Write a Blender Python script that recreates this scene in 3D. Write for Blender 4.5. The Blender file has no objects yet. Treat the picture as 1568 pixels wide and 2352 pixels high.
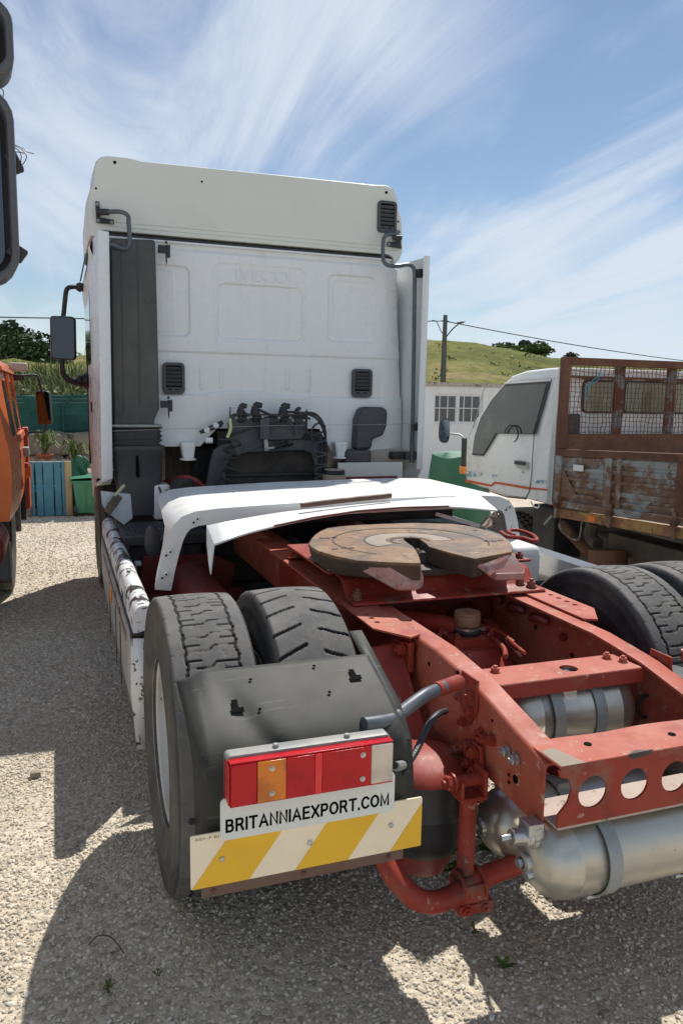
import bpy, bmesh, math, random
from mathutils import Vector, Matrix, Euler, Quaternion, noise
R = math.radians
random.seed(7)
S = bpy.context.scene
COL = S.collection

# ------------------------------------------------------------------ camera
YAW, PIT, ROL = R(19.9519), R(8.4821), R(1.015)
fw = Vector((math.sin(YAW)*math.cos(PIT), math.cos(YAW)*math.cos(PIT), -math.sin(PIT)))
rt = Vector((math.cos(YAW), -math.sin(YAW), 0)); up = rt.cross(fw)
r2 = rt*math.cos(ROL)+up*math.sin(ROL); u2 = -rt*math.sin(ROL)+up*math.cos(ROL)
cam = bpy.data.objects.new('camera', bpy.data.cameras.new('camera')); COL.objects.link(cam)
cam.matrix_world = Matrix(((r2.x,u2.x,-fw.x,-1.533),(r2.y,u2.y,-fw.y,-2.732),(r2.z,u2.z,-fw.z,1.7824),(0,0,0,1)))
cam.data.sensor_fit = 'VERTICAL'; cam.data.sensor_height = 24.0
cam.data.lens = 1786.9959/2352*24.0
cam.data.clip_start = .05; cam.data.clip_end = 2000
S.camera = cam

# ------------------------------------------------------------------ light
SUNV = Vector((.44, .58, 1)).normalized()            # towards the sun
ELEV = math.asin(SUNV.z); AZ = math.atan2(SUNV.x, SUNV.y)
w = bpy.data.worlds.new('World'); S.world = w; w.use_nodes = True
nt = w.node_tree; N = nt.nodes; L = nt.links
N.clear()
out = N.new('ShaderNodeOutputWorld'); bg = N.new('ShaderNodeBackground')
sky = N.new('ShaderNodeTexSky'); sky.sky_type = 'NISHITA'; sky.sun_disc = False
sky.sun_elevation = ELEV; sky.sun_rotation = AZ; sky.air_density = 1.0; sky.dust_density = .1; sky.ozone_density = 2.0
bg.inputs[1].default_value = .056
tc = N.new('ShaderNodeTexCoord'); sep = N.new('ShaderNodeSeparateXYZ'); L.new(tc.outputs['Generated'], sep.inputs[0])
def wmath(op, a, b=None, c=None):
    n = N.new('ShaderNodeMath'); n.operation = op
    for i, v in enumerate((a, b, c)):
        if v is None: continue
        if isinstance(v, (int, float)): n.inputs[i].default_value = v
        else: L.new(v, n.inputs[i])
    return n.outputs[0]
zz = wmath('MAXIMUM', wmath('ADD', sep.outputs[2], .12), .06)
cx_ = wmath('DIVIDE', sep.outputs[0], zz); cy_ = wmath('DIVIDE', sep.outputs[1], zz)
comb = N.new('ShaderNodeCombineXYZ'); L.new(cx_, comb.inputs[0]); L.new(cy_, comb.inputs[1])
mp = N.new('ShaderNodeMapping'); mp.inputs['Rotation'].default_value = (0,0,R(-38)); mp.inputs['Scale'].default_value = (2.6,.62,1); mp.inputs['Location'].default_value = (3.1,1.7,0)
L.new(comb.outputs[0], mp.inputs[0])
n1 = N.new('ShaderNodeTexNoise'); n1.inputs['Scale'].default_value = .75; n1.inputs['Detail'].default_value = 11; n1.inputs['Roughness'].default_value = .60; n1.inputs['Distortion'].default_value = .9
L.new(mp.outputs[0], n1.inputs[0])
n2 = N.new('ShaderNodeTexNoise'); n2.inputs['Scale'].default_value = .35; n2.inputs['Detail'].default_value = 3; n2.inputs['Distortion'].default_value = .2
L.new(comb.outputs[0], n2.inputs[0])
def blob(dx, dy, dz, inner, outer):     # a cloud bank lying in this direction of the sky
    v = Vector((dx,dy,dz)).normalized()
    vm = N.new('ShaderNodeVectorMath'); vm.operation = 'DOT_PRODUCT'; vm.inputs[1].default_value = v
    nrm = N.new('ShaderNodeVectorMath'); nrm.operation = 'NORMALIZE'; L.new(tc.outputs['Generated'], nrm.inputs[0]); L.new(nrm.outputs[0], vm.inputs[0])
    m = N.new('ShaderNodeMapRange'); m.interpolation_type = 'SMOOTHSTEP'
    m.inputs[1].default_value = math.cos(R(outer)); m.inputs[2].default_value = math.cos(R(inner)); L.new(vm.outputs['Value'], m.inputs[0])
    return m.outputs[0]
CL = CLOUD_BANKS = [((0.139,0.907,0.397), 0, 17, .42), ((0.005,0.951,0.31), 0, 13, .34), ((0.262,0.866,0.426), 0, 14, .42), ((0.416,0.811,0.412), 0, 9, .42), ((0.616,0.781,0.107), 0, 10, .70), ((0.486,0.863,0.139), 0, 7, .35), ((-0.03,0.992,0.122), 0, 8, .22), ((0.667,0.689,0.285), 0, 10, .12)]
acc = None
for (d, a, b, k) in CL:
    o = wmath('MULTIPLY', blob(d[0], d[1], d[2], a, b), k)
    acc = o if acc is None else wmath('ADD', acc, o)
base = wmath('ADD', wmath('MULTIPLY', n1.outputs[0], 2.7), wmath('MULTIPLY', n2.outputs[0], .5))
hor = N.new('ShaderNodeMapRange'); hor.interpolation_type = 'SMOOTHSTEP'; L.new(sep.outputs[2], hor.inputs[0])
hor.inputs[1].default_value = .32; hor.inputs[2].default_value = -.02; hor.inputs[3].default_value = 0; hor.inputs[4].default_value = .40
bk_ = N.new('ShaderNodeMapRange'); bk_.interpolation_type = 'SMOOTHSTEP'; L.new(sep.outputs[1], bk_.inputs[0])      # thin cloud added over the unseen sky behind the camera, to brighten shaded sides
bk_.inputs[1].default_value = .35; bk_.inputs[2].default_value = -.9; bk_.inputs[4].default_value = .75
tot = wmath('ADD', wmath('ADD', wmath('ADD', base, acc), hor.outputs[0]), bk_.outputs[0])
cr = N.new('ShaderNodeMapRange'); cr.interpolation_type = 'SMOOTHSTEP'; L.new(tot, cr.inputs[0])
cr.inputs[1].default_value = 1.70; cr.inputs[2].default_value = 2.75; cr.inputs[3].default_value = .06; cr.inputs[4].default_value = .95
mx = N.new('ShaderNodeMix'); mx.data_type = 'RGBA'; L.new(cr.outputs[0], mx.inputs[0]); L.new(sky.outputs[0], mx.inputs[6])
mx.inputs[7].default_value = (7.6, 8.5, 9.7, 1)
L.new(mx.outputs[2], bg.inputs[0]); L.new(bg.outputs[0], out.inputs[0])

sun = bpy.data.objects.new('sun', bpy.data.lights.new('sun', 'SUN')); COL.objects.link(sun)
sun.data.energy = 3.3; sun.data.angle = R(.5); sun.data.color = (1, .955, .89)
sun.rotation_euler = SUNV.to_track_quat('Z', 'Y').to_euler()
S.view_settings.view_transform = 'Standard'; S.view_settings.look = 'None'
S.view_settings.exposure = 0.72; S.view_settings.gamma = 1
S.view_settings.use_curve_mapping = False
S.render.engine = 'CYCLES'

# ------------------------------------------------------------------ materials
MATS = {}
def mat(name, base, rough=.6, metal=0., var=None, spots=None, streak=None, bump=None, coat=0, spec=.5, rvar=.1, trans=0):
    """base colour + broad variation + spots of another colour + fine relief, all in object space"""
    if name in MATS: return MATS[name]
    m = bpy.data.materials.new(name); m.use_nodes = True; t = m.node_tree; n = t.nodes; l = t.links
    b = n['Principled BSDF']; b.inputs['Roughness'].default_value = rough; b.inputs['Metallic'].default_value = metal
    b.inputs['Specular IOR Level'].default_value = spec; b.inputs['Coat Weight'].default_value = coat
    if trans: b.inputs['Transmission Weight'].default_value = trans
    tcn = n.new('ShaderNodeTexCoord'); co = tcn.outputs['Object']
    cur = None
    def colsock(c):
        r = n.new('ShaderNodeRGB'); r.outputs[0].default_value = (*c, 1); return r.outputs[0]
    cur = colsock(base)
    def noise_(scale, detail=4, rough_=.55, dist=0, vec=None, sc=None):
        q = n.new('ShaderNodeTexNoise'); q.inputs['Scale'].default_value = scale; q.inputs['Detail'].default_value = detail
        q.inputs['Roughness'].default_value = rough_; q.inputs['Distortion'].default_value = dist
        src = co
        if sc:
            mm = n.new('ShaderNodeMapping'); mm.inputs['Scale'].default_value = sc; l.new(co, mm.inputs[0]); src = mm.outputs[0]
        l.new(src, q.inputs[0]); return q.outputs[0]
    def ramp(s, a, b_):
        q = n.new('ShaderNodeMapRange'); q.interpolation_type = 'SMOOTHSTEP'; q.inputs[1].default_value = a; q.inputs[2].default_value = b_; l.new(s, q.inputs[0]); return q.outputs[0]
    def mixc(f, a, b_, k=1.):
        if k != 1.:
            q = n.new('ShaderNodeMath'); q.operation = 'MULTIPLY'; q.inputs[1].default_value = k; l.new(f, q.inputs[0]); f = q.outputs[0]
        q = n.new('ShaderNodeMix'); q.data_type = 'RGBA'; l.new(f, q.inputs[0]); l.new(a, q.inputs[6]); l.new(b_, q.inputs[7]); return q.outputs[2]
    roughsock = None
    for v in (var or []):            # (colour, scale, lo, hi, amount)
        cur = mixc(ramp(noise_(v[1], 5, .6, .3), v[2], v[3]), cur, colsock(v[0]), v[4])
    for v in (streak or []):         # (colour, scale xyz, lo, hi, amount)
        cur = mixc(ramp(noise_(1, 6, .6, .1, sc=v[1]), v[2], v[3]), cur, colsock(v[0]), v[4])
    for v in (spots or []):          # small sharp-edged spots / chips
        f = ramp(noise_(v[1], 6, .62, .4), v[2], v[2]+v[3]); cur = mixc(f, cur, colsock(v[0]), v[4])
    l.new(cur, b.inputs['Base Color'])
    rv = ramp(noise_(9, 4), .3, .75)
    q = n.new('ShaderNodeMapRange'); l.new(rv, q.inputs[0]); q.inputs[3].default_value = max(.02, rough-rvar*(rough > .15)); q.inputs[4].default_value = min(1, rough+rvar*(rough > .15)); l.new(q.outputs[0], b.inputs['Roughness'])
    if bump:
        h = noise_(bump[0], 6, .65)
        bp_ = n.new('ShaderNodeBump'); bp_.inputs['Strength'].default_value = bump[1]; bp_.inputs['Distance'].default_value = bump[2] if len(bump) > 2 else .003
        l.new(h, bp_.inputs['Height']); l.new(bp_.outputs[0], b.inputs['Normal'])
    MATS[name] = m; return m

WHITE = mat('white_cab_paint', (.76,.78,.78), .34, var=[((.73,.75,.74), .8, .4, .7, .6)], streak=[((.60,.60,.56),(11,11,.6),.56,.76,.45)], spots=[((.40,.35,.28), 55, .76, .03, .6)])
FAIR = mat('cream_roof_fairing', (.68,.70,.64), .38, var=[((.63,.64,.57), 1.1, .4, .7, .6)], streak=[((.52,.44,.24), (7,7,.35), .66, .80, .55)], spots=[((.2,.18,.15), 60, .75, .03, .6)])
DECKW = mat('white_fairing_paint', (.80,.80,.77), .4, var=[((.76,.75,.70), 2, .45, .75, .5)], spots=[((.38,.30,.22), 42, .73, .03, .7)], streak=[((.52,.47,.40),(3,14,4),.60,.78,.45)])
SKIRTW = mat('peeling_white_paint', (.76,.77,.78), .4, var=[((.68,.68,.64), 4, .4, .7, .5)], spots=[((.07,.06,.05), 12, .575, .012, 1)], bump=(17, .25, .004))
RAILW = mat('flaking_white_rail_paint', (.78,.79,.80), .4, var=[((.68,.68,.64), 4, .4, .7, .5)], spots=[((.045,.04,.032), 7, .545, .012, 1), ((.045,.04,.032), 22, .60, .015, 1)], bump=(17, .25, .004))
SKIRT2 = mat('faded_silver_skirt', (.46,.44,.42), .5, var=[((.34,.30,.26), 5, .4, .7, .6)], streak=[((.60,.52,.42), (20,2,20), .5, .7, .5)])
PLAS = mat('faded_black_plastic', (.050,.052,.052), .55, var=[((.10,.098,.082), 2.2, .35, .75, .8)], spots=[((.20,.20,.19), 38, .66, .05, .35)])
PLAS2 = mat('grey_black_plastic', (.050,.055,.063), .5, var=[((.065,.066,.068), 5, .35, .7, .7)], spots=[((.16,.15,.13), 50, .68, .05, .4)])
GUARD = mat('scuffed_mudguard_plastic', (.030,.032,.030), .62, spec=.28, var=[((.055,.053,.040), 1.6, .38, .7, .6)], streak=[((.13,.13,.115), (5,60,60), .60, .70, .35), ((.12,.12,.10),(70,6,30),.64,.72,.3)], spots=[((.24,.23,.21), 40, .74, .02, .5)], rvar=.02)
RED = mat('red_oxide_chassis_paint', (.29,.036,.021), .5, spec=.3, var=[((.36,.085,.052), 2.6, .45, .75, .55), ((.17,.030,.022), 7, .48, .72, .75), ((.21,.125,.085), 9, .55, .70, .65), ((.05,.03,.025), 6, .60, .75, .7)], spots=[((.40,.29,.21), 26, .64, .05, .7), ((.12,.075,.055), 48, .67, .03, .8)], bump=(60, .22, .002))
REDTOP = mat('sun_faded_red_paint', (.40,.092,.055), .6, spec=.3, var=[((.47,.19,.13), 3.1, .45, .75, .7), ((.27,.050,.034), 8, .50, .70, .65), ((.36,.24,.16), 13, .58, .72, .7)], spots=[((.42,.33,.25), 24, .62, .05, .75), ((.15,.10,.075), 50, .66, .03, .8)], bump=(55, .3, .002))
REDDARK = mat('dark_red_paint', (.20,.025,.025), .45, var=[((.12,.03,.03), 5, .4, .7, .6)], spots=[((.2,.14,.11), 35, .66, .05, .5)])
RUSTP = mat('rusty_coupling_plate', (.215,.112,.048), .58, spec=.35, var=[((.075,.055,.04), 3.4, .42, .60, .9), ((.30,.20,.115), 9, .5, .68, .65)], streak=[((.07,.05,.04),(3,22,8),.58,.68,.6)], spots=[((.07,.045,.03), 24, .58, .06, .85), ((.52,.45,.38), 13, .66, .03, .7)], bump=(45, .45, .003))
PINK = mat('scraped_pink_steel', (.42,.20,.17), .5, var=[((.50,.40,.37), 7, .42, .66, .9)], spots=[((.14,.09,.07), 22, .60, .06, .8)], bump=(40, .4, .003))
GREASE = mat('greasy_dark_iron', (.06,.045,.035), .6, var=[((.12,.08,.055), 6, .4, .7, .8)], bump=(40, .5, .004))
ALU = mat('brushed_aluminium_tank', (.50,.49,.44), .40, .8, var=[((.42,.40,.34), 3, .4, .7, .8)], streak=[((.66,.62,.52), (1.5,16,16), .45, .7, .6)], spots=[((.30,.27,.2), 38, .66, .05, .6)], bump=(20,.12,.002))
GALV = mat('grey_painted_strap', (.30,.32,.31), .5, .2, var=[((.22,.23,.22), 8, .4, .7, .6)], spots=[((.22,.13,.08), 40, .64, .04, .8)])
STEEL = mat('zinc_fitting', (.48,.49,.48), .35, .8, var=[((.3,.3,.28), 20, .4, .7, .6)])
DARKM = mat('black_iron', (.025,.026,.03), .55, .1, var=[((.06,.055,.05), 8, .4, .7, .7)], spots=[((.14,.10,.07), 40, .66, .05, .5)], bump=(50,.3,.002))
BLUEG = mat('grey_blue_dusty_iron', (.055,.065,.075), .6, .1, var=[((.12,.11,.10), 6, .4, .7, .8)], bump=(30,.4,.003))
TUBEG = mat('grey_tube_paint', (.085,.10,.115), .4, .1, var=[((.15,.16,.165), 7, .4, .7, .7)], spots=[((.3,.3,.28), 45, .68, .04, .5)])
TYRE = mat('worn_tyre_tread', (.135,.128,.118), .85, var=[((.085,.085,.085), 7, .35, .65, .9), ((.20,.185,.16), 15, .5, .75, .5)], spots=[((.32,.30,.26), 60, .70, .04, .6)], bump=(70,.4,.002))
SIDEW = mat('tyre_sidewall_rubber', (.035,.037,.042), .6, var=[((.10,.092,.078), 4, .40, .66, .8)], streak=[((.13,.12,.10),(2,9,9),.55,.72,.5)], spots=[((.17,.15,.12), 30, .67, .06, .4)], bump=(40,.25,.002))
RIM = mat('white_rim_paint', (.55,.56,.56), .4, var=[((.45,.40,.32), 5, .42, .7, .7)], spots=[((.12,.07,.04), 20, .66, .03, .9)])
RUBBER = mat('black_rubber', (.02,.021,.024), .5, var=[((.05,.05,.05), 9, .4, .7, .6)])
CREAM = mat('cream_reflective_board', (.86,.75,.56), .42, var=[((.80,.68,.48), 6, .4, .7, .5)])
YEL = mat('yellow_reflective_stripe', (.80,.46,.02), .42, var=[((.70,.40,.02), 6, .4, .7, .5)])
PLATEW = mat('white_number_plate', (.66,.70,.66), .25)
BLACK = mat('black_print', (.006,.006,.006), .9, spec=.05)
LRED = mat('red_lamp_lens', (.50,.005,.012), .26, spec=.35, bump=(260,.35,.001), var=[((.30,.006,.014), 12, .4, .7, .6)])
LREDB = mat('bright_red_reflector', (.75,.004,.010), .1, coat=.6)
LAMB = mat('amber_lamp_lens', (.70,.20,.015), .22, var=[((.38,.09,.015), 14, .42, .7, .8)], bump=(260,.35,.001))
LCLR = mat('dusty_clear_lens', (.66,.56,.46), .2, coat=.5, var=[((.34,.29,.24), 10, .4, .7, .6)])
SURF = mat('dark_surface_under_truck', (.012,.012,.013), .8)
GLASSD = mat('dark_tinted_glass', (.012,.016,.018), .05, spec=.8)
MIRR = mat('mirror_glass', (.07,.09,.115), .03, 1.0)
ORANGE = mat('orange_cab_paint', (.62,.13,.018), .35, var=[((.50,.09,.015), 3, .4, .7, .6)], spots=[((.25,.10,.05), 40, .70, .04, .5)])
ORANGED = mat('dull_orange_red_paint', (.42,.06,.02), .5)
GREYP = mat('grey_fender_plastic', (.11,.12,.13), .55, var=[((.17,.17,.165), 4, .4, .7, .6)])
STW = mat('scratched_white_truck_paint', (.82,.83,.80), .34, var=[((.74,.73,.67), 5, .45, .75, .5)], spots=[((.26,.14,.07), 26, .69, .03, .9)])
RUST = mat('dark_rust', (.135,.058,.038), .78, spec=.3, var=[((.22,.105,.058), 5, .4, .7, .8), ((.075,.042,.033), 12, .5, .75, .7)], bump=(45,.5,.002))
RUSTG = mat('rust_through_blue_grey_paint', (.30,.34,.33), .62, var=[((.19,.09,.045), 4.5, .41, .54, .92), ((.12,.055,.035), 7, .5, .7, .6)], spots=[((.18,.08,.04), 13, .52, .08, .9), ((.42,.34,.24), 22, .60, .05, .65)], bump=(40,.5,.002))
RUSTY = mat('rusty_yellow_beam', (.42,.24,.07), .65, var=[((.26,.11,.05), 4, .42, .6, .9)], spots=[((.17,.07,.04), 16, .56, .05, .9)], bump=(40,.5,.002))
STRIPE = mat('orange_stripe_paint', (.62,.10,.03), .4)
STRIPEB = mat('faded_blue_stripe', (.18,.33,.45), .4, spots=[((.70,.70,.66), 22, .50, .05, 1)])
AMBER = mat('amber_marker', (.75,.26,.03), .25)
MUD = mat('dusty_mechanical_parts', (.10,.085,.065), .8, var=[((.17,.145,.115), 5, .4, .7, .8)], bump=(30,.6,.006))
GREENB = mat('green_bin_plastic', (.035,.19,.105), .45, var=[((.06,.24,.15), 4, .4, .7, .5)])
GREENM = mat('dark_green_screen', (.008,.075,.060), .8, streak=[((.020,.12,.095), (2,2,26), .45, .7, .6)])
GREENT = mat('green_tarpaulin', (.03,.13,.075), .6, var=[((.05,.18,.11), 3, .4, .7, .6)])
BLUEW = mat('blue_pallet_paint', (.055,.20,.30), .75, var=[((.09,.26,.35), 6, .4, .7, .7)], spots=[((.30,.28,.22), 22, .64, .05, .6)])
WOOD = mat('bare_pallet_wood', (.42,.33,.20), .8, streak=[((.30,.22,.13), (20,20,2), .45, .65, .7)])
GWOOD = mat('grey_weathered_wood', (.20,.18,.15), .85, streak=[((.12,.11,.09), (20,20,2), .45, .65, .7)])
TERRA = mat('terracotta', (.40,.12,.055), .75, var=[((.30,.09,.045), 9, .4, .7, .6)])
STONE = mat('rough_limestone', (.30,.26,.20), .9, var=[((.20,.17,.13), 4, .4, .65, .8), ((.40,.36,.29), 9, .5, .7, .6)], bump=(14,.9,.02))
WALLW = mat('white_rendered_wall', (.74,.74,.74), .8, var=[((.66,.66,.65), 2, .4, .7, .5)], bump=(60,.2,.002))
POLEM = mat('concrete_pole', (.16,.15,.14), .85, var=[((.11,.10,.095), 3, .4, .7, .6)])
LEAF = mat('leaf_green', (.075,.12,.025), .65, var=[((.12,.16,.035), 4, .4, .7, .8)], spec=.25)
LEAFD = mat('dark_evergreen', (.045,.070,.028), .7, var=[((.08,.11,.045), 1.2, .4, .7, .8)], spec=.2)
REED = mat('reed_green', (.13,.17,.055), .7, var=[((.26,.24,.12), 3, .45, .7, .8), ((.07,.11,.03), 1.3, .45, .65, .6)], spec=.2)
DRY = mat('dry_grass', (.34,.28,.16), .8, spec=.2)
BARK = mat('brown_stem', (.10,.075,.05), .9)
YELC = mat('yellow_hose_spring', (.60,.58,.30), .5)

# ------------------------------------------------------------------ mesh helpers
class MB:
    def __init__(s): s.v = []; s.f = []
    def add(s, vs, fs):
        o = len(s.v); s.v += [tuple(v) for v in vs]; s.f += [tuple(i+o for i in f) for f in fs]; return s
    def box(s, c, d, rot=None):
        hx, hy, hz = d[0]/2, d[1]/2, d[2]/2
        vs = [Vector((x,y,z)) for x in (-hx,hx) for y in (-hy,hy) for z in (-hz,hz)]
        if rot is not None:
            M = rot if isinstance(rot, Matrix) else Euler(rot).to_matrix()
            vs = [M@v for v in vs]
        c = Vector(c); vs = [v+c for v in vs]
        return s.add(vs, [(0,1,3,2),(4,6,7,5),(0,4,5,1),(2,3,7,6),(0,2,6,4),(1,5,7,3)])
    def b2(s, a, b):
        return s.box([(a[i]+b[i])/2 for i in range(3)], [abs(b[i]-a[i]) for i in range(3)])
    def bar(s, a, b, wd, ht, upv=(0,0,1)):
        a = Vector(a); b = Vector(b); d = (b-a); ln = d.length; d.normalize()
        x = d.cross(Vector(upv)); 
        if x.length < 1e-4: x = d.cross(Vector((1,0,0)))
        x.normalize(); z = x.cross(d)
        M = Matrix((x, d, z)).transposed()
        return s.box((a+b)/2, (wd, ln, ht), M)
    def tube(s, pts, r, n=10, caps=True, closed=False):
        pts = [Vector(p) for p in pts]; k = len(pts)
        rs = r if isinstance(r, (list, tuple)) else [r]*k
        rings = []; prev = None
        for i, p in enumerate(pts):
            if closed: t = pts[(i+1) % k]-pts[i-1]
            else: t = pts[min(i+1,k-1)]-pts[max(i-1,0)]
            t.normalize()
            if prev is None:
                a = t.orthogonal().normalized()
            else:
                a = (prev-t*prev.dot(t)); a = a.normalized() if a.length > 1e-5 else t.orthogonal().normalized()
            prev = a; b = t.cross(a)
            rings.append([p+(a*math.cos(q)+b*math.sin(q))*rs[i] for q in [2*math.pi*j/n for j in range(n)]])
        vs = [v for rg in rings for v in rg]; fs = []
        for i in range(k if closed else k-1):
            i2 = (i+1) % k
            for j in range(n): fs.append((i*n+j, i*n+(j+1)%n, i2*n+(j+1)%n, i2*n+j))
        if caps and not closed: fs.append(tuple(range(n-1,-1,-1))); fs.append(tuple((k-1)*n+j for j in range(n)))
        return s.add(vs, fs)
    def lathe(s, prof, o, ax, n=24, caps=True):
        """prof: (radius, height along ax) from origin o"""
        o = Vector(o); ax = Vector(ax).normalized(); a = ax.orthogonal().normalized(); b = ax.cross(a)
        vs = [o+ax*h+(a*math.cos(2*math.pi*j/n)+b*math.sin(2*math.pi*j/n))*r for r, h in prof for j in range(n)]
        fs = [(i*n+j, i*n+(j+1)%n, (i+1)*n+(j+1)%n, (i+1)*n+j) for i in range(len(prof)-1) for j in range(n)]
        if caps: fs.append(tuple(range(n-1,-1,-1))); fs.append(tuple((len(prof)-1)*n+j for j in range(n)))
        return s.add(vs, fs)
    def cyl(s, a, b, r, n=16, r2=None):
        a = Vector(a); b = Vector(b); return s.lathe([(r,0),(r if r2 is None else r2,(b-a).length)], a, b-a, n)
    def hexb(s, p, ax, r=.014, h=.012):
        p = Vector(p); ax = Vector(ax).normalized()
        s.lathe([(r*1.25,0),(r*1.25,h*.3)], p, ax, 14); s.lathe([(r,h*.3),(r,h*1.2),(r*.85,h*1.35)], p, ax, 6)
        return s.lathe([(r*.5,h*1.35),(r*.5,h*1.9)], p, ax, 8)
    def plate(s, pts, vec):
        vec = Vector(vec); k = len(pts); a = [Vector(p) for p in pts]; b = [p+vec for p in a]
        return s.add(a+b, [tuple(range(k-1,-1,-1)), tuple(range(k,2*k))]+[(i,(i+1)%k,k+(i+1)%k,k+i) for i in range(k)])
    def strip(s, A, B, th=(0,0,-.004)):
        """closed sheet between two point rows"""
        k = len(A); th = Vector(th); A = [Vector(p) for p in A]; B = [Vector(p) for p in B]
        vs = A+B+[p+th for p in A]+[p+th for p in B]; fs = []
        for i in range(k-1):
            fs += [(i,i+1,k+i+1,k+i), (2*k+i,3*k+i,3*k+i+1,2*k+i+1), (i,2*k+i,2*k+i+1,i+1), (k+i,k+i+1,3*k+i+1,3*k+i)]
        fs += [(0,k,3*k,2*k), (k-1,3*k-1,4*k-1,2*k-1)]
        return s.add(vs, fs)
    def grid(s, rows, closed_u=False):
        k = len(rows[0]); vs = [p for r_ in rows for p in r_]; fs = []
        for i in range(len(rows)-1):
            for j in range(k if closed_u else k-1):
                fs.append((i*k+j, i*k+(j+1)%k, (i+1)*k+(j+1)%k, (i+1)*k+j))
        return s.add(vs, fs)
    def mesh(s, name, m, angle=35):
        me = bpy.data.meshes.new(name); me.from_pydata(s.v, [], s.f); me.materials.append(m)
        bm = bmesh.new(); bm.from_mesh(me); bmesh.ops.recalc_face_normals(bm, faces=bm.faces); bm.to_mesh(me); bm.free()
        me.polygons.foreach_set('use_smooth', [True]*len(me.polygons)); me.set_sharp_from_angle(angle=R(angle)); me.update()
        return me
    def build(s, name, m, parent=None, bev=0, seg=2, angle=35, label=None):
        return obj(name, s.mesh(name, m, angle), parent, bev, seg, label)
def obj(name, me, parent=None, bev=0, seg=2, label=None):
    o = bpy.data.objects.new(name, me); COL.objects.link(o)
    if parent is not None: o.parent = parent
    if bev:
        md = o.modifiers.new('bevel', 'BEVEL'); md.width = bev; md.segments = seg; md.limit_method = 'ANGLE'; md.angle_limit = R(40); md.harden_normals = False
    if label: o['label'] = label
    return o
def thing(name, label, cat, loc=(0,0,0), group=None):
    o = bpy.data.objects.new(name, None); o.empty_display_size = .1; COL.objects.link(o); o.location = loc
    o['label'] = label; o['category'] = cat
    if group: o['group'] = group
    return o
def part_of(root, o):      # world-built mesh under an empty that is not at the origin
    o.parent = root; o.matrix_parent_inverse = Matrix.Translation(-Vector(root.location)); return o
def tag(o, label, cat, group=None):
    o['label'] = label; o['category'] = cat
    if group: o['group'] = group
    return o
def copy_tree(o, parent=None):
    c = o.copy(); COL.objects.link(c)
    if parent is not None: c.parent = parent
    for ch in list(o.children): copy_tree(ch, c)
    return c
def empty_part(name, parent, loc):
    o = bpy.data.objects.new(name, None); o.empty_display_size = .05; COL.objects.link(o); o.parent = parent; o.location = loc; return o
def curve_plate(outline, holes, th, M, m, name='plate', bev=0, parent=None):
    """flat plate with holes: 2D outline / hole loops, thickness th, placed by matrix M"""
    cu = bpy.data.curves.new(name, 'CURVE'); cu.dimensions = '2D'; cu.fill_mode = 'BOTH'; cu.extrude = th/2; cu.bevel_depth = bev; cu.bevel_resolution = 1; cu.offset = -bev
    for loop in [outline]+holes:
        sp = cu.splines.new('POLY'); sp.points.add(len(loop)-1); sp.use_cyclic_u = True
        for p, q in zip(sp.points, loop): p.co = (q[0], q[1], 0, 1)
    t = bpy.data.objects.new('tmp', cu); me = bpy.data.meshes.new_from_object(t); bpy.data.objects.remove(t); bpy.data.curves.remove(cu)
    me.transform(M); me.materials.clear(); me.materials.append(m)
    me.polygons.foreach_set('use_smooth', [True]*len(me.polygons)); me.set_sharp_from_angle(angle=R(35)); me.name = name
    return obj(name, me, parent)
def circle2(cx, cy, r, n=24): return [(cx+r*math.cos(2*math.pi*i/n), cy+r*math.sin(2*math.pi*i/n)) for i in range(n)]
def rrect(x0, y0, x1, y1, r, n=5):
    pts = []
    for cx, cy, a in ((x1-r,y1-r,0),(x0+r,y1-r,90),(x0+r,y0+r,180),(x1-r,y0+r,270)):
        for i in range(n+1): q = R(a+90*i/n); pts.append((cx+r*math.cos(q), cy+r*math.sin(q)))
    return pts
MXZ = Matrix(((1,0,0,0),(0,0,-1,0),(0,1,0,0),(0,0,0,1)))      # 2D (x,y) -> world (x,z), normal -y
def text_mesh(txt, size, th, M, m, name, parent, width=None, bold=0.0):
    cu = bpy.data.curves.new(name, 'FONT'); cu.body = txt; cu.size = size; cu.extrude = th; cu.offset = bold; cu.align_x = 'LEFT'
    t = bpy.data.objects.new('tmp', cu); me = bpy.data.meshes.new_from_object(t); bpy.data.objects.remove(t)
    xs = [v.co.x for v in me.vertices]; k = 1
    if width: k = width/(max(xs)-min(xs))
    me.transform(Matrix.Translation((-min(xs)*k,0,0))@Matrix.Diagonal((k,1,1,1))); me.transform(M)
    me.materials.clear(); me.materials.append(m); me.name = name
    return obj(name, me, parent)
def smooth_path(pts, n=6):
    """Catmull-Rom through the points"""
    P = [Vector(p) for p in pts]; P = [P[0]*2-P[1]]+P+[P[-1]*2-P[-2]]; o = []
    for i in range(1, len(P)-2):
        for j in range(n):
            t = j/n; a, b, c, d = P[i-1:i+3]
            o.append(.5*((2*b)+(c-a)*t+(2*a-5*b+4*c-d)*t*t+(3*b-a-3*c+d)*t**3))
    o.append(P[-2]); return o
def ss(a, b, x):
    t = min(1, max(0, (x-a)/(b-a))); return t*t*(3-2*t)

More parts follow.
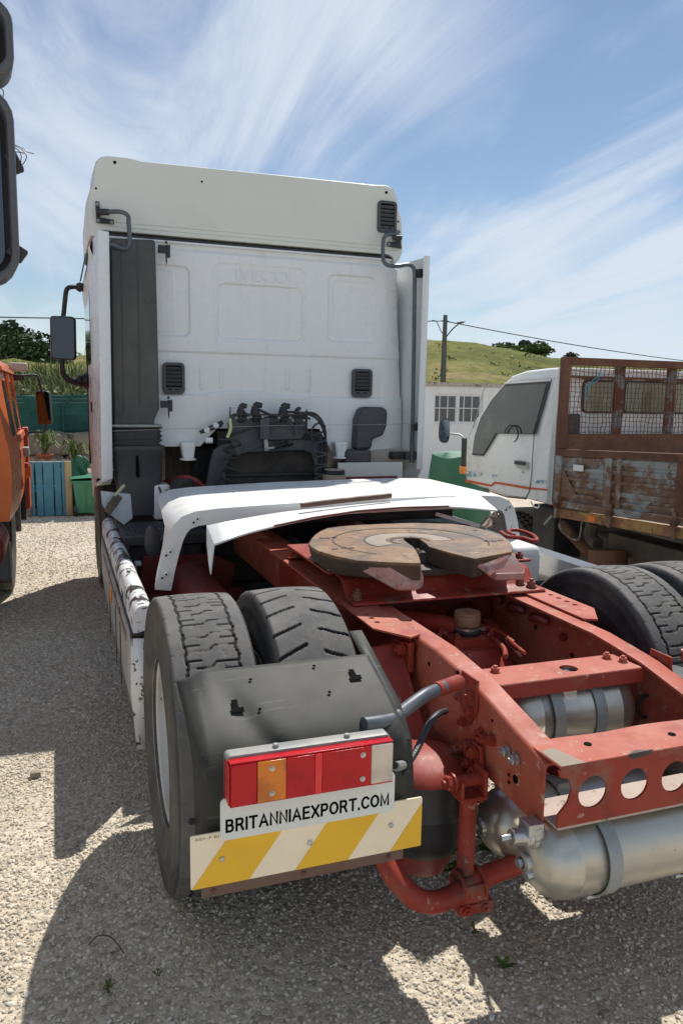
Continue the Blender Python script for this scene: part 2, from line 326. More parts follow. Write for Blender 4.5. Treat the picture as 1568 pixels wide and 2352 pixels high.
# ------------------------------------------------------------------ ground
def ground_material():
    m = bpy.data.materials.new('gravel_ground'); m.use_nodes = True; t = m.node_tree; n = t.nodes; l = t.links
    b = n['Principled BSDF']; b.inputs['Roughness'].default_value = .92; b.inputs['Specular IOR Level'].default_value = .2
    co = n.new('ShaderNodeTexCoord').outputs['Object']
    def nz(s, d=5): q = n.new('ShaderNodeTexNoise'); q.inputs['Scale'].default_value = s; q.inputs['Detail'].default_value = d; q.inputs['Roughness'].default_value = .62; l.new(co, q.inputs[0]); return q.outputs[0]
    def vo(s):
        q = n.new('ShaderNodeTexVoronoi'); q.inputs['Scale'].default_value = s; q.inputs['Randomness'].default_value = 1; l.new(co, q.inputs['Vector']); return q
    v1 = vo(62); v2 = vo(24)
    cr = n.new('ShaderNodeValToRGB'); e = cr.color_ramp.elements; e[0].position = .30; e[0].color = (.52,.44,.33,1); e[1].position = .72; e[1].color = (.68,.61,.50,1)
    l.new(nz(.9, 6), cr.inputs[0])
    hs = n.new('ShaderNodeSeparateColor'); l.new(v1.outputs['Color'], hs.inputs[0])
    mr = n.new('ShaderNodeMapRange'); l.new(hs.outputs[0], mr.inputs[0]); mr.inputs[3].default_value = .62; mr.inputs[4].default_value = 1.22
    mm = n.new('ShaderNodeMix'); mm.data_type = 'RGBA'; mm.blend_type = 'MULTIPLY'; mm.inputs[0].default_value = 1
    cb = n.new('ShaderNodeCombineColor'); [l.new(mr.outputs[0], cb.inputs[i]) for i in range(3)]
    l.new(cr.outputs[0], mm.inputs[6]); l.new(cb.outputs[0], mm.inputs[7])
    st = n.new('ShaderNodeMapRange'); st.interpolation_type = 'SMOOTHSTEP'; l.new(nz(.45, 4), st.inputs[0]); st.inputs[1].default_value = .50; st.inputs[2].default_value = .68; st.inputs[4].default_value = .55
    m3 = n.new('ShaderNodeMix'); m3.data_type = 'RGBA'; l.new(st.outputs[0], m3.inputs[0]); l.new(mm.outputs[2], m3.inputs[6]); m3.inputs[7].default_value = (.50,.42,.31,1); l.new(m3.outputs[2], b.inputs['Base Color'])
    ad = n.new('ShaderNodeMath'); ad.operation = 'ADD'; l.new(v1.outputs['Distance'], ad.inputs[0])
    a2 = n.new('ShaderNodeMath'); a2.operation = 'MULTIPLY'; a2.inputs[1].default_value = 1.2; l.new(v2.outputs['Distance'], a2.inputs[0]); l.new(a2.outputs[0], ad.inputs[1])
    a3 = n.new('ShaderNodeMath'); a3.operation = 'ADD'; l.new(ad.outputs[0], a3.inputs[0]); l.new(nz(150, 3), a3.inputs[1])
    bp_ = n.new('ShaderNodeBump'); bp_.inputs['Strength'].default_value = .7; bp_.inputs['Distance'].default_value = .008; bp_.invert = True
    l.new(a3.outputs[0], bp_.inputs['Height']); l.new(bp_.outputs[0], b.inputs['Normal'])
    return m
GM = ground_material()
def gz(x, y):
    return .012*noise.noise(Vector((x*.9, y*.9, 0)))+.006*noise.noise(Vector((x*3.1, y*3.1, 4)))-.008
def axis_vals(a, b, step, far):
    v = []; x = a
    while x <= b+1e-6: v.append(x); x += step
    k = step; lo = a; hi = b; lows = []; his = []
    while lo > -far or hi < far:
        k *= 1.7; lo -= k; hi += k; lows.append(lo); his.append(hi)
    return lows[::-1]+v+his
XS = axis_vals(-3.2, 4.4, .1, 1400); YS = axis_vals(-3.0, 9.6, .1, 1400)
g = MB(); g.grid([[(x, y, gz(x,y) if (-4 < x < 5 and -4 < y < 12) else -.008) for x in XS] for y in YS])
gr = g.build('ground', GM, angle=180); gr['kind'] = 'structure'

# loose stones, as dense as the photo shows them, nobody could count them
def gravel(name, x0, x1, y0, y1, dens, smin, smax, seed):
    g = MB(); nx = max(2, int((x1-x0)/.15)); ny = max(2, int((y1-y0)/.15))
    g.grid([[(x0+(x1-x0)*i/nx, y0+(y1-y0)*j/ny, gz(x0+(x1-x0)*i/nx, y0+(y1-y0)*j/ny)+.002) for i in range(nx+1)] for j in range(ny+1)])
    sm = bpy.data.materials.get('gravel_stone')
    if not sm:
        sm = bpy.data.materials.new('gravel_stone'); sm.use_nodes = True; n = sm.node_tree.nodes; l = sm.node_tree.links
        b = n['Principled BSDF']; b.inputs['Roughness'].default_value = .85; b.inputs['Specular IOR Level'].default_value = .25
        oi = n.new('ShaderNodeObjectInfo'); cr = n.new('ShaderNodeValToRGB'); e = cr.color_ramp.elements
        e[0].position = 0; e[0].color = (.42,.36,.28,1); e[1].position = 1; e[1].color = (.74,.70,.61,1)
        for p, c in ((.25,(.48,.42,.33,1)), (.6,(.60,.54,.44,1)), (.9,(.66,.61,.52,1))): q = cr.color_ramp.elements.new(p); q.color = c
        l.new(oi.outputs['Random'], cr.inputs[0]); l.new(cr.outputs[0], b.inputs['Base Color'])
    o = g.build(name, sm)
    ng = bpy.data.node_groups.new(name, 'GeometryNodeTree')
    ng.interface.new_socket('Geometry', in_out='INPUT', socket_type='NodeSocketGeometry'); ng.interface.new_socket('Geometry', in_out='OUTPUT', socket_type='NodeSocketGeometry')
    n = ng.nodes; l = ng.links; gi = n.new('NodeGroupInput'); go = n.new('NodeGroupOutput')
    dp = n.new('GeometryNodeDistributePointsOnFaces'); dp.inputs['Density'].default_value = dens; dp.inputs['Seed'].default_value = seed; l.new(gi.outputs[0], dp.inputs['Mesh'])
    # thin the stones out in soft patches
    nz = n.new('ShaderNodeTexNoise'); nz.inputs['Scale'].default_value = 1.6; nz.inputs['Detail'].default_value = 3
    mr = n.new('ShaderNodeMapRange'); l.new(nz.outputs[0], mr.inputs[0]); mr.inputs[1].default_value = .35; mr.inputs[2].default_value = .65; mr.inputs[3].default_value = dens*.30; mr.inputs[4].default_value = dens*1.25
    l.new(mr.outputs[0], dp.inputs['Density'])
    ico = n.new('GeometryNodeMeshIcoSphere'); ico.inputs['Radius'].default_value = .5; ico.inputs['Subdivisions'].default_value = 1
    stm = n.new('GeometryNodeSetMaterial'); stm.inputs['Material'].default_value = sm; l.new(ico.outputs[0], stm.inputs[0])
    ip = n.new('GeometryNodeInstanceOnPoints'); l.new(dp.outputs[0], ip.inputs['Points']); l.new(stm.outputs[0], ip.inputs['Instance'])
    rr = n.new('FunctionNodeRandomValue'); rr.data_type = 'FLOAT_VECTOR'; rr.inputs[1].default_value = (.5,.5,6.28); l.new(rr.outputs[0], ip.inputs['Rotation'])
    r1 = n.new('FunctionNodeRandomValue'); r1.data_type = 'FLOAT'; r1.inputs[2].default_value = 0; r1.inputs[3].default_value = 1; r1.inputs['Seed'].default_value = 5
    pw = n.new('ShaderNodeMath'); pw.operation = 'POWER'; pw.inputs[1].default_value = 2.6; l.new(r1.outputs[1], pw.inputs[0])
    ms = n.new('ShaderNodeMapRange'); l.new(pw.outputs[0], ms.inputs[0]); ms.inputs[3].default_value = smin; ms.inputs[4].default_value = smax
    r3 = n.new('FunctionNodeRandomValue'); r3.data_type = 'FLOAT_VECTOR'; r3.inputs[0].default_value = (.65,.5,.35); r3.inputs[1].default_value = (1.25,1.0,.75); r3.inputs['Seed'].default_value = 9
    vm = n.new('ShaderNodeVectorMath'); vm.operation = 'SCALE'; l.new(r3.outputs[0], vm.inputs[0]); l.new(ms.outputs[0], vm.inputs['Scale']); l.new(vm.outputs[0], ip.inputs['Scale'])
    l.new(ip.outputs[0], go.inputs[0])
    md = o.modifiers.new('scatter', 'NODES'); md.node_group = ng; o['kind'] = 'stuff'; return o
gravel('gravel', -3.1, 3.2, -2.4, 1.6, 8500, .005, .021, 3)
gravel('gravel', -3.1, .2, 1.6, 9.4, 1500, .010, .032, 4)

# ------------------------------------------------------------------ hills
def hill_h(x, y):
    dx = x+1.5; dy = y+2.7; r = math.hypot(dx, dy); az = math.degrees(math.atan2(dx, dy))
    # crest heights by bearing
    pr = [(-80,5),(-30,4.5),(-6,4.2),(-1,4.9),(2,5.6),(8,7.0),(20,8.4),(26.4,7.8),(29,7.6),(31,7.1),(33,6.6),(35,6.0),(37,5.6),(48,5.3),(70,8),(120,4)]
    H = pr[0][1]
    for (a, ha), (b, hb) in zip(pr, pr[1:]):
        if a <= az <= b: H = ha+(hb-ha)*ss(a, b, az)
    if az > 120: H = 4
    k = ss(16, 92, r); far = 1-.75*ss(105, 210, r)
    return H*k*far+(.45*noise.noise(Vector((x*.05,y*.05,1)))+.16*noise.noise(Vector((x*.3,y*.3,2))))*k-.30*(1-k)
hm = bpy.data.materials.new('grassy_hill'); hm.use_nodes = True
def hill_mat(m):
    n = m.node_tree.nodes; l = m.node_tree.links; b = n['Principled BSDF']; b.inputs['Roughness'].default_value = .95; b.inputs['Specular IOR Level'].default_value = .1
    co = n.new('ShaderNodeTexCoord').outputs['Object']
    def nz(s, d=6): q = n.new('ShaderNodeTexNoise'); q.inputs['Scale'].default_value = s; q.inputs['Detail'].default_value = d; q.inputs['Roughness'].default_value = .65; l.new(co, q.inputs[0]); return q.outputs[0]
    c1 = n.new('ShaderNodeValToRGB'); e = c1.color_ramp.elements; e[0].position = .36; e[0].color = (.085,.11,.022,1); e[1].position = .56; e[1].color = (.20,.20,.055,1)
    q = c1.color_ramp.elements.new(.66); q.color = (.32,.25,.12,1); l.new(nz(.07, 8), c1.inputs[0])
    c2 = n.new('ShaderNodeMapRange'); l.new(nz(1.1, 6), c2.inputs[0]); c2.inputs[1].default_value = .3; c2.inputs[2].default_value = .7; c2.inputs[3].default_value = .6; c2.inputs[4].default_value = 1.25
    mm = n.new('ShaderNodeMix'); mm.data_type = 'RGBA'; mm.blend_type = 'MULTIPLY'; mm.inputs[0].default_value = 1
    cb = n.new('ShaderNodeCombineColor'); [l.new(c2.outputs[0], cb.inputs[i]) for i in range(3)]
    l.new(c1.outputs[0], mm.inputs[6]); l.new(cb.outputs[0], mm.inputs[7]); l.new(mm.outputs[2], b.inputs['Base Color'])
    bp_ = n.new('ShaderNodeBump'); bp_.inputs['Strength'].default_value = 1; bp_.inputs['Distance'].default_value = .5; l.new(nz(1.6, 5), bp_.inputs['Height']); l.new(bp_.outputs[0], b.inputs['Normal'])
hill_mat(hm)
g = MB(); rows = []
for i in range(90):
    r = 15+(250-15)*(i/89)**1.5
    rows.append([(-1.5+r*math.sin(R(a)), -2.7+r*math.cos(R(a)), hill_h(-1.5+r*math.sin(R(a)), -2.7+r*math.cos(R(a)))) for a in [-75+.75*j for j in range(240)]])
g.grid(rows); hl = g.build('hill', hm, angle=180); hl['kind'] = 'structure'

def leaves(mb, c, rad, n, size, rnd, hollow=.55):
    """n small leaf-clump faces through an uneven crown"""
    c = Vector(c)
    lobes = [(Vector((rnd.uniform(-.6,.6)*rad[0], rnd.uniform(-.6,.6)*rad[1], rnd.uniform(-.45,.6)*rad[2])), rnd.uniform(.35,.62)) for _ in range(9)]
    for _ in range(n):
        lc, lr = rnd.choice(lobes); d = Vector((rnd.gauss(0,1), rnd.gauss(0,1), rnd.gauss(0,1))).normalized()*(rnd.uniform(hollow,1)**.6)
        p = c+lc+Vector((d.x*rad[0]*lr, d.y*rad[1]*lr, d.z*rad[2]*lr))
        a = Vector((rnd.gauss(0,1), rnd.gauss(0,1), rnd.gauss(0,1))).normalized(); b = a.orthogonal().normalized(); q = a.cross(b)
        s = size*rnd.uniform(.6,1.5); o = len(mb.v)
        mb.v += [tuple(p+b*s), tuple(p+q*s*.6), tuple(p-b*s), tuple(p-q*s*.6)]; mb.f.append((o,o+1,o+2,o+3))
def tree(name, label, cat, x, y, w_, h, n, size, m, seed, group=None, trunk=.05):
    rnd = random.Random(seed); z0 = hill_h(x, y)-.1; t = thing(name, label, cat, (x,y,z0), group)
    mb = MB(); leaves(mb, (0,0,h*(.42+trunk*.3)), (w_*.55, w_*.55, h*.55), n, size, rnd); leaves(mb, (0,0,h*(.25+trunk*.3)), (w_*.6, w_*.6, h*.35), n//2, size, rnd); mb.build('crown', m, t)
    s = MB(); s.tube([(0,0,-.3),(.05*w_,0,h*.3),(0,.04*w_,h*.6)], [w_*.05,w_*.035,w_*.015], 7)
    for k in range(4):
        a = rnd.uniform(0,6.28); s.tube([(0,0,h*.25),(math.cos(a)*w_*.25, math.sin(a)*w_*.25, h*.6)], [w_*.025,w_*.008], 6)
    s.build('trunk', BARK, t); return t
def hp(az, r): return (-1.533+r*math.sin(R(az)), -2.732+r*math.cos(R(az)))
# az of a picture column u at eye level: 19.95+atan((u-784)/1787)
def azu(u): return 19.95+math.degrees(math.atan((u-784)/1787))
x, y = hp(azu(1196), 92); tree('round_tree', 'dark round tree on the crest of the green hill', 'tree', x, y, 2.0, 2.1, 2600, .11, LEAFD, 1)
x, y = hp(azu(1222), 84); tree('hillside_bush', 'paler wide bush on the hillside just below the round tree', 'bush', x, y, 2.6, 1.6, 2400, .11, LEAF, 2)
x, y = hp(azu(1293), 88); tree('hillside_bush', 'small bush farthest right on the hill crest', 'bush', x, y, 1.7, 1.0, 900, .09, LEAFD, 3)
x, y = hp(azu(1160), 90); tree('hillside_bush', 'low brown-green scrub left of the round tree on the crest', 'bush', x, y, 4.5, 1.1, 1500, .15, LEAF, 4)
for i, (u, r, w_, h, lb) in enumerate([(4, 62, 5.6, 3.9, 'dark pine at the picture left edge behind the orange truck'), (47, 60, 3.6, 4.5, 'tallest dark pine left of the truck mirror, pointed top'), (66, 57, 4.2, 3.3, 'dark pine right of the tallest pine'), (88, 55, 4.0, 2.7, 'low rounded pine at the right end of the dark pines')]):
    x, y = hp(azu(u), r); tree('pine_tree', lb, 'tree', x, y, w_, h, 2600, .15, LEAFD, 11+i, 'dark pines on the left skyline')
# scrub tufts over the hill
mb = MB(); rnd = random.Random(5)
for _ in range(420):
    az = rnd.uniform(-6, 62); r = rnd.uniform(30, 100); x, y = hp(az, r); s_ = rnd.uniform(.2,.75)
    leaves(mb, (x,y,hill_h(x,y)+.1*s_), (s_,s_,s_*.55), 22, s_*.16, rnd)
sc = mb.build('hillside_scrub', LEAF); sc['kind'] = 'stuff'

# reeds and tall grass behind the screen fence
def blades(mb, x0, x1, y0, y1, n, hmin, hmax, wd, rnd, z=0, zf=None, lean=.35):
    for _ in range(n):
        x = rnd.uniform(x0,x1); y = rnd.uniform(y0,y1); h = rnd.uniform(hmin,hmax); a = rnd.uniform(0,6.28); ln = rnd.uniform(.05,lean)*h
        zb = zf(x,y) if zf else z; dx, dy = math.cos(a), math.sin(a); o = len(mb.v); px, py = -dy*wd*rnd.uniform(.6,1.4), dx*wd
        P = [(x,y,zb),(x+dx*ln*.3,y+dy*ln*.3,zb+h*.55),(x+dx*ln,y+dy*ln,zb+h*.9),(x+dx*ln*1.6,y+dy*ln*1.6,zb+h*(1.0 if rnd.random()<.5 else .82))]
        for k, p in enumerate(P[:3]): s_ = (1,.8,.45)[k]; mb.v += [(p[0]-px*s_,p[1]-py*s_,p[2]),(p[0]+px*s_,p[1]+py*s_,p[2])]
        mb.v.append(P[3]); mb.f += [(o,o+1,o+3,o+2),(o+2,o+3,o+5,o+4),(o+4,o+5,o+6)]
rnd = random.Random(9); mb = MB()
def bank(x, y): return .9+.22*(y-10.9)+.15*noise.noise(Vector((x,y,0)))
blades(mb, -4.5, 1.2, 10.9, 15.5, 9000, .22, .62, .012, rnd, zf=bank)
for _ in range(60): x = rnd.uniform(-4,0.2); leaves(mb, (x, rnd.uniform(11.2,15), bank(x,12)+.35), (.4,.4,.35), 60, .06, rnd)
rd = mb.build('tall_reeds', REED); rd['kind'] = 'stuff'
mb = MB(); blades(mb, -4.5, 1.2, 11.2, 14.5, 150, .7, 1.25, .007, rnd, zf=bank, lean=.3)
dg = mb.build('dry_reed_stalks', DRY); dg['kind'] = 'stuff'
g = MB(); g.grid([[(x, y, .15+(bank(x,y)-.15 if y > 10.85 else 0)) for x in [-7+.5*i for i in range(19)]] for y in [10.8,10.9,12,13,14,15,16,18]])
bk = g.build('earth_bank', hm, angle=180); bk['kind'] = 'structure'
# grass in front of the hill seen above the small truck
mb = MB(); blades(mb, 8, 22, 16, 26, 5000, .3, .8, .015, rnd, zf=hill_h); blades(mb, 7, 15, 12.8, 14.0, 260, 2.1, 2.6, .009, rnd, z=-.2, lean=.18)
fg = mb.build('field_grass', REED); fg['kind'] = 'stuff'

# ------------------------------------------------------------------ screen fence, stone wall, pots, pallets, bin
t = thing('screen_fence', 'dark green mesh screen fence with bent top posts above the stone wall', 'fence', (-1.5,10.4,1.1))
rows = []
for j in range(9):
    z = .02+.60*j/8; rows.append([(x, .02*math.sin(x*5+j)+.01*math.sin(x*17), z+.012*math.sin(x*2.3)) for x in [-3.4+.1*i for i in range(49)]])
m = MB(); m.grid(rows); s_ = m.build('screen_cloth', GREENM, t); sd = s_.modifiers.new('s','SOLIDIFY'); sd.thickness = .006
for zz_ in (.50,.56): m = MB(); m.tube([(x, -.02, zz_+.008*math.sin(x*2.3)) for x in [-3.4+.2*i for i in range(25)]], .003, 5); m.build('tension_wire', GALV, t)
for xx in (-2.1, 0.03, 1.9):
    m = MB(); m.cyl((xx,-.05,-.38),(xx,-.05,.46), .018, 8); m.tube([(xx,-.05,.46),(xx+.18,-.05,.62)], .016, 8); m.build('fence_post', GREENM, t)
t = thing('stone_wall', 'retaining wall of big rough limestone blocks below the green screen fence', 'wall', (-1.5,10.2,0))
rnd = random.Random(21)
def boulder(w_, d_, h_, rnd):
    bm = bmesh.new(); bmesh.ops.create_icosphere(bm, subdivisions=3, radius=.5); sd = rnd.uniform(0,99)
    for v in bm.verts:
        p = v.co.copy(); q = Vector([math.copysign(abs(c*2)**.45, c)/2 for c in p]); n_ = noise.noise(p*2.3+Vector((sd,0,0)))*.16+noise.noise(p*6+Vector((0,sd,0)))*.05
        v.co = Vector((q.x*w_, q.y*d_, q.z*h_))*(1+n_)
    me = bpy.data.meshes.new('stone'); bm.to_mesh(me); bm.free(); me.materials.append(STONE); me.polygons.foreach_set('use_smooth', [True]*len(me.polygons)); me.set_sharp_from_angle(angle=R(30)); return me
bz = 0
for row, (h_, ws) in enumerate([(.42,(.9,.7,1.1,.8,.6)), (.38,(.6,.9,.7,1.0,.9)), (.34,(.8,.6,.75,.9,.7,.5))]):
    xx = -2.3+row*.13
    for w_ in ws:
        o = obj('stone', boulder(w_*1.04, .6, h_*1.12, rnd), t); o.location = (xx+w_/2, -.05+row*.08, bz+h_/2); xx += w_
    bz += h_
m = MB(); m.b2((-3.2,.22,0),(2.6,.5,1.12)); m.build('backing', STONE, t)

def pot(x, y, z, s, lb, grass, seed):
    t = thing('flower_pot', lb, 'flower pot', (x,y,z), 'terracotta pots on the stone wall')
    m = MB(); m.lathe([(.62*s,0),(.86*s,1.0*s),(1.0*s,1.0*s),(1.0*s,1.28*s),(.88*s,1.28*s),(.86*s,1.1*s)], (0,0,0), (0,0,1), 20); m.build('pot', TERRA, t, bev=.003)
    rnd = random.Random(seed); mb = MB()
    if grass:
        for _ in range(90):
            a = rnd.uniform(0,6.28); h = s*rnd.uniform(1.5,3.4); ln = s*rnd.uniform(.4,2.6); o = len(mb.v); wd = .008
            dx, dy = math.cos(a), math.sin(a)
            for k, (f, hh) in enumerate(((0,0),(.35,.7),(.75,.9),(1,.62))): mb.v += [(dx*ln*f-dy*wd, dy*ln*f+dx*wd, 1.1*s+h*hh), (dx*ln*f+dy*wd, dy*ln*f-dx*wd, 1.1*s+h*hh)]
            mb.f += [(o,o+1,o+3,o+2),(o+2,o+3,o+5,o+4),(o+4,o+5,o+7,o+6)]
    else: leaves(mb, (0,0,1.5*s), (.6*s,.6*s,.5*s), 60, .02, rnd)
    mb.build('leaves', REED if grass else LEAF, t); return t
pot(-1.745, 9.55, .70, .125, 'wide terracotta pot with long strappy leaves, middle of the three pots', True, 1)
pot(-1.33, 9.55, .62, .11, 'terracotta pot with spiky grass above the green bin', True, 2)
pot(-2.0, 9.6, .66, .10, 'half hidden terracotta pot beside the orange cab', False, 3)
t = thing('stone_ledge', 'rough stone ledge carrying the flower pots behind the pallet', 'ledge', (-1.6,9.72,0))
for k, (a, b, h_) in enumerate(((-.75,-.3,.66),(-.28,.12,.70),(.14,.6,.62))): o = obj('stone', boulder(b-a+.05, .55, h_, rnd), t); o.location = ((a+b)/2, 0, h_/2)

def pallet(x, y, slats, hgt, lean, lb, wd, seed, rz=0):
    rnd = random.Random(seed); t = thing('wooden_pallet', lb, 'pallet', (x,y,0), 'pallets leaning on the wall'); t.rotation_euler = (R(-lean),0,R(rz))
    m_ = None
    for k, (xx, ww, mm) in enumerate(slats):
        m = MB(); m.box((xx,-.012,hgt/2),(ww,.018,hgt*rnd.uniform(.985,1.0)), (0,R(rnd.uniform(-.5,.5)),0)); m.build('slat', mm, t, bev=.002)
    for zz_ in (.05,hgt*.5,hgt-.06):
        m = MB(); m.box((0,.055,zz_),(wd,.09,.09)); m.build('stringer', GWOOD if zz_ != hgt*.5 else BLUEW, t, bev=.002)
    for k in range(4): m = MB(); m.box((-wd/2+.08+k*(wd-.16)/3,.11,hgt/2),(.09,.018,hgt)); m.build('slat', GWOOD, t, bev=.002)
    return t
pallet(-1.70, 9.12, [(-.27,.10,GWOOD),(-.225,.07,BLUEW),(-.12,.085,BLUEW),(0.0,.13,BLUEW),(.125,.085,BLUEW),(.205,.05,BLUEW),(.265,.10,WOOD)], .80, -7, 'blue painted pallet with one bare yellow slat, leaning upright on the wall', .62, 3)
pallet(-2.10, 9.25, [(-.2,.1,GWOOD),(-.05,.1,GWOOD),(.1,.1,GWOOD),(.22,.1,GWOOD)], .78, -6, 'weathered grey pallet half hidden behind the orange cab', .56, 4)
t = thing('wheelie_bin', 'green plastic wheelie bin beside the blue pallet', 'bin', (-1.13,9.15,0))
m = MB(); m.grid([[(sx*(.20+.05*k/4), sy*(.20+.05*k/4), .05+.47*k/4) for sx, sy in ((-1,-1),(1,-1),(1,1),(-1,1))] for k in range(5)], True); m.add([(-.2,-.2,.05),(.2,-.2,.05),(.2,.2,.05),(-.2,.2,.05)],[(0,1,2,3)]); m.build('bin_body', GREENB, t, bev=.012)
m = MB(); m.box((0,0,.505),(.54,.54,.035)); m.build('bin_rim', GREENB, t, bev=.01)
m = MB(); m.grid([[(x, y, .525+.05*math.cos(x*3.2)*math.cos(y*2.5)) for x in [-.27+.054*i for i in range(11)]] for y in [-.28+.056*j for j in range(11)]]); m.build('bin_lid', GREENB, t)
for xx in (-.06,.02): m = MB(); m.box((xx,-.235,.3),(.008,.012,.42),(R(6),0,0)); m.build('moulded_rib', GREENB, t)
m = MB(); m.lathe([(.03,0),(.085,0),(.085,.05),(.03,.05)], (-.24,-.15,.085), (1,0,0), 18); m.build('bin_wheel', RUBBER, t)
tb = MB(); rows = []
for j in range(9):
    rows.append([(-1.42+.035*i+.02*math.sin(j), 9.32+.02*math.sin(i*1.3+j), .50+.045*j-.02*abs(i-4)+.02*math.sin(i*2+j)) for i in range(9)])
tb.grid(rows); o = tb.build('tarpaulin_bundle', GREENT); sd = o.modifiers.new('s','SOLIDIFY'); sd.thickness = .02; tag(o, 'crumpled green tarpaulin with white flecks stuffed behind the bin', 'tarpaulin')

# ------------------------------------------------------------------ low white building at the right, pole and wires
t = thing('white_building', 'low white rendered building with a barred sliding window behind the small truck', 'building', (8,12,0))
X0, X1 = -5.2, 4.2
m = MB(); m.b2((X0,0,-.5),(-2.18,.2,2.02)); m.b2((-1.03,0,-.5),(X1,.2,2.02)); m.b2((-2.18,0,-.5),(-1.03,.2,1.24)); m.b2((-2.18,0,1.87),(-1.03,.2,2.02)); m.b2((X0,.2,-.5),(X0+.2,3.2,2.02)); m.b2((X0,3.2,-.5),(X1,3.4,2.02)); m.b2((X1,0,-.5),(X1+.2,3.4,2.02)); m.build('wall', WALLW, t)
m = MB(); m.b2((X0-.05,-.05,2.022),(X1+.3,3.5,2.10)); m.build('roof_coping', mat('stained_coping', (.42,.38,.32), .9, spots=[((.12,.10,.07), 14, .52, .1, .8)]), t)
wnd = MB(); 
for a, b in (((-2.18,.03,1.24),(-2.14,.10,1.87)),((-1.07,.03,1.24),(-1.03,.10,1.87)),((-2.14,.03,1.24),(-1.07,.10,1.29)),((-2.14,.03,1.82),(-1.07,.10,1.87)),((-1.64,.03,1.29),(-1.57,.10,1.82))): wnd.b2(a,b)
wf = wnd.build('window_frame', WALLW, t)
for a, b in ((-2.14,-1.64),(-1.57,-1.07)): m = MB(); m.b2((a,.06,1.29),(b,.07,1.82)); m.build('pane', mat('dusky_pane',(.10,.11,.12),.08), wf)
for a, b in ((-2.12,-1.9),(-1.55,-1.2)): m = MB(); m.b2((a,.10,1.52),(b,.12,1.82)); m.build('blind', mat('grey_blind',(.5,.5,.5),.8), wf)
for k in range(6): m = MB(); m.cyl((-2.07+k*.19,-.03,1.24),(-2.07+k*.19,-.03,1.87),.010,6); m.build('window_bar', WALLW, wf)
m = MB(); m.cyl((-2.18,-.02,1.57),(-1.03,-.02,1.57),.010,6); m.build('cross_bar', WALLW, wf)
t = thing('covered_machine', 'something low covered by a green tarpaulin in front of the white building', 'tarpaulin', (2.72,5.1,0))
m = MB(); rows = []
for k in range(8):
    f = k/7; z = 1.14*f**.8
    rows.append([((.42-.12*f)*math.cos(a)*(1+.05*math.sin(a*5)), (.4-.1*f)*math.sin(a)*(1+.05*math.sin(a*7)), z+.02*math.sin(a*3)) for a in [2*math.pi*i/30 for i in range(30)]])
rows.append([(.22*math.cos(a), .2*math.sin(a), 1.18) for a in [2*math.pi*i/30 for i in range(30)]]); m.grid(rows, True); m.f.append(tuple(range(8*30,9*30))); m.build('tarpaulin', GREENT, t)

t = thing('utility_pole', 'grey concrete utility pole with a street lamp arm against the hill', 'utility pole', (15.22,30,-.2))
m = MB(); m.lathe([(.16,0),(.095,5.72)], (0,0,0), (0,0,1), 10); m.build('pole', POLEM, t)
m = MB(); m.tube(smooth_path([(.05,0,4.7),(.25,-.05,4.98),(.45,-.1,5.2),(.62,-.1,5.32)]), .028, 7); m.build('lamp_arm', DARKM, t)
m = MB(); m.grid([[(.45+.09*i, -.1+math.cos(a)*.10*math.sin(math.pi*(i+.6)/7.2), 5.36+.04*i*.4+math.sin(a)*.055*math.sin(math.pi*(i+.6)/7.2)) for a in [2*math.pi*j/10 for j in range(10)]] for i in range(7)], True); m.build('lamp_head', POLEM, t)
m = MB(); m.tube(smooth_path([(-.75,0,5.42),(-.55,0,5.45),(-.4,0,5.35),(-.2,0,5.0),(-.05,0,4.85)]), .018, 6); m.build('service_cable', DARKM, t)
m = MB(); m.box((0,0,5.45),(.35,.05,.05)); m.build('cable_bracket', DARKM, t)
def wire(pts, r, lb, n=14, sag=.0):
    a, b = Vector(pts[0]), Vector(pts[1]); m = MB(); m.tube([a.lerp(b, i/n)-Vector((0,0,sag*4*(i/n)*(1-i/n))) for i in range(n+1)], r, 5)
    o = m.build('overhead_wire', DARKM); tag(o, lb, 'wire')
wire([(15.2,30,5.25),(41,36,4.0)], .022, 'black overhead wire running right from the utility pole', sag=.25)
wire([(-12,22,3.6),(15.2,30,5.25)], .020, 'overhead wire crossing the sky at the left behind the truck mirror', sag=.1)

# ================================================================== the white tractor unit
T = thing('tractor_unit', 'white lorry tractor unit seen from behind, red oxide chassis and rusty coupling plate', 'truck', (0,0,0))
# ---- cab rear wall: pressed sheet with recessed panels
WY = 3.217
def sdr(x, z, x0, z0, x1, z1, r):
    cx, cz = (x0+x1)/2, (z0+z1)/2; qx = abs(x-cx)-(x1-x0)/2+r; qz = abs(z-cz)-(z1-z0)/2+r
    return math.hypot(max(qx,0), max(qz,0))+min(max(qx,qz),0)-r
PAN = [(-.95,2.20,-.595,2.70,.05,.014),(-.385,2.20,.275,2.60,.05,.014),(-.41,2.18,.295,2.745,.06,.007),(.487,2.21,.89,2.72,.05,.014),(.53,2.25,.84,2.68,.04,.006),(-.86,2.22,-.70,2.66,.03,-.008),(-.15,2.22,-.14,2.56,.004,-.004),(.07,2.22,.08,2.56,.004,-.004),(.65,2.26,.655,2.66,.003,-.004)]
RIB = [(-.51,1.82,1.97),(-.36,1.83,1.97),(.16,1.83,1.98),(.33,1.82,1.98)]
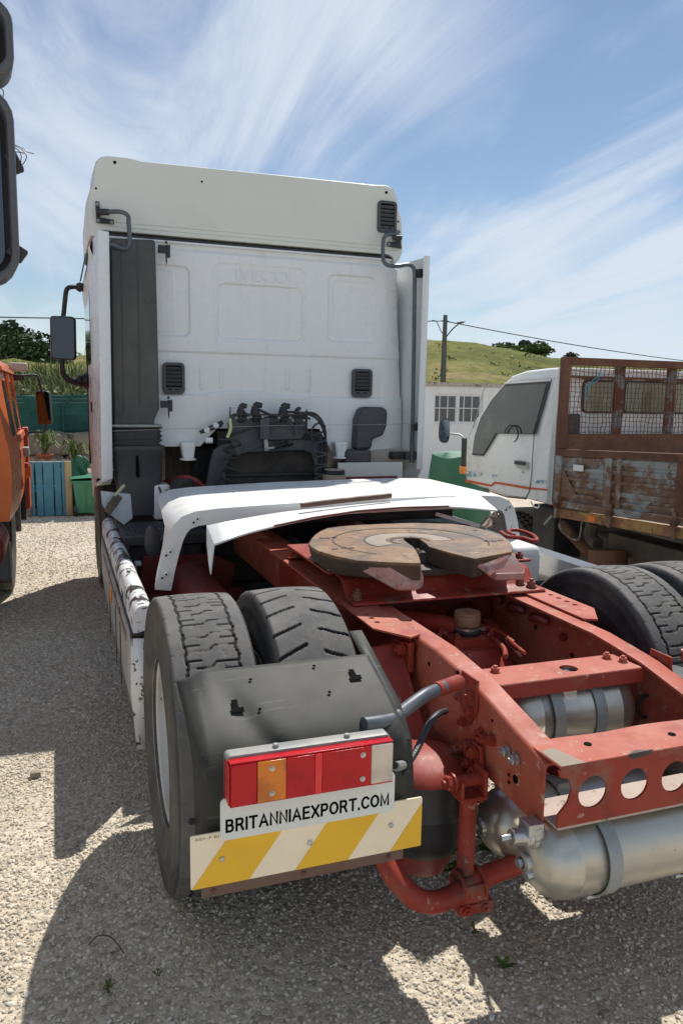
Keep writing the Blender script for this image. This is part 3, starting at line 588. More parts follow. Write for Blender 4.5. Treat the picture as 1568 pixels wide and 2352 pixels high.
def wall_d(x, z):
    d = 0
    for x0,z0,x1,z1,r,dp in PAN: d += dp*(1-ss(-.007,.007,sdr(x,z,x0,z0,x1,z1,r)))
    for rx,z0,z1 in RIB: d -= .009*(1-ss(.002,.012,sdr(x,z,rx-.006,z0,rx+.006,z1,.006)))
    zl = 1.775+.035*ss(-.55,-.30,x)*(1-ss(-.10,.05,x))       # lower step line
    d -= .024*ss(zl+.008,zl-.016,z)
    d += .012*ss(2.095,2.078,z)
    d += .018*ss(2.80,2.83,z)
    d -= .03*ss(1.55,1.30,z)*0
    ex = max(0, abs(x+.08)-1.02); d += ex*ex*3.0
    return d
def wall_low(x):
    if x < -.53: return 1.385
    if x < -.40: return 1.385+.135*(x+.53)/.13
    if x < .42: return 1.52
    if x < .52: return 1.52-.17*(x-.42)/.10
    return 1.345
m = MB(); XN = 440; ZN = 280; X0, X1 = -1.21, 1.10
rows = []
for i in range(XN+1):
    x = X0+(X1-X0)*i/XN; zl = wall_low(x); row = []
    for j in range(ZN+1):
        z = zl+(2.885-zl)*j/ZN
        xx = x if x < .9 else .9+(x-.9)*(1.0+.35*ss(2.75,1.5,z)); xx = xx if x > -1.0 else xx
        row.append((xx, WY+wall_d(x,z), z))
    rows.append(row)
m.grid(rows); cw = m.build('cab_rear_wall', WHITE, T, angle=60)
text_mesh('IVECO', .125, .004, Matrix.Translation((-.245,WY+.004,2.632))@MXZ, WHITE, 'embossed_lettering', cw, width=.41)
# upper gutter and edge
m = MB(); m.strip([(x, WY-.012, 2.872+.0*x) for x in [X0+.06*i for i in range(38)]], [(x, WY+.03, 2.872) for x in [X0+.06*i for i in range(38)]], (0,0,-.014)); m.build('gutter', WHITE, T, bev=.003)
m = MB(); m.b2((-1.20,WY+.01,2.874),(1.03,WY+.05,2.892)); m.build('rubber_seal', RUBBER, T)
# cab sides, floor, front
m = MB()
def cabsec(y, wl, wr, zl, zt): return [(-wl,y,zl),(-wl-.02,y,zl+.5),(-wl-.02,y,1.9),(-wl,y,2.6),(-wl+.04,y,zt),(wr-.04,y,zt),(wr,y,2.6),(wr+.02,y,1.9),(wr+.02,y,zl+.5),(wr,y,zl)]
m.grid([cabsec(WY+.06,1.19,1.10,1.36,2.88), cabsec(3.6,1.23,1.13,1.25,2.90), cabsec(4.6,1.24,1.16,.95,2.92), cabsec(5.3,1.24,1.16,.75,2.9), cabsec(5.45,1.12,1.05,.7,2.6)]); m.f.append(tuple(range(40,50))); m.build('cab_shell', WHITE, T, bev=.0, angle=50)
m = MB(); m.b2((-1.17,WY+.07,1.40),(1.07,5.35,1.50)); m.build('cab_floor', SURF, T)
m = MB(); m.b2((-.55,3.5,.75),(.5,5.2,1.39)); m.build('engine', DARKM, T, bev=.05)
for k in range(3): m = MB(); m.cyl((-.2+.2*k,3.2,1.0),(-.2+.2*k,3.6,1.02),.07,14); m.build('gearbox_pipe', MUD, T)
# left door glass and seams seen almost edge-on
m = MB(); m.b2((-1.276,3.9,2.02),(-1.262,5.0,2.62)); m.build('door_window', GLASSD, T, bev=.01)
m = MB(); m.b2((-1.272,3.62,1.45),(-1.258,3.66,2.75)); m.build('side_seam', RUBBER, T)
m = MB(); m.b2((-1.27,5.05,1.1),(-1.25,5.09,2.7)); m.build('side_seam', RUBBER, T)
m = MB(); m.b2((-1.285,3.8,1.62),(-1.262,4.0,1.70)); m.build('door_handle', DARKM, T, bev=.006)
m = MB(); m.box((-1.30,4.35,2.80),(.012,.9,.10),(0,R(12),0)); m.build('window_deflector', mat('tinted_acrylic',(.08,.20,.24),.1), T)

# ---- roof fairing: deep rear panel with faceted top corners
FY = 3.20
outl = [(-1.285,2.86),(-1.287,3.02),(-1.285,3.12),(-1.278,3.16),(-1.252,3.205),(-1.243,3.30),(-1.232,3.355),(-1.20,3.388),(-1.16,3.402),(-1.017,3.405),(-.922,3.392),(.0,3.405),(.854,3.415),(.946,3.422),(1.01,3.405),(1.048,3.33),(1.058,3.25),(1.085,3.19),(1.095,3.12),(1.10,3.02),(1.104,2.93),(1.075,2.87),(1.04,2.845),(1.02,2.885),(.98,2.905),(-1.20,2.905),(-1.24,2.86)]
m = MB(); k = len(outl); c0 = (-.09,3.12)
def fsec(y, sc, dz, zmin=0):
    return [(c0[0]+(x-c0[0])*sc, y, max(z, 2.80)+(dz if z > 3.1 else 0)) for x, z in outl]
m.grid([fsec(FY,.995,0), fsec(FY+.012,1.0,.004), fsec(FY+.5,1.005,.03), fsec(FY+1.3,1.0,.0), fsec(FY+2.0,.9,-.35)], True)
m.f.append(tuple(range(k))); fa = m.build('roof_fairing', FAIR, T, bev=.006, seg=3, angle=40)
m = MB(); m.strip([(-1.15,FY-.004,2.965),(1.08,FY-.004,2.965)],[(-1.15,FY+.002,2.972),(1.08,FY+.002,2.972)],(0,.004,-.002)); m.build('moulded_line', FAIR, T)
m = MB(); m.strip([(-1.15,FY-.004,2.935),(1.06,FY-.004,2.935)],[(-1.15,FY+.002,2.941),(1.06,FY+.002,2.941)],(0,.004,-.002)); m.build('moulded_line', FAIR, T)
for p in ((-1.105,3.365),(-1.235,3.18),(.947,3.37),(1.055,3.16),(-.5,3.3)):
    m = MB(); m.lathe([(.011 if p[1] > 3.3 else .007,0),(.011 if p[1] > 3.3 else .007,.004)], (p[0],FY-.002,p[1]), (0,-1,0), 12); m.build('bolt_hole', BLACK, fa)
m = MB(); m.strip([(-.12+.02*i,FY+.02,3.412) for i in range(3)],[(-.12+.02*i,FY+.03,3.412) for i in range(3)]); 
# lower cab fascia below fairing, left flank curve
m = MB(); m.grid([[(-1.265-.02*math.sin(3.14*t/6), y, 2.84-.42*(t/6)**1.2*f) for t in range(7)] for y, f in ((3.24,.25),(3.6,.6),(4.2,1),(4.9,1),(5.2,.7))]); m.build('fairing_skirt', FAIR, T)

def vent(x0, z0, x1, z1, y, lb=None, name='air_vent', sl=5):
    f = curve_plate(rrect(x0,z0,x1,z1,.032), [rrect(x0+.022,z0+.022,x1-.022,z1-.022,.012)], .022, Matrix.Translation((0,y-.008,0))@MXZ, PLAS2, name, .003, T)
    m = MB(); m.b2((x0+.015,y-.002,z0+.015),(x1-.015,y+.003,z1-.015)); m.build('vent_back', BLACK, f)
    zz_ = [z0+.055+(z1-z0-.085)*i/sl for i in range(sl)]
    for z in zz_: m = MB(); m.box(((x0+x1)/2, y-.006, z+.018),(x1-x0-.044,.016,.022),(R(30),0,0)); m.build('louvre', PLAS2, f, bev=.002)
    m = MB(); m.b2((x0+.02,y-.016,z0+.02),(x1-.02,y-.004,z0+.05)); m.build('louvre', PLAS2, f, bev=.002)
    for a in (.28,.62): m = MB(); m.b2((x0+(x1-x0)*a-.012,y-.0175,z0+.031),(x0+(x1-x0)*a+.022,y-.0165,z0+.038)); m.build('drain_slot', BLACK, f)
    return f
vent(.875, 3.065, 1.035, 3.305, FY)
vent(-.80, 1.775, -.640, 2.005, WY-.01)
vent(.690, 1.775, .862, 2.000, WY-.01)

# ---- corner deflectors
def deflector(outer_top, outer_bot, inner_top, inner_bot, lip, name):
    ot, ob, it, ib = [Vector(p) for p in (outer_top, outer_bot, inner_top, inner_bot)]
    m = MB(); rows = []
    for j in range(9):
        f = j/8; a = it.lerp(ib, f); b = ot.lerp(ob, f); row = [a, a.lerp(b,.5)+Vector((0,0,0)), b]
        row.append(b+Vector((-lip*.45,-.004,0))); row.append(b+Vector((-lip,.012,0))); rows.append(row)
    m.grid(rows); o = m.build(name, WHITE, T, angle=50); s_ = o.modifiers.new('s','SOLIDIFY'); s_.thickness = .006
    b_ = o.modifiers.new('b','BEVEL'); b_.width = .012; b_.segments = 3; b_.limit_method = 'ANGLE'
    return o
dl = deflector((-1.245,2.96,2.855),(-1.262,2.955,1.175),(-1.285,3.55,2.84),(-1.285,3.60,1.12),-.075,'side_deflector')
dr = deflector((1.232,2.965,2.875),(1.226,2.962,1.205),(1.135,3.60,2.86),(1.15,3.58,1.08),.05,'side_deflector')
m = MB(); m.plate([(-1.262,2.955,1.178),(-1.185,2.967,1.205),(-1.20,3.02,1.165),(-1.285,3.50,1.09)],(0,.004,-.03)); m.build('deflector_foot', WHITE, T, bev=.006)
m = MB(); m.plate([(1.232,2.97,1.22),(1.232,3.05,1.12),(1.15,3.5,1.02),(1.15,3.5,1.15)],(-.012,0,0)); m.build('deflector_foot', WHITE, T, bev=.004)
m = MB(); m.plate([(1.06,3.19,1.36),(1.15,3.19,1.36),(1.17,3.21,1.03),(1.08,3.24,1.06),(.72,3.24,1.24),(.72,3.22,1.345)],(0,.02,0)); m.build('lower_corner_panel', SKIRT2, T, bev=.004)

# grab tubes holding the deflectors
gl = MB(); gl.tube(smooth_path([(-1.221,3.15,3.014),(-1.145,3.12,3.017),(-1.074,3.1,3.017),(-1.035,3.08,2.991),(-1.031,3.07,2.934),(-1.028,3.06,2.831),(-1.041,3.06,2.783),(-1.069,3.05,2.765),(-1.172,3,2.78)],5), .0155, 12)
gl.build('deflector_tube', TUBEG, T)
m = MB(); m.plate([(-1.243,3.19,3.092),(-1.215,3.19,3.089),(-1.214,3.19,2.985),(-1.121,3.19,2.978),(-1.122,3.19,2.946),(-1.239,3.19,2.947)],(0,-.012,0)); m.build('tube_bracket', DARKM, T, bev=.003)
for p in ((-1.23,3.178,3.071),(-1.227,3.178,2.961),(-1.137,3.178,2.957)): m = MB(); m.hexb(p,(0,-1,0),.010,.008); m.build('bolt', GALV, T)
m = MB(); m.cyl((-1.232,3.16,3.015),(-1.159,3.13,3.015),.022,12); m.build('tube_clamp', DARKM, T)
gr_ = MB(); gr_.tube(smooth_path([(1.056,3.16,3.048),(0.953,3.12,3.042),(0.896,3.08,3.014),(0.878,3.07,2.971),(0.873,3.06,2.888),(0.874,3.05,2.831),(0.912,3.05,2.795),(1.004,3.05,2.795),(1.094,3.06,2.813),(1.14,3.06,2.786),(1.15,3.06,2.71)],5), .0155, 12); gr_.build('deflector_tube', TUBEG, T)
m = MB(); m.tube([(1.149,3.06,2.737),(1.161,3.06,2.17),(1.17,3.06,1.563),(1.173,3.06,1.254)], .0165, 12); m.build('vertical_tube', TUBEG, T)
m = MB(); m.plate([(1.027,3.19,3.094),(1.065,3.19,3.09),(1.084,3.19,2.952),(0.959,3.19,2.962),(0.958,3.19,2.995),(1.033,3.19,3.001)],(0,-.012,0)); m.build('tube_bracket', DARKM, T, bev=.003)
for p in ((1.041,3.178,3.076),(0.972,3.178,2.978)): m = MB(); m.hexb(p,(0,-1,0),.010,.008); m.build('bolt', GALV, T)
m = MB(); m.cyl((0.98,3.12,3.018),(1.051,3.12,3.023),.020,12); m.build('tube_clamp', DARKM, T)
for uv in (((1.159,3.05,2.749),(1.205,3.05,2.752)),((1.158,3.05,1.546),(1.225,3.05,1.546)),((1.131,3.1,1.309),(1.249,3.05,1.311))):
    m = MB(); m.bar(uv[0],uv[1],.05,.065 if uv is not None else 0); m.build('tube_clamp', DARKM, T, bev=.004)
m = MB(); m.plate([(1.214,3.03,1.575),(1.253,3.03,1.575),(1.256,3.03,1.512),(1.216,3.03,1.512)],(0,.05,0)); m.build('deflector_bracket', GALV, T, bev=.003)
m = MB(); m.tube([(1.171,3.12,1.561),(1.188,3.1,1.24)], .008, 8); m.tube([(1.159,3.12,1.328),(1.24,3.1,1.236)], .008, 8); m.build('clamp_rod', STEEL, T)

# ---- tall air intake
m = MB(); rows = []
for (u0,u1,v) in ((256,352,548),(256,356,556),(256,359,640),(257,361,760),(259,365,880),(261,365,940),(262,355,965),(263,350,983)):
    pass
io = [(-1.156,3.06,2.829),(-0.868,3.06,2.844),(-0.854,3.06,2.828),(-0.849,3.06,2.43),(-0.845,3.06,1.742),(-0.846,3.06,1.664),(-0.878,3.06,1.595),(-0.892,3.06,1.516),(-1.165,3.06,1.516)]
m.plate(io, (0,.14,0)); ai = m.build('air_intake_duct', PLAS, T, bev=.012, seg=3)
for a,b in (((-1.085,3.056,2.808),(-1.094,3.056,1.646)),((-0.976,3.056,2.829),(-0.981,3.056,1.678))): m = MB(); m.bar(a,b,.006,.004,(0,1,0)); m.build('moulded_seam', PLAS2, ai)
for v in (594, 929):
    m = MB(); zz_ = 2.79 if v == 594 else 1.70
    m.box((-.80,3.10,zz_),(.06,.05,.05)); m.box((-.762,3.11,zz_-.01),(.03,.04,.085)); m.hexb((-.775,3.09,zz_+.04),(0,0,1),.009,.01); m.hexb((-.775,3.09,zz_-.05),(0,0,-1),.006,.03); m.build('duct_clamp', DARKM, T, bev=.005)
m = MB(); z = 1.52; rows = []
for k in range(13):
    f = k/12; o_ = .020*(k%2); zz_ = 1.535-.135*f
    rows.append([(-1.015+(.170+o_)*math.copysign(abs(math.cos(a))**.35,math.cos(a))+.006*math.sin(k*1.7), 3.13+(.085+o_)*math.copysign(abs(math.sin(a))**.35,math.sin(a)), zz_+.008*math.sin(a+k)) for a in [2*math.pi*i/40 for i in range(40)]])
m.grid(rows, True); m.build('rubber_bellows', RUBBER, T, angle=180)
m = MB(); m.box((-1.01,3.115,1.545),(.36,.20,.018)); m.build('bellows_clamp_strip', GALV, T, bev=.003)
def squ(cx, cy, hx, hy, z, n=32, e=.4): return [(cx+hx*math.copysign(abs(math.cos(a))**e,math.cos(a)), cy+hy*math.copysign(abs(math.sin(a))**e,math.sin(a)), z) for a in [2*math.pi*i/n for i in range(n)]]
m = MB(); m.grid([squ(-1.005,3.12,.165,.08,1.405), squ(-1.005,3.10,.195,.115,1.40), squ(-1.005,3.10,.195,.115,1.365), squ(-1.005,3.10,.178,.10,1.345), squ(-1.0,3.10,.165,.095,1.15), squ(-.995,3.10,.125,.085,.93), squ(-.995,3.10,.12,.085,.90)], True)
m.f.append(tuple(range(6*32,7*32))); hp_ = m.build('lower_intake_hopper', PLAS2, T, angle=50)
m = MB(); m.plate([(p[0],p[1],p[2]) for p in ((-1.024,2.995,1.33),(-1.006,2.995,1.336),(-1.001,2.985,1.181),(-1.016,2.985,1.175),(-1.025,2.985,1.194))],(0,.03,0)); m.build('hopper_slot', BLACK, hp_)

# ---- battery box and steps between cab and rear fairing
m = MB(); m.b2((-1.17,2.35,.80),(-.62,2.92,.865)); bx = m.build('step_plate', PLAS2, T, bev=.006)
m = MB()
for i in range(18):
    for j in range(12):
        m.box((-1.14+.03*i, 2.40+.042*j, .8665), (.022,.006,.004), (0,0,R(45 if (i+j)%2 else -45)))
tr = m.build('tread_pattern', PLAS2, bx); tr['kind'] = 'stuff'
m = MB(); m.b2((-1.13,2.38,.52),(-.66,2.9,.797)); m.build('battery_box', DARKM, T, bev=.01)
for k in range(4): m = MB(); m.b2((-1.02+.09*k,2.374,.62),(-.96+.09*k,2.379,.77)); m.build('box_rib', PLAS2, T)
m = MB(); m.plate([(-1.10,2.30,.42),(-.50,2.30,.42),(-.45,2.30,.66),(-.62,2.30,.735),(-1.05,2.30,.74)],(0,.02,0)); m.build('red_bracket', REDDARK, T, bev=.004)
m = MB(); m.b2((-1.12,1.95,.40),(-.42,2.22,.52)); m.build('red_crossbeam', REDDARK, T, bev=.01)
m = MB(); m.b2((-1.12,1.55,.28),(-.42,1.60,.50)); m.build('red_crossbeam', REDDARK, T, bev=.01)
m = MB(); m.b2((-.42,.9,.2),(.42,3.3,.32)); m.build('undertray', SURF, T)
for sx in (-1,1):
    m = MB(); m.b2((sx*1.14,.72,.42),(sx*.41,2.3,.44)); m.build('side_tray', REDDARK, T, bev=.004)
    m = MB(); m.grid([[(sx*xx, .60*math.cos(R(a)), .528+.60*math.sin(R(a))) for a in range(-10,40,6)] for xx in (.60,1.20)]); q_ = m.build('front_half_mudguard', PLAS2, T); q_.modifiers.new('s','SOLIDIFY').thickness = .006
    m = MB(); m.lathe([(.001,0),(.10,.01),(.13,.05),(.135,.08),(.135,.80),(.12,.85),(.001,.86)], (sx*.80,1.2,.62), (0,1,0), 28, False); m.build('side_air_tank', REDDARK, T)
m = MB(); m.grid([[tuple(Vector((-1.029,1.98,0.898))+Vector((.045*math.cos(a)*s_, dy, .095*math.copysign(abs(math.sin(a))**.8,math.sin(a))*s_))) for a in [2*math.pi*i/24 for i in range(24)]] for dy,s_ in ((-.05,.80),(-.045,.98),(.02,1.0),(.05,.7))], True); m.f.append(tuple(range(24))); m.build('oval_lamp_housing', PLAS2, T)
m = MB(); m.tube(smooth_path([(-0.996,2,0.874),(-0.98,2,0.906),(-0.954,2,0.913)],4),.010,6); m.build('lamp_bracket', GALV, T)
m = MB(); m.b2((-.60,2.55,.45),(.55,3.05,1.0)); m.build('gearbox', DARKM, T, bev=.04)
m = MB(); m.b2((.50,1.75,.35),(1.15,3.0,.95)); m.build('fuel_tank', DARKM, T, bev=.06)
m = MB(); m.b2((-1.15,2.95,.40),(-.62,3.5,.85)); m.build('inner_step_box', DARKM, T, bev=.02)
m = MB(); m.b2((-.36,1.3,.56),(.36,1.6,.80)); m.build('inner_crossmember', REDDARK, T, bev=.01)
# hoses, canister and white tank behind the hopper
m = MB(); m.b2((-.90,3.0,.86),(-.78,3.22,1.12)); m.build('expansion_tank', WHITE, T, bev=.02)
m = MB(); m.tube(smooth_path([(-1.071,3.3,1.11),(-0.944,3.3,1.101),(-0.843,3.28,1.091),(-0.768,3.15,1.13),(-0.693,3,1.17),(-0.621,2.95,1.155),(-0.534,3,1.086)],5),.022,10); m.build('red_air_pipe', REDDARK, T)
m = MB(); m.tube(smooth_path([(-0.895,2.75,1.136),(-0.867,2.72,1.066),(-0.839,2.75,1.113),(-0.82,2.72,1.025),(-0.779,2.75,1.097),(-0.768,2.75,0.988)],5),.008,7); m.build('coiled_black_cable', RUBBER, T)
m = MB(); m.cyl((-0.706,2.95,1.166),(-0.709,2.95,0.942),.075,18); m.build('filter_canister', DARKM, T, bev=.01)
m = MB(); m.tube(smooth_path([(-0.838,2.6,0.891),(-0.857,2.6,0.952),(-0.812,2.65,1.004),(-0.739,2.7,1.041)],5),.03,10); m.build('black_hose', RUBBER, T)
m = MB(); m.box((-1.212,2.7,1.025),(.05,.09,.10),(R(20),R(35),0)); m.box((-1.183,2.7,1.053),(.04,.05,.08),(0,R(35),0)); m.build('plug_connector', MUD, T, bev=.008)
m = MB(); m.tube([(-1.198,2.72,1.066),(-1.173,2.75,1.098),(-1.121,2.85,1.139)],.011,8); m.build('yellow_hose', YELC, T)
m = MB(); m.plate([(-1.282,2.72,1.119),(-1.07,2.95,1.064),(-1.059,2.95,0.891),(-1.137,2.72,0.884),(-1.242,2.7,0.972),(-1.277,2.7,1.027)],(0,.01,0)); m.build('inner_side_panel', WHITE, T)

# ---- left skirt: peeling rounded rail over a side panel
def sky(f): return .72+(3.30-.72)*f
m = MB(); rows = []
for i in range(40):
    y = sky(i/39); zt = .845+.02*noise.noise(Vector((y*3,0,0)))*.3
    r = .055; row = []
    for a in range(9):
        q = math.pi*(a/8)
        row.append((-1.205-.048*math.cos(q)*1.0, y, zt-.055+.055*math.sin(q)))
    row = [(-1.253,y,zt-.13)]+row+[(-1.157,y,zt-.10)]
    rows.append(row)
m.grid(rows); m.f.append(tuple(range(11))); o = m.build('side_rail_top', RAILW, T, angle=50)
m = MB(); m.b2((-1.262,.715,.705),(-1.19,3.3,.722)); m.b2((-1.262,.712,.66),(-1.19,.80,.704)); m.build('rubber_strip', RUBBER, T, bev=.003)
m = MB(); rows = []
for i in range(20):
    y = .74+(2.6)*i/19
    rows.append([(-1.255,y,.70),(-1.262,y,.60),(-1.262,y,.45),(-1.25,y,.30),(-1.235,y,.20)])
m.grid(rows); o = m.build('side_skirt', SKIRT2, T); s_ = o.modifiers.new('s','SOLIDIFY'); s_.thickness = .008
m = MB(); m.grid([[(-1.262,.72,.70),(-1.215,.705,.70),(-1.195,.73,.70)],[(-1.268,.72,.45),(-1.218,.70,.45),(-1.198,.73,.45)],[(-1.245,.76,.16),(-1.21,.75,.16),(-1.195,.77,.16)]]); o = m.build('skirt_end_cap', SKIRTW, T); s_ = o.modifiers.new('s','SOLIDIFY'); s_.thickness = .006
for yy, hh in ((1.4,.012),(1.75,.01),(2.3,.012)): m = MB(); m.b2((-1.2665,yy,.24),(-1.2625,yy+hh,.66)); m.build('skirt_seam', RUBBER, T)
m = MB(); m.b2((-1.272,2.1,.50),(-1.262,2.2,.60)); m.build('side_marker', AMBER, T, bev=.004)
m = MB(); m.b2((-1.268,1.0,.60),(-1.262,3.0,.63)); m.build('trim_line', mat('tan_trim',(.34,.24,.17),.5), T)
for p in ((-1.023,1.5,0.909),(-1.169,0.9,0.822)):
    pass
for yy in (.86, 1.75):
    m = MB(); m.b2((-1.150,yy,.80),(-1.115,yy+.05,.822)); m.b2((-1.152,yy+.01,.76),(-1.14,yy+.04,.80)); m.build('rail_latch', GALV, T, bev=.003)
m = MB(); m.tube([(-1.15,.66,.80),(-1.15,.60,.79),(-1.165,.58,.70),(-1.165,.60,.60),(-1.15,.66,.60)], .008, 7); m.build('wire_hook', DARKM, T)
# right skirt
m = MB(); m.grid([[(1.255,y,.70),(1.262,y,.80),(1.25,y,.86),(1.225,y,.885),(1.19,y,.86),(1.18,y,.70)] for y in [.70+.2*i for i in range(14)]]); m.build('side_rail_top', mat('bright_aluminium_rail',(.62,.62,.60),.22,.7), T, angle=50)
for zz_, dd in ((.66,.0),(.60,.012),(.56,.0)): m = MB(); m.b2((1.165-dd,.72,zz_-.018),(1.20,3.2,zz_+.022)); m.build('rail_moulding', SKIRT2, T, bev=.004)
m = MB(); m.b2((1.20,.74,.22),(1.255,3.2,.55)); m.build('side_skirt', WHITE, T, bev=.01)
m = MB(); m.b2((.92,1.10,.60),(1.13,1.42,.93)); m.build('white_rear_tank', DECKW, T, bev=.05, seg=4)

# ---- rear fairing deck (cat-walk cover)
def arch(fr):
    """cross-section of the deck, left foot to right foot"""
    return [(-1.085,.76),(-1.065,.86),(-1.04,.96),(-1.015,1.04),(-.985,1.10),(-.94,1.145),(-.87,1.17),(-.75,1.182),(-.5,1.192),(-.2,1.203),(.1,1.208),(.4,1.212),(.65,1.213),(.85,1.210),(.97,1.20),(1.04,1.175),(1.085,1.12),(1.11,1.04),(1.13,.94)]
A = arch(0); ins = .085
def inset(i):
    x, z = A[i]; a = Vector((A[min(i+1,len(A)-1)][0]-A[max(i-1,0)][0], A[min(i+1,len(A)-1)][1]-A[max(i-1,0)][1])).normalized(); return (x+a.y*ins, z-a.x*ins)
YD = 1.36
def arch_pt(i, zc):
    x, z = A[i]
    if z >= zc: return x, z
    rg = range(0, 8) if i < 9 else range(len(A)-1, 11, -1)
    pv = None
    for k in rg:
        if A[k][1] >= zc and pv is not None:
            t = (zc-A[pv][1])/(A[k][1]-A[pv][1]); n0 = abs(i-(0 if i < 9 else len(A)-1))
            return A[pv][0]+(A[k][0]-A[pv][0])*t+(.0008*n0 if i < 9 else -.0008*n0), zc+.0006*n0
        pv = k
    return x, zc
m = MB(); rows = []
for y, dz, zc in ((2.45,-.02,1.135),(2.3,.0,1.12),(1.9,.0,1.10),(1.55,0,1.06),(YD+.07,0,.98),(YD+.045,0,.80),(YD+.02,0,.76),(YD,-.006,.75)):
    rows.append([(arch_pt(i,zc)[0]*(1 if y < 2 else .995), y, arch_pt(i,zc)[1]+dz) for i in range(len(A))])
rows.append([(inset(i)[0], YD-.004, inset(i)[1]) for i in range(len(A))])
rows.append([(inset(i)[0], YD+.03, inset(i)[1]) for i in range(len(A))])
m.grid(rows); dk = m.build('rear_fairing_deck', DECKW, T, bev=0, angle=50); s_ = dk.modifiers.new('s','SOLIDIFY'); s_.thickness = .010; s_.offset = -1; b_ = dk.modifiers.new('b','BEVEL'); b_.width = .003; b_.segments = 2; b_.limit_method = 'ANGLE'
for p in ((-.86,YD-.008,1.125),(-1.005,YD-.008,.955),(-1.028,YD-.008,.835),(1.04,YD-.008,1.13),(1.075,YD-.008,.995)):
    m = MB(); m.lathe([(.015,0),(.014,.004),(.007,.006)], p, (0,-1,0), 14); m.build('fixing_washer', DECKW, dk); m = MB(); m.lathe([(.0055,.0055),(.0055,.0075)], p, (0,-1,0), 8); m.build('fixing_hole', BLACK, dk)
    m = MB(); m.lathe([(.006,0),(.006,.002)], (p[0]-.02,p[1]+.003,p[2]-.02), (0,-1,0), 8); m.build('fixing_hole', BLACK, dk)
for p in ((-.3,1.6),(.2,2.2),(-.55,1.9)): m = MB(); m.lathe([(.006,0),(.006,.002)], (p[0],p[1],1.209 if p[0] > .1 else 1.193), (0,0,1), 8); m.build('fixing_hole', BLACK, dk)
# loose bent panel lying over the deck edge
nearA = [(-0.84,1,1.051),(-0.697,1.02,1.091),(-0.524,1.04,1.125),(-0.303,1.08,1.153),(-0.045,1.12,1.173),(0.223,1.15,1.179),(0.519,1.15,1.177),(0.82,1.12,1.149)]
farA = [(-0.867,1.05,1.141),(-0.645,1.2,1.145),(-0.43,1.3,1.153),(-0.188,1.36,1.163),(0.096,1.42,1.178),(0.385,1.45,1.194),(0.62,1.46,1.21),(0.852,1.46,1.226)]
m = MB(); m.strip(smooth_path(nearA,4), smooth_path(farA,4), (0,0,-.010)); lp = m.build('bent_cover_panel', DECKW, T, bev=.003, angle=30)
m = MB(); m.plate([(-0.867,1.05,1.141),(-0.84,1,1.051),(-0.862,0.98,0.904),(-0.868,1,0.968),(-0.873,1.02,1.051)],(.008,.006,0)); m.build('folded_corner', DECKW, lp, bev=.002)
m = MB(); m.strip([(0.82,1.12,1.149),(0.823,1.12,1.103),(0.805,1.13,1.059),(0.778,1.16,1.043)],[(0.891,1.25,1.128),(0.863,1.3,1.087),(0.829,1.3,1.049),(0.807,1.3,1.034)],(0,.003,0)); m.build('folded_corner', mat('rusted_white_rim',(.45,.40,.36),.5,spots=[((.14,.05,.03),16,.5,.06,1)]), lp)
m = MB(); m.tube([nearA[i] for i in (2,3,4,5,6)], .006, 6); m.build('rusty_edge', RUST, lp)
m = MB(); m.b2((-.75,1.9,.98),(.95,1.94,1.08)); m.build('deck_crossbar', DARKM, T, bev=.01)
m = MB(); m.bar((0.54,1.35,1.104),(0.778,1.25,1.038),.015,.02); m.build('light_stay', DECKW, T)

# ---- coupling bracket and hoses on the cab back
m = MB(); m.plate([(-0.355,3.02,1.568),(-0.332,3.02,1.632),(-0.1,3.02,1.631),(-0.09,3.02,1.575),(-0.089,3.02,1.405),(-0.167,3.02,1.363),(-0.283,3.02,1.328),(-0.31,3.02,1.38),(-0.349,3.02,1.477)],(0,.008,0)); m.build('coupling_plate', BLUEG, T, bev=.002)
m = MB(); m.plate([(-0.046,3.02,1.576),(-0.026,3.02,1.625),(0.253,3.02,1.63),(0.268,3.02,1.517),(0.21,3.02,1.451),(0.037,3.02,1.444),(-0.045,3.02,1.444)],(0,.008,0)); m.build('coupling_plate', BLUEG, T, bev=.002)
m = MB(); m.box((-0.081,3,1.524),(.075,.05,.15)); m.build('control_box', BLUEG, T, bev=.005)
m = MB(); m.b2((-.31,2.985,1.628),(.335,3.06,1.640)); m.build('coupling_shelf', DARKM, T, bev=.002)
gant = [(-0.527,3.04,1.055),(-0.5,3.04,1.169),(-0.48,3.04,1.283),(-0.453,3.04,1.363),(-0.394,3.04,1.405),(-0.279,3.04,1.424),(0.216,3.04,1.443),(0.336,3.04,1.429),(0.401,3.04,1.374),(0.431,3.04,1.272),(0.442,3.04,1.065),(0.355,3.04,1.067),(0.339,3.04,1.205),(0.331,3.04,1.266),(0.305,3.04,1.334),(0.234,3.04,1.362),(-0.229,3.04,1.345),(-0.312,3.04,1.33),(-0.362,3.04,1.248),(-0.379,3.04,1.051)]
m = MB(); m.plate(gant,(0,.05,0)); m.build('gantry_frame', BLUEG, T, bev=.006)
m = MB(); m.b2((-.40,3.14,1.05),(.42,3.20,1.50)); m.build('heat_shield', mat('sooty_shield',(.035,.032,.030),.8,var=[((.075,.065,.055),4,.4,.65,.8)],bump=(18,.6,.01)), T)
m = MB(); m.b2((-.38,3.08,1.16),(.36,3.13,1.185)); m.b2((-.38,3.10,1.07),(.36,3.13,1.16)); m.build('shield_lip', DARKM, T, bev=.004)
m = MB(); m.plate([(-0.552,3.1,1.506),(-0.381,3.1,1.587),(-0.368,3.1,1.565),(-0.388,3.1,1.529),(-0.539,3.1,1.483)],(0,.015,0)); lv = m.build('slotted_lever', DARKM, T, bev=.002)
for p in ((-0.497,3.095,1.516),(-0.428,3.095,1.548)): m = MB(); m.lathe([(.022,0),(.022,.002)], p, (0,-1,0), 16); m.build('lever_hole', WHITE, lv)
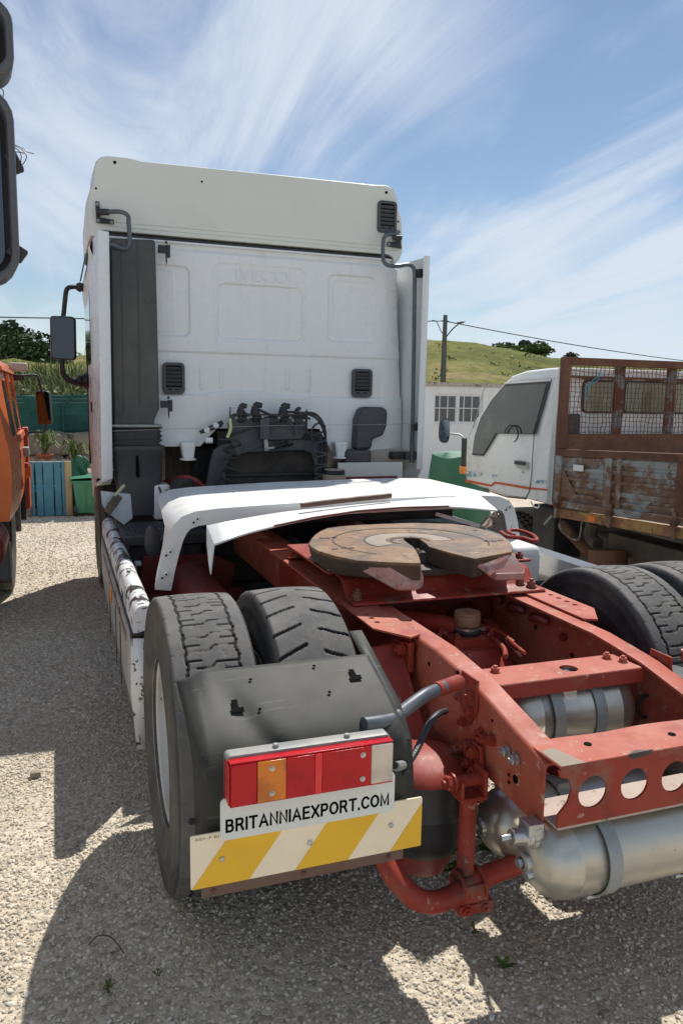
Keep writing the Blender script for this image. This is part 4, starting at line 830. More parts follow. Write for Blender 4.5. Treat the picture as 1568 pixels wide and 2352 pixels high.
for i,(u_,v_,s_) in enumerate(((553,943,1.0),(586,938,1.15),(650,944,1.15),(681,950,.7))):
    c_ = {0:(-0.254,3.03,1.639),1:(-0.144,3.03,1.646),2:(0.072,3.03,1.642),3:(0.18,3.03,1.623)}[i]; c_ = Vector(c_)
    m = MB(); m.lathe([(.026*s_,-.03),(.030*s_,-.01),(.030*s_,.02),(.024*s_,.035),(.024*s_,.05)], c_, (0,0,1), 16); m.tube([c_+Vector((0,0,.045)),c_+Vector((.015,0,.06)),c_+Vector((.045*s_,-.003,.055))],[.024*s_,.022*s_,.017*s_],12); m.lathe([(.022,0),(.03,.004),(.022,.02)], c_+Vector((0,-.02,-.045)), (0,-.2,-1), 12)
    m.build('air_coupling', DARKM, T)
    for dx in (-.045,.045): m = MB(); m.hexb(c_+Vector((dx,-.045,-.03)),(0,-1,0),.009,.008); m.build('bolt', GALV, T)
HOSES = [[(-0.243,3.02,1.659),(-0.19,2.99,1.621),(-0.107,2.99,1.609),(0.03,3,1.626),(0.202,3,1.621),(0.279,3,1.605)],
 [(-0.127,3.02,1.673),(-0.074,2.99,1.648),(-0.013,2.99,1.626),(0.061,2.99,1.62)],
 [(0.087,3.02,1.655),(0.164,2.99,1.654),(0.251,2.99,1.644),(0.328,2.98,1.606),(0.379,2.98,1.529),(0.401,2.98,1.439),(0.417,2.98,1.345)],
 [(0.236,3,1.654),(0.307,2.98,1.645),(0.36,2.97,1.596),(0.393,2.97,1.513),(0.398,2.97,1.43)],
 [(0.251,3,1.595),(0.242,2.97,1.53),(0.271,2.97,1.48),(0.327,2.97,1.486),(0.376,2.97,1.513),(0.386,2.97,1.553),(0.34,2.97,1.573),(0.298,2.97,1.546),(0.278,2.97,1.48),(0.307,2.97,1.413)],
 [(-0.369,3,1.462),(-0.24,2.99,1.511),(-0.107,2.99,1.551),(0.062,2.99,1.571),(0.137,2.99,1.545),(0.159,2.99,1.479)],
 [(0.401,3,1.445),(0.41,3,1.309),(0.398,3,1.191),(0.385,3,1.088)],[(0.372,3,1.478),(0.381,3,1.343),(0.369,3,1.208),(0.36,3,1.089)]]
for h, r_ in zip(HOSES, (.009,.010,.010,.009,.008,.006,.016,.012)): m = MB(); m.tube(smooth_path(h,6), r_, 8); m.build('air_hose', RUBBER, T)
def coil(pts, r, tr_, name, mt):
    m = MB(); m.tube(smooth_path(pts,7), tr_, 7); return m.build(name, mt, T)
coil([(-0.422,2.98,1.448),(-0.319,2.93,1.444),(-0.28,2.93,1.412),(-0.386,3,1.375),(-0.333,2.94,1.344),(-0.281,2.94,1.321),(-0.389,3,1.298),(-0.392,2.97,1.255),(-0.301,2.94,1.218),(-0.393,3,1.22),(-0.407,2.98,1.173),(-0.324,2.94,1.134),(-0.42,3,1.155),(-0.436,3,1.107),(-0.35,2.94,1.089),(-0.383,2.94,1.077)],0,.008,'spiral_air_line',RUBBER)
coil([(0.388,2.94,1.441),(0.321,2.97,1.413),(0.314,2.97,1.36),(0.386,2.92,1.339),(0.322,2.97,1.306),(0.326,2.97,1.259),(0.387,2.92,1.256),(0.32,2.97,1.218),(0.331,2.97,1.178),(0.385,2.92,1.182),(0.317,2.97,1.144),(0.375,2.92,1.128)],0,.008,'spiral_air_line',BLUEG)
m = MB(); m.tube([(-0.345,2.99,1.601),(-0.342,2.97,1.544),(-0.349,2.97,1.506),(-0.369,2.97,1.464)], .012, 10); m.build('yellow_hose_sleeve', YELC, T)
m = MB(); m.bar((-0.341,2.99,1.687),(-0.345,2.99,1.601),.010,.008); m.build('bracket_pin', DARKM, T)
m = MB(); m.bar((0.247,2.99,1.677),(0.248,2.99,1.585),.010,.008); m.build('bracket_pin', DARKM, T)
m = MB(); m.bar((-0.073,2.99,1.453),(-0.063,2.99,1.364),.030,.006,(0,1,0)); m.bar((-0.069,2.98,1.381),(-0.001,2.98,1.391),.014,.014); m.build('pale_link', mat('pale_link_paint',(.40,.38,.33),.5), T)
m = MB(); a_ = Vector((-0.008,2.98,1.391)); b_ = Vector((0.094,2.98,1.42)); d_ = b_-a_; m.lathe([(.014+.010*(k%2), d_.length*k/9) for k in range(10)]+[(.03,d_.length*1.02),(.03,d_.length*1.35),(.02,d_.length*1.4)], a_, d_, 12); m.build('shift_linkage_boot', RUBBER, T)
m = MB(); m.tube([(-1.2,2.985,1.51),(-.8,3.05,1.52),(0,2.96,1.555),(.8,3.05,1.56),(1.24,3.0,1.575)],.0022,4); m.build('stretched_wire', GALV, T)
# cab rear mounts
for xx in (-.632,.575):
    m = MB(); m.plate([(xx-.04,3.10,1.30),(xx+.04,3.10,1.30),(xx+.055,3.10,1.42),(xx-.055,3.10,1.42)],(0,.10,0)); m.build('cab_mount_post', WHITE, T, bev=.012)
    m = MB(); m.lathe([(.062,0),(.062,.010),(.045,.016)], (xx,3.14,1.288), (0,0,1), 18); m.build('mount_flange', WHITE, T)
m = MB(); m.cyl((-.52,3.02,1.44),(-.47,3.02,1.44),.022,12); m.build('pale_roller', WHITE, T)
m = MB(); rows = [[(x_, 3.09+dy, z_) for x_, z_ in pr] for dy, pr in ((0,[(.69,1.36),(.70,1.60),(.735,1.685),(.78,1.70),(.93,1.70),(.965,1.67),(.96,1.55),(.93,1.47),(.84,1.44),(.83,1.36)]),)]
m.plate(rows[0],(0,.12,0)); m.build('filler_housing', PLAS2, T, bev=.025, seg=4)
m = MB(); m.b2((.60,3.08,1.22),(.83,3.2,1.36)); m.build('filler_elbow', PLAS2, T, bev=.03, seg=4)
m = MB(); m.lathe([(.09,0),(.09,.05),(.075,.055),(.075,.09)], (0.429,2.85,1.138), (0,0,1), 20); m.build('reservoir', mat('yellowed_reservoir',(.40,.34,.26),.5), T)
m = MB(); m.lathe([(.082,0),(.082,.035),(.05,.04)], (0.428,2.85,1.188), (0,0,1), 16); m.build('reservoir_cap', RUBBER, T)
m = MB(); m.box((0.785,3,1.184),(.55,.02,.16)); m.build('white_splash_panel', FAIR, T)
m = MB(); m.box((0.767,2.95,1.127),(.45,.03,.06)); m.build('red_rail', REDDARK, T)
m = MB(); m.box((1.134,3.15,1.305),(.22,.10,.06)); m.build('latch_body', DARKM, T, bev=.01)
# mirror on the left
m = MB(); m.tube(smooth_path([(-1.25,4.95,2.726),(-1.334,4.92,2.717),(-1.402,4.9,2.706),(-1.429,4.9,2.674),(-1.443,4.9,2.59),(-1.462,4.9,2.444)],5), .021, 10); m.build('mirror_arm', DARKM, T)
m = MB(); m.tube(smooth_path([(-1.482,4.9,2.065),(-1.485,4.9,1.971),(-1.461,4.9,1.909),(-1.391,4.92,1.864),(-1.29,5,1.859)],5), [.02+.0006*i for i in range(21)], 10); m.build('mirror_arm', DARKM, T)
m = MB(); m.lathe([(.03,0),(.06,.03),(.05,.05),(.075,.08),(.06,.10),(.085,.14)], (-1.368,4.93,1.872), (1,.2,.05), 14); m.build('arm_boot', RUBBER, T)
m = MB(); m.lathe([(.03,0),(.045,.03),(.035,.05),(.05,.08),(.04,.10),(.06,.14)], (-1.341,4.93,2.718), (1,.2,.0), 14); m.build('arm_boot', RUBBER, T)
mc = Vector((-1.472,4.88,2.254)); M_ = Matrix.Translation(mc)@Euler((R(2),R(1),R(-8))).to_matrix().to_4x4()
hs = curve_plate(rrect(-.108,-.195,.108,.195,.035), [], .07, M_@MXZ@Matrix.Translation((0,0,-.03)), PLAS2, 'mirror_housing', .02, T)
curve_plate(rrect(-.088,-.178,.100,.178,.025), [], .004, M_@MXZ@Matrix.Translation((.0,0,.029)), MIRR, 'mirror_glass', 0, hs)

# ---- chassis rails
RO = -.063
def rail(sx):
    st = [(3.4,.43,.955,.70),(1.6,.405,.955,.69),(.9,.388,.955,.68),(-.50,.385,.955,.68),(-.63,.385,.943,.68),(-.756,.385,.930,.68),(-.95,.385,.890,.675),(-1.135,.385,.851,.661)]
    m = MB(); rows = []
    for y, x, zt, zb in st:
        w_, t_ = .078, .008
        P = [(x-w_,zt-t_),(x-w_,zt),(x-.012,zt),(x-.003,zt-.004),(x,zt-.013),(x,zb+.012),(x-.003,zb+.003),(x-.012,zb),(x-w_,zb),(x-w_,zb+t_),(x-t_-.006,zb+t_),(x-t_,zb+t_+.006),(x-t_,zt-t_-.006),(x-t_-.006,zt-t_)]
        rows.append([(sx*px+(RO if sx > 0 else 0), y, pz) for px, pz in P])
    m.grid(rows, True); n_ = len(rows[0]); m.f.append(tuple(range(n_))); m.f.append(tuple(range((len(st)-1)*n_, len(st)*n_)))
    return m.build('chassis_rail', REDTOP, T, angle=50)
rl = rail(-1); rr_ = rail(1)
# longitudinal mounting angles on top of the rails, with a row of holes
for sx in (-1,1):
    ro = RO if sx > 0 else 0
    out_ = [(sx*.372,1.55),(sx*.50,1.55),(sx*.505,-.25),(sx*.418,-.385),(sx*.372,-.36)]
    an = curve_plate(out_, [circle2(sx*.462, .035-.055*k, .0115, 14) for k in range(5)]+[circle2(sx*.462, .62+.055*k, .0115, 14) for k in range(4)], .007, Matrix.Translation((ro,0,.962)), REDTOP, 'mounting_angle', 0, T)
    m = MB(); m.b2((sx*.3925+ro,-.34,.73),(sx*.400+ro,1.5,.957)); m.build('angle_web', RED, T, bev=.002)
# rear crossmember with big lightening holes
hx = [-.27,-.137,-.004,.129,.262]
ol = [(-.372,.700),(-.372,.735),(-.345,.765),(-.335,.80),(-.345,.83),(-.372,.838),(-.378,.856),(-.36,.866),(.378,.866),(.378,.700)]
rc = curve_plate(ol, [circle2(x, .783, .044, 28) for x in hx], .007, Matrix.Translation((0,-1.185,0))@MXZ, RED, 'rear_crossmember', .0, T)
m = MB(); m.strip([(-.375+.05*i, -1.188, .868-.0) for i in range(16)], [(-.375+.05*i, -1.04+.004*math.sin(i), .866) for i in range(16)], (0,0,-.007)); m.build('crossmember_top', REDTOP, T, bev=.002)
m = MB(); m.strip([(-.37+.05*i, -1.188, .700) for i in range(16)], [(-.37+.05*i, -1.05, .700) for i in range(16)], (0,0,-.007)); m.build('crossmember_bottom', mat('light_dusty_steel',(.42,.33,.28),.7,spots=[((.2,.13,.1),30,.6,.06,.8)],bump=(40,.5,.003)), T)
for x, y in ((-.225,-1.10),(.04,-1.12),(.27,-1.10)): m = MB(); m.lathe([(.011,0),(.011,.0015)], (x,y,.8675), (0,0,1), 14); m.build('bolt_hole', BLACK, rc)
m = MB(); m.add([(-.17,-1.192,.872),(-.09,-1.194,.876),(-.13,-1.17,.869),(-.165,-1.20,.862),(-.10,-1.197,.864)],[(0,3,4,1),(0,1,2)]); m.build('torn_edge', GREASE, rc)
m = MB(); m.strip([(-.372,-1.19,.869),(-.30,-1.192,.870)],[(-.372,-1.10,.868),(-.33,-1.09,.868)],(0,0,-.001)); m.build('dirt_patch', mat('dried_dirt',(.30,.25,.19),.95,bump=(60,.5,.003)), rc)
# tank carrier crossmember
cm = curve_plate(rrect(-.30,-.765,.243,-.625,.015), [circle2(.0,-.70,.030,24)], .007, Matrix.Translation((0,0,.915)), REDTOP, 'tank_crossmember', .0, T)
m = MB(); m.strip([(-.30,-.768,.917),(.243,-.768,.917)], [(-.30,-.775,.872),(.243,-.775,.872)], (0,.006,0)); m.build('crossmember_lip', RED, T, bev=.002)
for p in ((.185,-.655),(.215,-.70),(-.25,-.66)): m = MB(); m.hexb((p[0],p[1],.919),(0,0,1),.014,.011); m.build('bolt', REDTOP, cm)
def tank(x0, x1, y, z, r, straps, lb=None, sm=GALV):
    L_ = x1-x0; m = MB()
    m.lathe([(.001,0),(r*.35,.006),(r*.65,.022),(r*.86,.045),(r*.97,.072),(r,.098),(r*1.012,.10),(r*1.012,.106),(r,.108),(r,L_-.108),(r*1.012,L_-.106),(r*1.012,L_-.10),(r,L_-.098),(r*.97,L_-.072),(r*.86,L_-.045),(r*.65,L_-.022),(r*.35,L_-.006),(.001,L_)], (x0,y,z), (1,0,0), 48, False)
    o = m.build('air_tank', ALU, T, angle=40)
    for sx in straps:
        m = MB(); rr__ = r+.004
        m.grid([[(sx+dx, y+math.cos(a)*(rr__+dr), z+math.sin(a)*(rr__+dr)) for dx, dr in ((-.020,0),(-.020,.004),(.020,.004),(.020,0))] for a in [2*math.pi*i/40 for i in range(41)]]); m.build('tank_strap', sm, o, bev=.0)
        m = MB(); m.b2((sx-.021,y-r*.45,z+r*.9),(sx+.021,y-r*.38,z+r+.018)); m.build('strap_bracket', sm, o)
        m = MB(); m.cyl((sx-.022,y-.03,z-r-.012),(sx+.022,y-.03,z-r-.012),.007,8); m.build('strap_bolt', STEEL, o)
    m = MB(); m.lathe([(.028,-.012),(.028,.012),(.016,.014),(.016,-.0)], (x0+.002,y-.0,z), (-1,0,0), 18); m.lathe([(.012,.0),(.012,.025)], (x0,y,z), (-1,0,0), 6); m.build('tank_plug', STEEL, o)
    return o
tank(-.245, .262, -.665, .765, .124, (-.085,.072))
tank(-.415, .60, -1.12, .575, .110, (-.215,.085))
tank(-.36, .30, -.80, .485, .105, (-.10,.1))
# valve fitting on the rear tank
m = MB(); m.lathe([(.022,0),(.022,.04),(.03,.045),(.03,.055),(.018,.06)], (-.47,-1.13,.66), (1,0,-.1), 12); m.lathe([(.009,0),(.009,.03)], (-.50,-1.13,.662), (1,0,0), 8); m.lathe([(.028,0),(.028,.03),(.020,.04),(.020,.075)], (-.405,-1.13,.685), (.3,0,-1), 12); m.lathe([(.024,0),(.024,.018)], (-.392,-1.13,.610), (.3,0,-1), 6); m.tube([(-.385,-1.13,.59),(-.383,-1.132,.565),(-.40,-1.135,.55),(-.425,-1.138,.547)],[.016,.018,.018,.015],10); m.box((-.41,-1.13,.68),(.045,.05,.035)); m.build('drain_valve', STEEL, T, bev=.002)
# coupling base plate across the rails
rows = []
for i in range(25):
    x = -.475+.88*i/24
    rows.append([(x,.03,.966),(x,.035,.972),(x,.10,.974),(x,.125,.985),(x,.165,1.035),(x,.20,1.045),(x,.85,1.045),(x,.88,1.03),(x,.93,.972),(x,.99,.970)])
m = MB(); m.grid(rows); o = m.build('coupling_base_plate', RED, T, angle=60); s_ = o.modifiers.new('s','SOLIDIFY'); s_.thickness = .008; s_.offset = 1
b_ = o.modifiers.new('b','BEVEL'); b_.width = .002; b_.limit_method = 'ANGLE'
for x, y in ((-.448,.066),(-.425,.115),(.358,.066),(.332,.115),(-.448,.92),(.35,.92)):
    m = MB(); m.hexb((x,y,.984),(0,0,1),.019,.018); m.build('mounting_bolt', mat('rusty_bolt',(.22,.08,.045),.6,bump=(60,.5,.002)), T)
for sx, x in ((-1,-.40),(1,.36)):
    m = MB(); m.plate([(x,.28,1.046),(x,.84,1.046),(x,.66,1.115),(x,.46,1.115)],(.05*-sx,0,0)); m.build('coupling_pedestal', RED, T, bev=.006)
    m = MB(); m.plate([(x-.11*(-sx>0),.24,1.05),(x+.11,.24,1.05),(x+.11,.86,1.05),(x-.11*(-sx>0),.86,1.05)],(0,0,.012)); m.build('pedestal_foot', RED, T, bev=.004)
    for yy in (.28,.82): m = MB(); m.hexb((x+.07,yy,1.062),(0,0,1),.018,.016); m.build('mounting_bolt', RED, T)
    m = MB(); m.cyl((x-.05,.56,1.09),(x+.07,.56,1.09),.045,16); m.build('pivot_bush', GREASE, T)
# coupling plate (fifth wheel)
ZF = 1.15
top = [(-0.537,0.423,1.15),(-0.495,0.518,1.15),(-0.45,0.608,1.15),(-0.392,0.701,1.15),(-0.333,0.774,1.15),(-0.256,0.807,1.15),(-0.165,0.824,1.15),(-0.016,0.829,1.15),(0.148,0.817,1.15),(0.33,0.744,1.15),(0.376,0.664,1.15),(0.397,0.567,1.15),(0.391,0.419,1.15),(0.368,0.275,1.15),(0.303,0.142,1.15),(0.232,0.033,1.15),(0.009,-0.053,1.15),(-0.014,0.006,1.15),(-0.029,0.064,1.15),(-0.046,0.144,1.15),(-0.058,0.227,1.15),(-0.035,0.313,1.15),(-0.019,0.396,1.15),(-0.021,0.442,1.15),(-0.04,0.458,1.15),(-0.066,0.453,1.15),(-0.092,0.415,1.15),(-0.107,0.353,1.15),(-0.124,0.244,1.15),(-0.157,0.136,1.15),(-0.196,0.028,1.15),(-0.238,-0.071,1.15),(-0.356,-0.022,1.15),(-0.464,0.04,1.15),(-0.513,0.14,1.15),(-0.545,0.248,1.15),(-0.551,0.336,1.15)]
m = MB(); m.plate(top, (0,0,-.014)); fw_ = m.build('coupling_plate_top', RUSTP, T, bev=.003, angle=30)
cxf = sum(p[0] for p in top)/len(top); cyf = sum(p[1] for p in top)/len(top)
low = [(p[0]+(cxf-p[0])*.045, p[1]+(cyf-p[1])*.03, p[2]-.075+.02*noise.noise(Vector(p)*9)) for p in top]
topl = [(p[0]+(cxf-p[0])*.004, p[1]+(cyf-p[1])*.004, p[2]-.0135) for p in top]
m = MB(); m.grid([topl, [(a[0]*.6+b[0]*.4,a[1]*.6+b[1]*.4,a[2]-.03) for a,b in zip(topl,low)], low], True); m.f.append(tuple(range(2*len(top),3*len(top)))); m.build('coupling_plate_body', GREASE, T, angle=40)
rampL = [(-0.46,0.049,1.148),(-0.352,-0.014,1.148),(-0.234,-0.062,1.148),(-0.197,-0.015,1.085),(-0.211,-0.037,1.075),(-0.246,-0.063,1.073),(-0.323,-0.057,1.075),(-0.333,-0.039,1.08)]
m = MB(); m.plate(rampL,(0,0,-.035)); m.build('coupling_ramp', PINK, T, bev=.008, seg=3)
rampR = [(0.238,0.041,1.148),(0.013,-0.044,1.148),(0.107,-0.019,1.085),(0.115,-0.047,1.08),(0.233,-0.064,1.08),(0.261,-0.028,1.085)]
m = MB(); m.plate(rampR,(0,0,-.03)); m.build('coupling_ramp', PINK, T, bev=.006, seg=3)
GRV = mat('grease_groove',(.07,.05,.035),.85)
C5 = Vector((-0.084,0.358,1.15))
def arc(r, a0, a1, wd, sx=1.0, sy=1.0, cc=None):
    cc = cc or C5; n_ = 40; A_ = []; B_ = []
    for i in range(n_+1):
        a = R(a0+(a1-a0)*i/n_); w2 = wd*(.6+.4*math.sin(math.pi*i/n_))
        A_.append((cc[0]+(r-w2)*sx*math.cos(a), cc[1]+(r-w2)*sy*math.sin(a), ZF+.0015)); B_.append((cc[0]+(r+w2)*sx*math.cos(a), cc[1]+(r+w2)*sy*math.sin(a), ZF+.0015))
    m = MB(); m.strip(A_, B_, (0,0,-.002)); m.build('grease_groove', GRV, fw_)
arc(.345,-32,222,.0055,1,.98); arc(.205,-8,205,.004); arc(.085,-10,210,.007)
m = MB(); m.strip([(C5.x+.20*math.cos(R(a)),C5.y+.20*math.sin(R(a)),ZF+.001) for a in range(-8,206,6)],[(C5.x+.11*math.cos(R(a)),C5.y+.11*math.sin(R(a)),ZF+.001) for a in range(-8,206,6)],(0,0,-.0015)); m.build('polished_ring', mat('grey_worn_steel',(.24,.20,.15),.5,var=[((.33,.22,.13),6,.4,.65,.8)],bump=(40,.3,.002)), fw_)
for u_,v_ in (): pass
for p in [(-0.443,0.527,1.15),(-0.417,0.52,1.15),(-0.385,0.523,1.15),(-0.469,0.275,1.15),(-0.424,0.283,1.15),(-0.396,0.275,1.15),(0.253,0.271,1.15),(0.284,0.263,1.15),(0.323,0.275,1.15),(0.337,0.53,1.15)]:
    m = MB(); m.lathe([(.014,0),(.014,.0015)], p, (0,0,1), 14); m.build('plugged_hole', GRV, fw_)
m = MB(); m.tube([(C5.x+.02,C5.y-.1,1.09),(C5.x+.06,C5.y-.02,1.085),(C5.x+.05,C5.y+.05,1.08)], .03, 12); m.b2((C5.x-.05,C5.y-.22,1.04),(C5.x+.30,C5.y+.05,1.07)); m.build('locking_jaw', GREASE, T, bev=.006)
m = MB(); m.hexb((-0.48,0.27,1.079),(-.2,-1,.2),.022,.03); m.build('grease_nipple', STEEL, T)
m = MB(); m.tube(smooth_path([(0.506,0.568,1.13),(0.472,0.452,1.13),(0.55,0.441,1.12),(0.558,0.357,1.12),(0.603,0.403,1.12),(0.647,0.514,1.12),(0.657,0.627,1.12),(0.627,0.662,1.12),(0.576,0.608,1.12),(0.548,0.514,1.12)],5), .010, 8); m.build('release_handle', RED, T)
# rusty pipe lying on the deck
o = MB().tube([(-0.315,1.26,1.193),(-0.055,1.3,1.208),(0.244,1.34,1.222)], .015, 12).build('rusty_pipe', mat('brown_rusty_pipe',(.11,.055,.04),.65,bump=(60,.4,.002))); tag(o, 'short rusty brown steel pipe lying across the white fairing deck', 'pipe')

# ---- axle, differential, cross tube, centre casting
m = MB(); m.lathe([(.07,-1.05),(.085,-.55),(.11,-.35),(.16,-.22),(.20,-.10),(.20,.10),(.16,.22),(.11,.35),(.085,.55),(.07,1.05)], (0,0,.528), (1,0,0), 24); m.build('rear_axle', REDDARK, T)
m = MB(); m.lathe([(.001,-.22),(.10,-.21),(.19,-.15),(.22,-.06),(.22,.02),(.19,.09),(.17,.11)], (.03,0,.60), (0,0,1), 32, False); m.build('differential_casing', RED, T)
m = MB(); m.lathe([(.175,0),(.178,.012),(.15,.03),(.12,.06),(.105,.085)], (.03,-.01,.70), (0,0,1), 32); m.build('v_arm_hub', RED, T)
m = MB(); m.box((.02,.0,.80),(.20,.15,.045))
for dx,dy in ((-.08,-.055),(.08,-.055),(-.08,.055),(.08,.055)): m.hexb((.02+dx,dy,.822),(0,0,1),.016,.013)
m.build('hub_flange', RED, T, bev=.008)
HX, HY0 = .018, .005
m = MB(); m.lathe([(.055,0),(.058,.015),(.05,.022)], (HX,HY0,.822), (0,0,1), 24); m.build('hub_boot', RUBBER, T)
m = MB(); m.lathe([(.055,.0),(.055,.010)], (HX,HY0,.845), (0,0,1), 24); m.box((.068,-.035,.850),(.02,.015,.012)); m.build('boot_clamp', STEEL, T)
m = MB(); m.lathe([(.046,.0),(.053,.006),(.055,.04),(.051,.048),(.054,.05),(.052,.060),(.044,.062)], (HX,HY0,.856), (0,0,1), 28); m.build('hub_cap', mat('rusty_red_cap',(.26,.10,.06),.6,var=[((.35,.22,.14),12,.4,.65,.8)],bump=(50,.4,.002)), T)
m = MB(); m.tube([(-.36,.42,.84),(-.12,.16,.845),(.0,.03,.84)], .040, 14); m.tube([(.33,.55,.82),(.14,.22,.84),(.05,.06,.84)], .036, 12); m.build('v_arm', RED, T)
m = MB(); m.b2((-.377,1.05,.70),(.314,1.12,.93)); m.build('front_crossmember', RED, T, bev=.006)
m = MB(); m.b2((-.377,.30,.78),(.314,.44,.90)); m.build('centre_crossmember', REDDARK, T, bev=.006)
m = MB(); m.b2((-.30,-.5,.34),(.34,1.1,.36)); m.build('propshaft_shadow_plate', SURF, T) if False else None
m = MB(); m.cyl((0,.25,.55),(0,3.2,.78),.06,14); m.build('propshaft', DARKM, T)
def cable(pts, r, name, mt): m = MB(); m.tube(smooth_path(pts,6), r, 7); return m.build(name, mt, T)
cable([(-0.034,0.25,0.876),(-0.007,0.2,0.883),(-0.027,0.12,0.874),(-0.066,0.05,0.844),(-0.129,-0.03,0.81)],.007,'red_brake_line',RED)
cable([(-0.045,0.25,0.871),(-0.022,0.2,0.879),(-0.041,0.12,0.864),(-0.085,0.04,0.84),(-0.149,-0.04,0.809)],.006,'red_brake_line',RED)
cable([(0.085,0.02,0.848),(0.106,-0.05,0.848),(0.105,-0.15,0.852),(0.05,-0.3,0.869),(-0.001,-0.45,0.888)],.007,'red_brake_line',RED)
cable([(0.079,0.01,0.844),(0.11,-0.06,0.834),(0.085,-0.2,0.843),(0.001,-0.42,0.87)],.007,'red_brake_line',REDDARK)
cable([(0.091,-0.05,0.82),(0.077,-0.15,0.826),(0.041,-0.25,0.833),(-0.017,-0.35,0.844)],.010,'red_brake_line',RED)
for p in ((-0.039,0.1,0.877),(-0.11,0,0.823),(0.101,-0.15,0.849),(0.018,-0.38,0.874)): m = MB(); m.lathe([(.013,0),(.013,.004)], p, (.4,-.3,-.8), 10); m.build('cable_tie', RUBBER, T)
m = MB(); m.bar((0.193,0.15,0.822),(0.169,-0.1,0.804),.04,.012); m.build('red_lever', RED, T)
cable([(0.37,-0.506,0.77),(0.37,-0.555,0.747),(0.37,-0.583,0.7),(0.37,-0.619,0.681)],.010,'red_brake_line',RED)
cable([(0.329,-0.72,0.79),(0.301,-0.72,0.796),(0.271,-0.72,0.769),(0.289,-0.72,0.728),(0.326,-0.72,0.72),(0.346,-0.72,0.749)],.006,'black_cable_loop',RUBBER)
m = MB(); m.bar((0.042,-0.1,0.918),(0.066,-0.35,0.849),.004,.02,(0,1,0)); m.build('thin_rod', STEEL, T) if False else None
# bolts and holes on the rails
for u_ in [(-0.387,-0.823,0.8),(-0.387,-0.841,0.794),(-0.387,-0.885,0.807),(-0.387,-0.697,0.867)]:
    m = MB(); m.hexb(u_,(-1,0,0),.015,.014); m.build('rail_bolt', RED, T)
for u_ in [(-0.387,-0.966,0.81),(-0.387,-1.011,0.808)]:
    m = MB(); m.hexb(u_,(-1,0,0),.015,.014); m.build('rail_bolt', STEEL, T)
for u_,r_ in [((-0.386,-0.662,0.932),.008),((-0.386,-0.753,0.671),.006),((-0.386,-1.011,0.748),.012),((-0.386,-0.978,0.745),.005),((-0.386,-0.98,0.724),.005),((-0.386,-0.878,0.863),.005),((-0.386,-0.344,0.892),.011),((-0.386,-0.269,0.9),.009),((-0.386,-0.465,0.893),.008),((-0.386,-0.239,0.783),.010),((-0.386,-0.315,0.785),.008)]:
    m = MB(); m.lathe([(r_,0),(r_,.0015)], u_, (-1,0,0), 12); m.build('rail_hole', BLACK, rl)
for k,(y,z) in enumerate(((-.3,.80),(-.25,.86),(-.05,.84),(.1,.88),(.3,.82),(-.5,.84),(-.9,.78))):
    m = MB(); m.lathe([(.016,0),(.016,.02)] if k%2 else [(.010,0),(.010,.002)], (.313,y,z), (-1,0,0), 10); m.build('rail_bolt' if k%2 else 'rail_hole', REDDARK if k%2 else BLACK, rr_)
for y in (-.15,.02,.2): m = MB(); m.tube(smooth_path([(.30,y,.89),(.28,y+.03,.90),(.28,y+.08,.885),(.30,y+.1,.89)],4),.018,8); m.build('rail_clip', REDDARK, T)
# brackets beneath the left angle, in the tyre gap
m = MB(); m.plate([(-0.42,-0.089,0.812),(-0.42,-0.248,0.916),(-0.42,-0.377,0.941),(-0.42,-0.378,0.835),(-0.42,-0.296,0.782),(-0.42,-0.114,0.76)],(.02,0,0)); m.build('suspension_bracket', RED, T, bev=.004)
for p in ((-0.425,-0.185,0.827),(-0.425,-0.336,0.906),(-0.425,-0.188,0.786),(-0.425,-0.331,0.827)): m = MB(); m.hexb(p,(-1,0,0),.02,.018); m.build('rail_bolt', RED, T)
m = MB(); m.plate([(-.56,-.62,.60),(-.42,-.62,.60),(-.42,-.30,.92),(-.52,-.28,.90)],(0,.02,0)); m.build('spring_gusset', RED, T, bev=.004)
# air spring
m = MB(); c_ = (-.505,-.69,.0); m.lathe([(.105,.40),(.122,.43),(.122,.51),(.129,.53),(.122,.55),(.127,.61),(.118,.652)], c_, (0,0,1), 32); m.build('air_spring_bellows', RUBBER, T)
m = MB(); m.lathe([(.150,.652),(.155,.660),(.146,.672),(.11,.690),(.07,.705),(.04,.71)], c_, (0,0,1), 32); m.build('air_spring_cap', RED, T)
m = MB(); m.lathe([(.08,.33),(.09,.35),(.105,.40)], c_, (0,0,1), 24); m.build('air_spring_base', REDDARK, T)
m = MB(); c2_ = (.56,-.56,.0); m.lathe([(.115,.40),(.135,.43),(.135,.50),(.142,.52),(.135,.54),(.140,.60),(.125,.635)], c2_, (0,0,1), 32); m.lathe([(.155,.635),(.16,.645),(.15,.665),(.10,.72),(.075,.80)], c2_, (0,0,1), 32); m.build('air_spring_bellows', RUBBER, T)
for sx in (-1,1):
    m = MB(); m.b2((sx*.47,-.72,.34),(sx*.64,.25,.40)); m.build('spring_beam', REDDARK, T, bev=.01)
    m = MB(); m.lathe([(.09,0),(.095,.02),(.095,.12),(.07,.15)], (sx*.40,-.30,.50), (0,1,.1), 20); m.build('brake_chamber', REDDARK, T)
m = MB(); m.b2((-.20,-.88,.33),(.42,-.47,.37)); m.build('added_shade_beam', REDDARK, T, bev=.01)  # unseen cross beam, added below the tanks to cast shade on the ground
m = MB(); m.b2((.10,-.62,.42),(.36,-.45,.62)); m.build('valve_block', REDDARK, T, bev=.015)
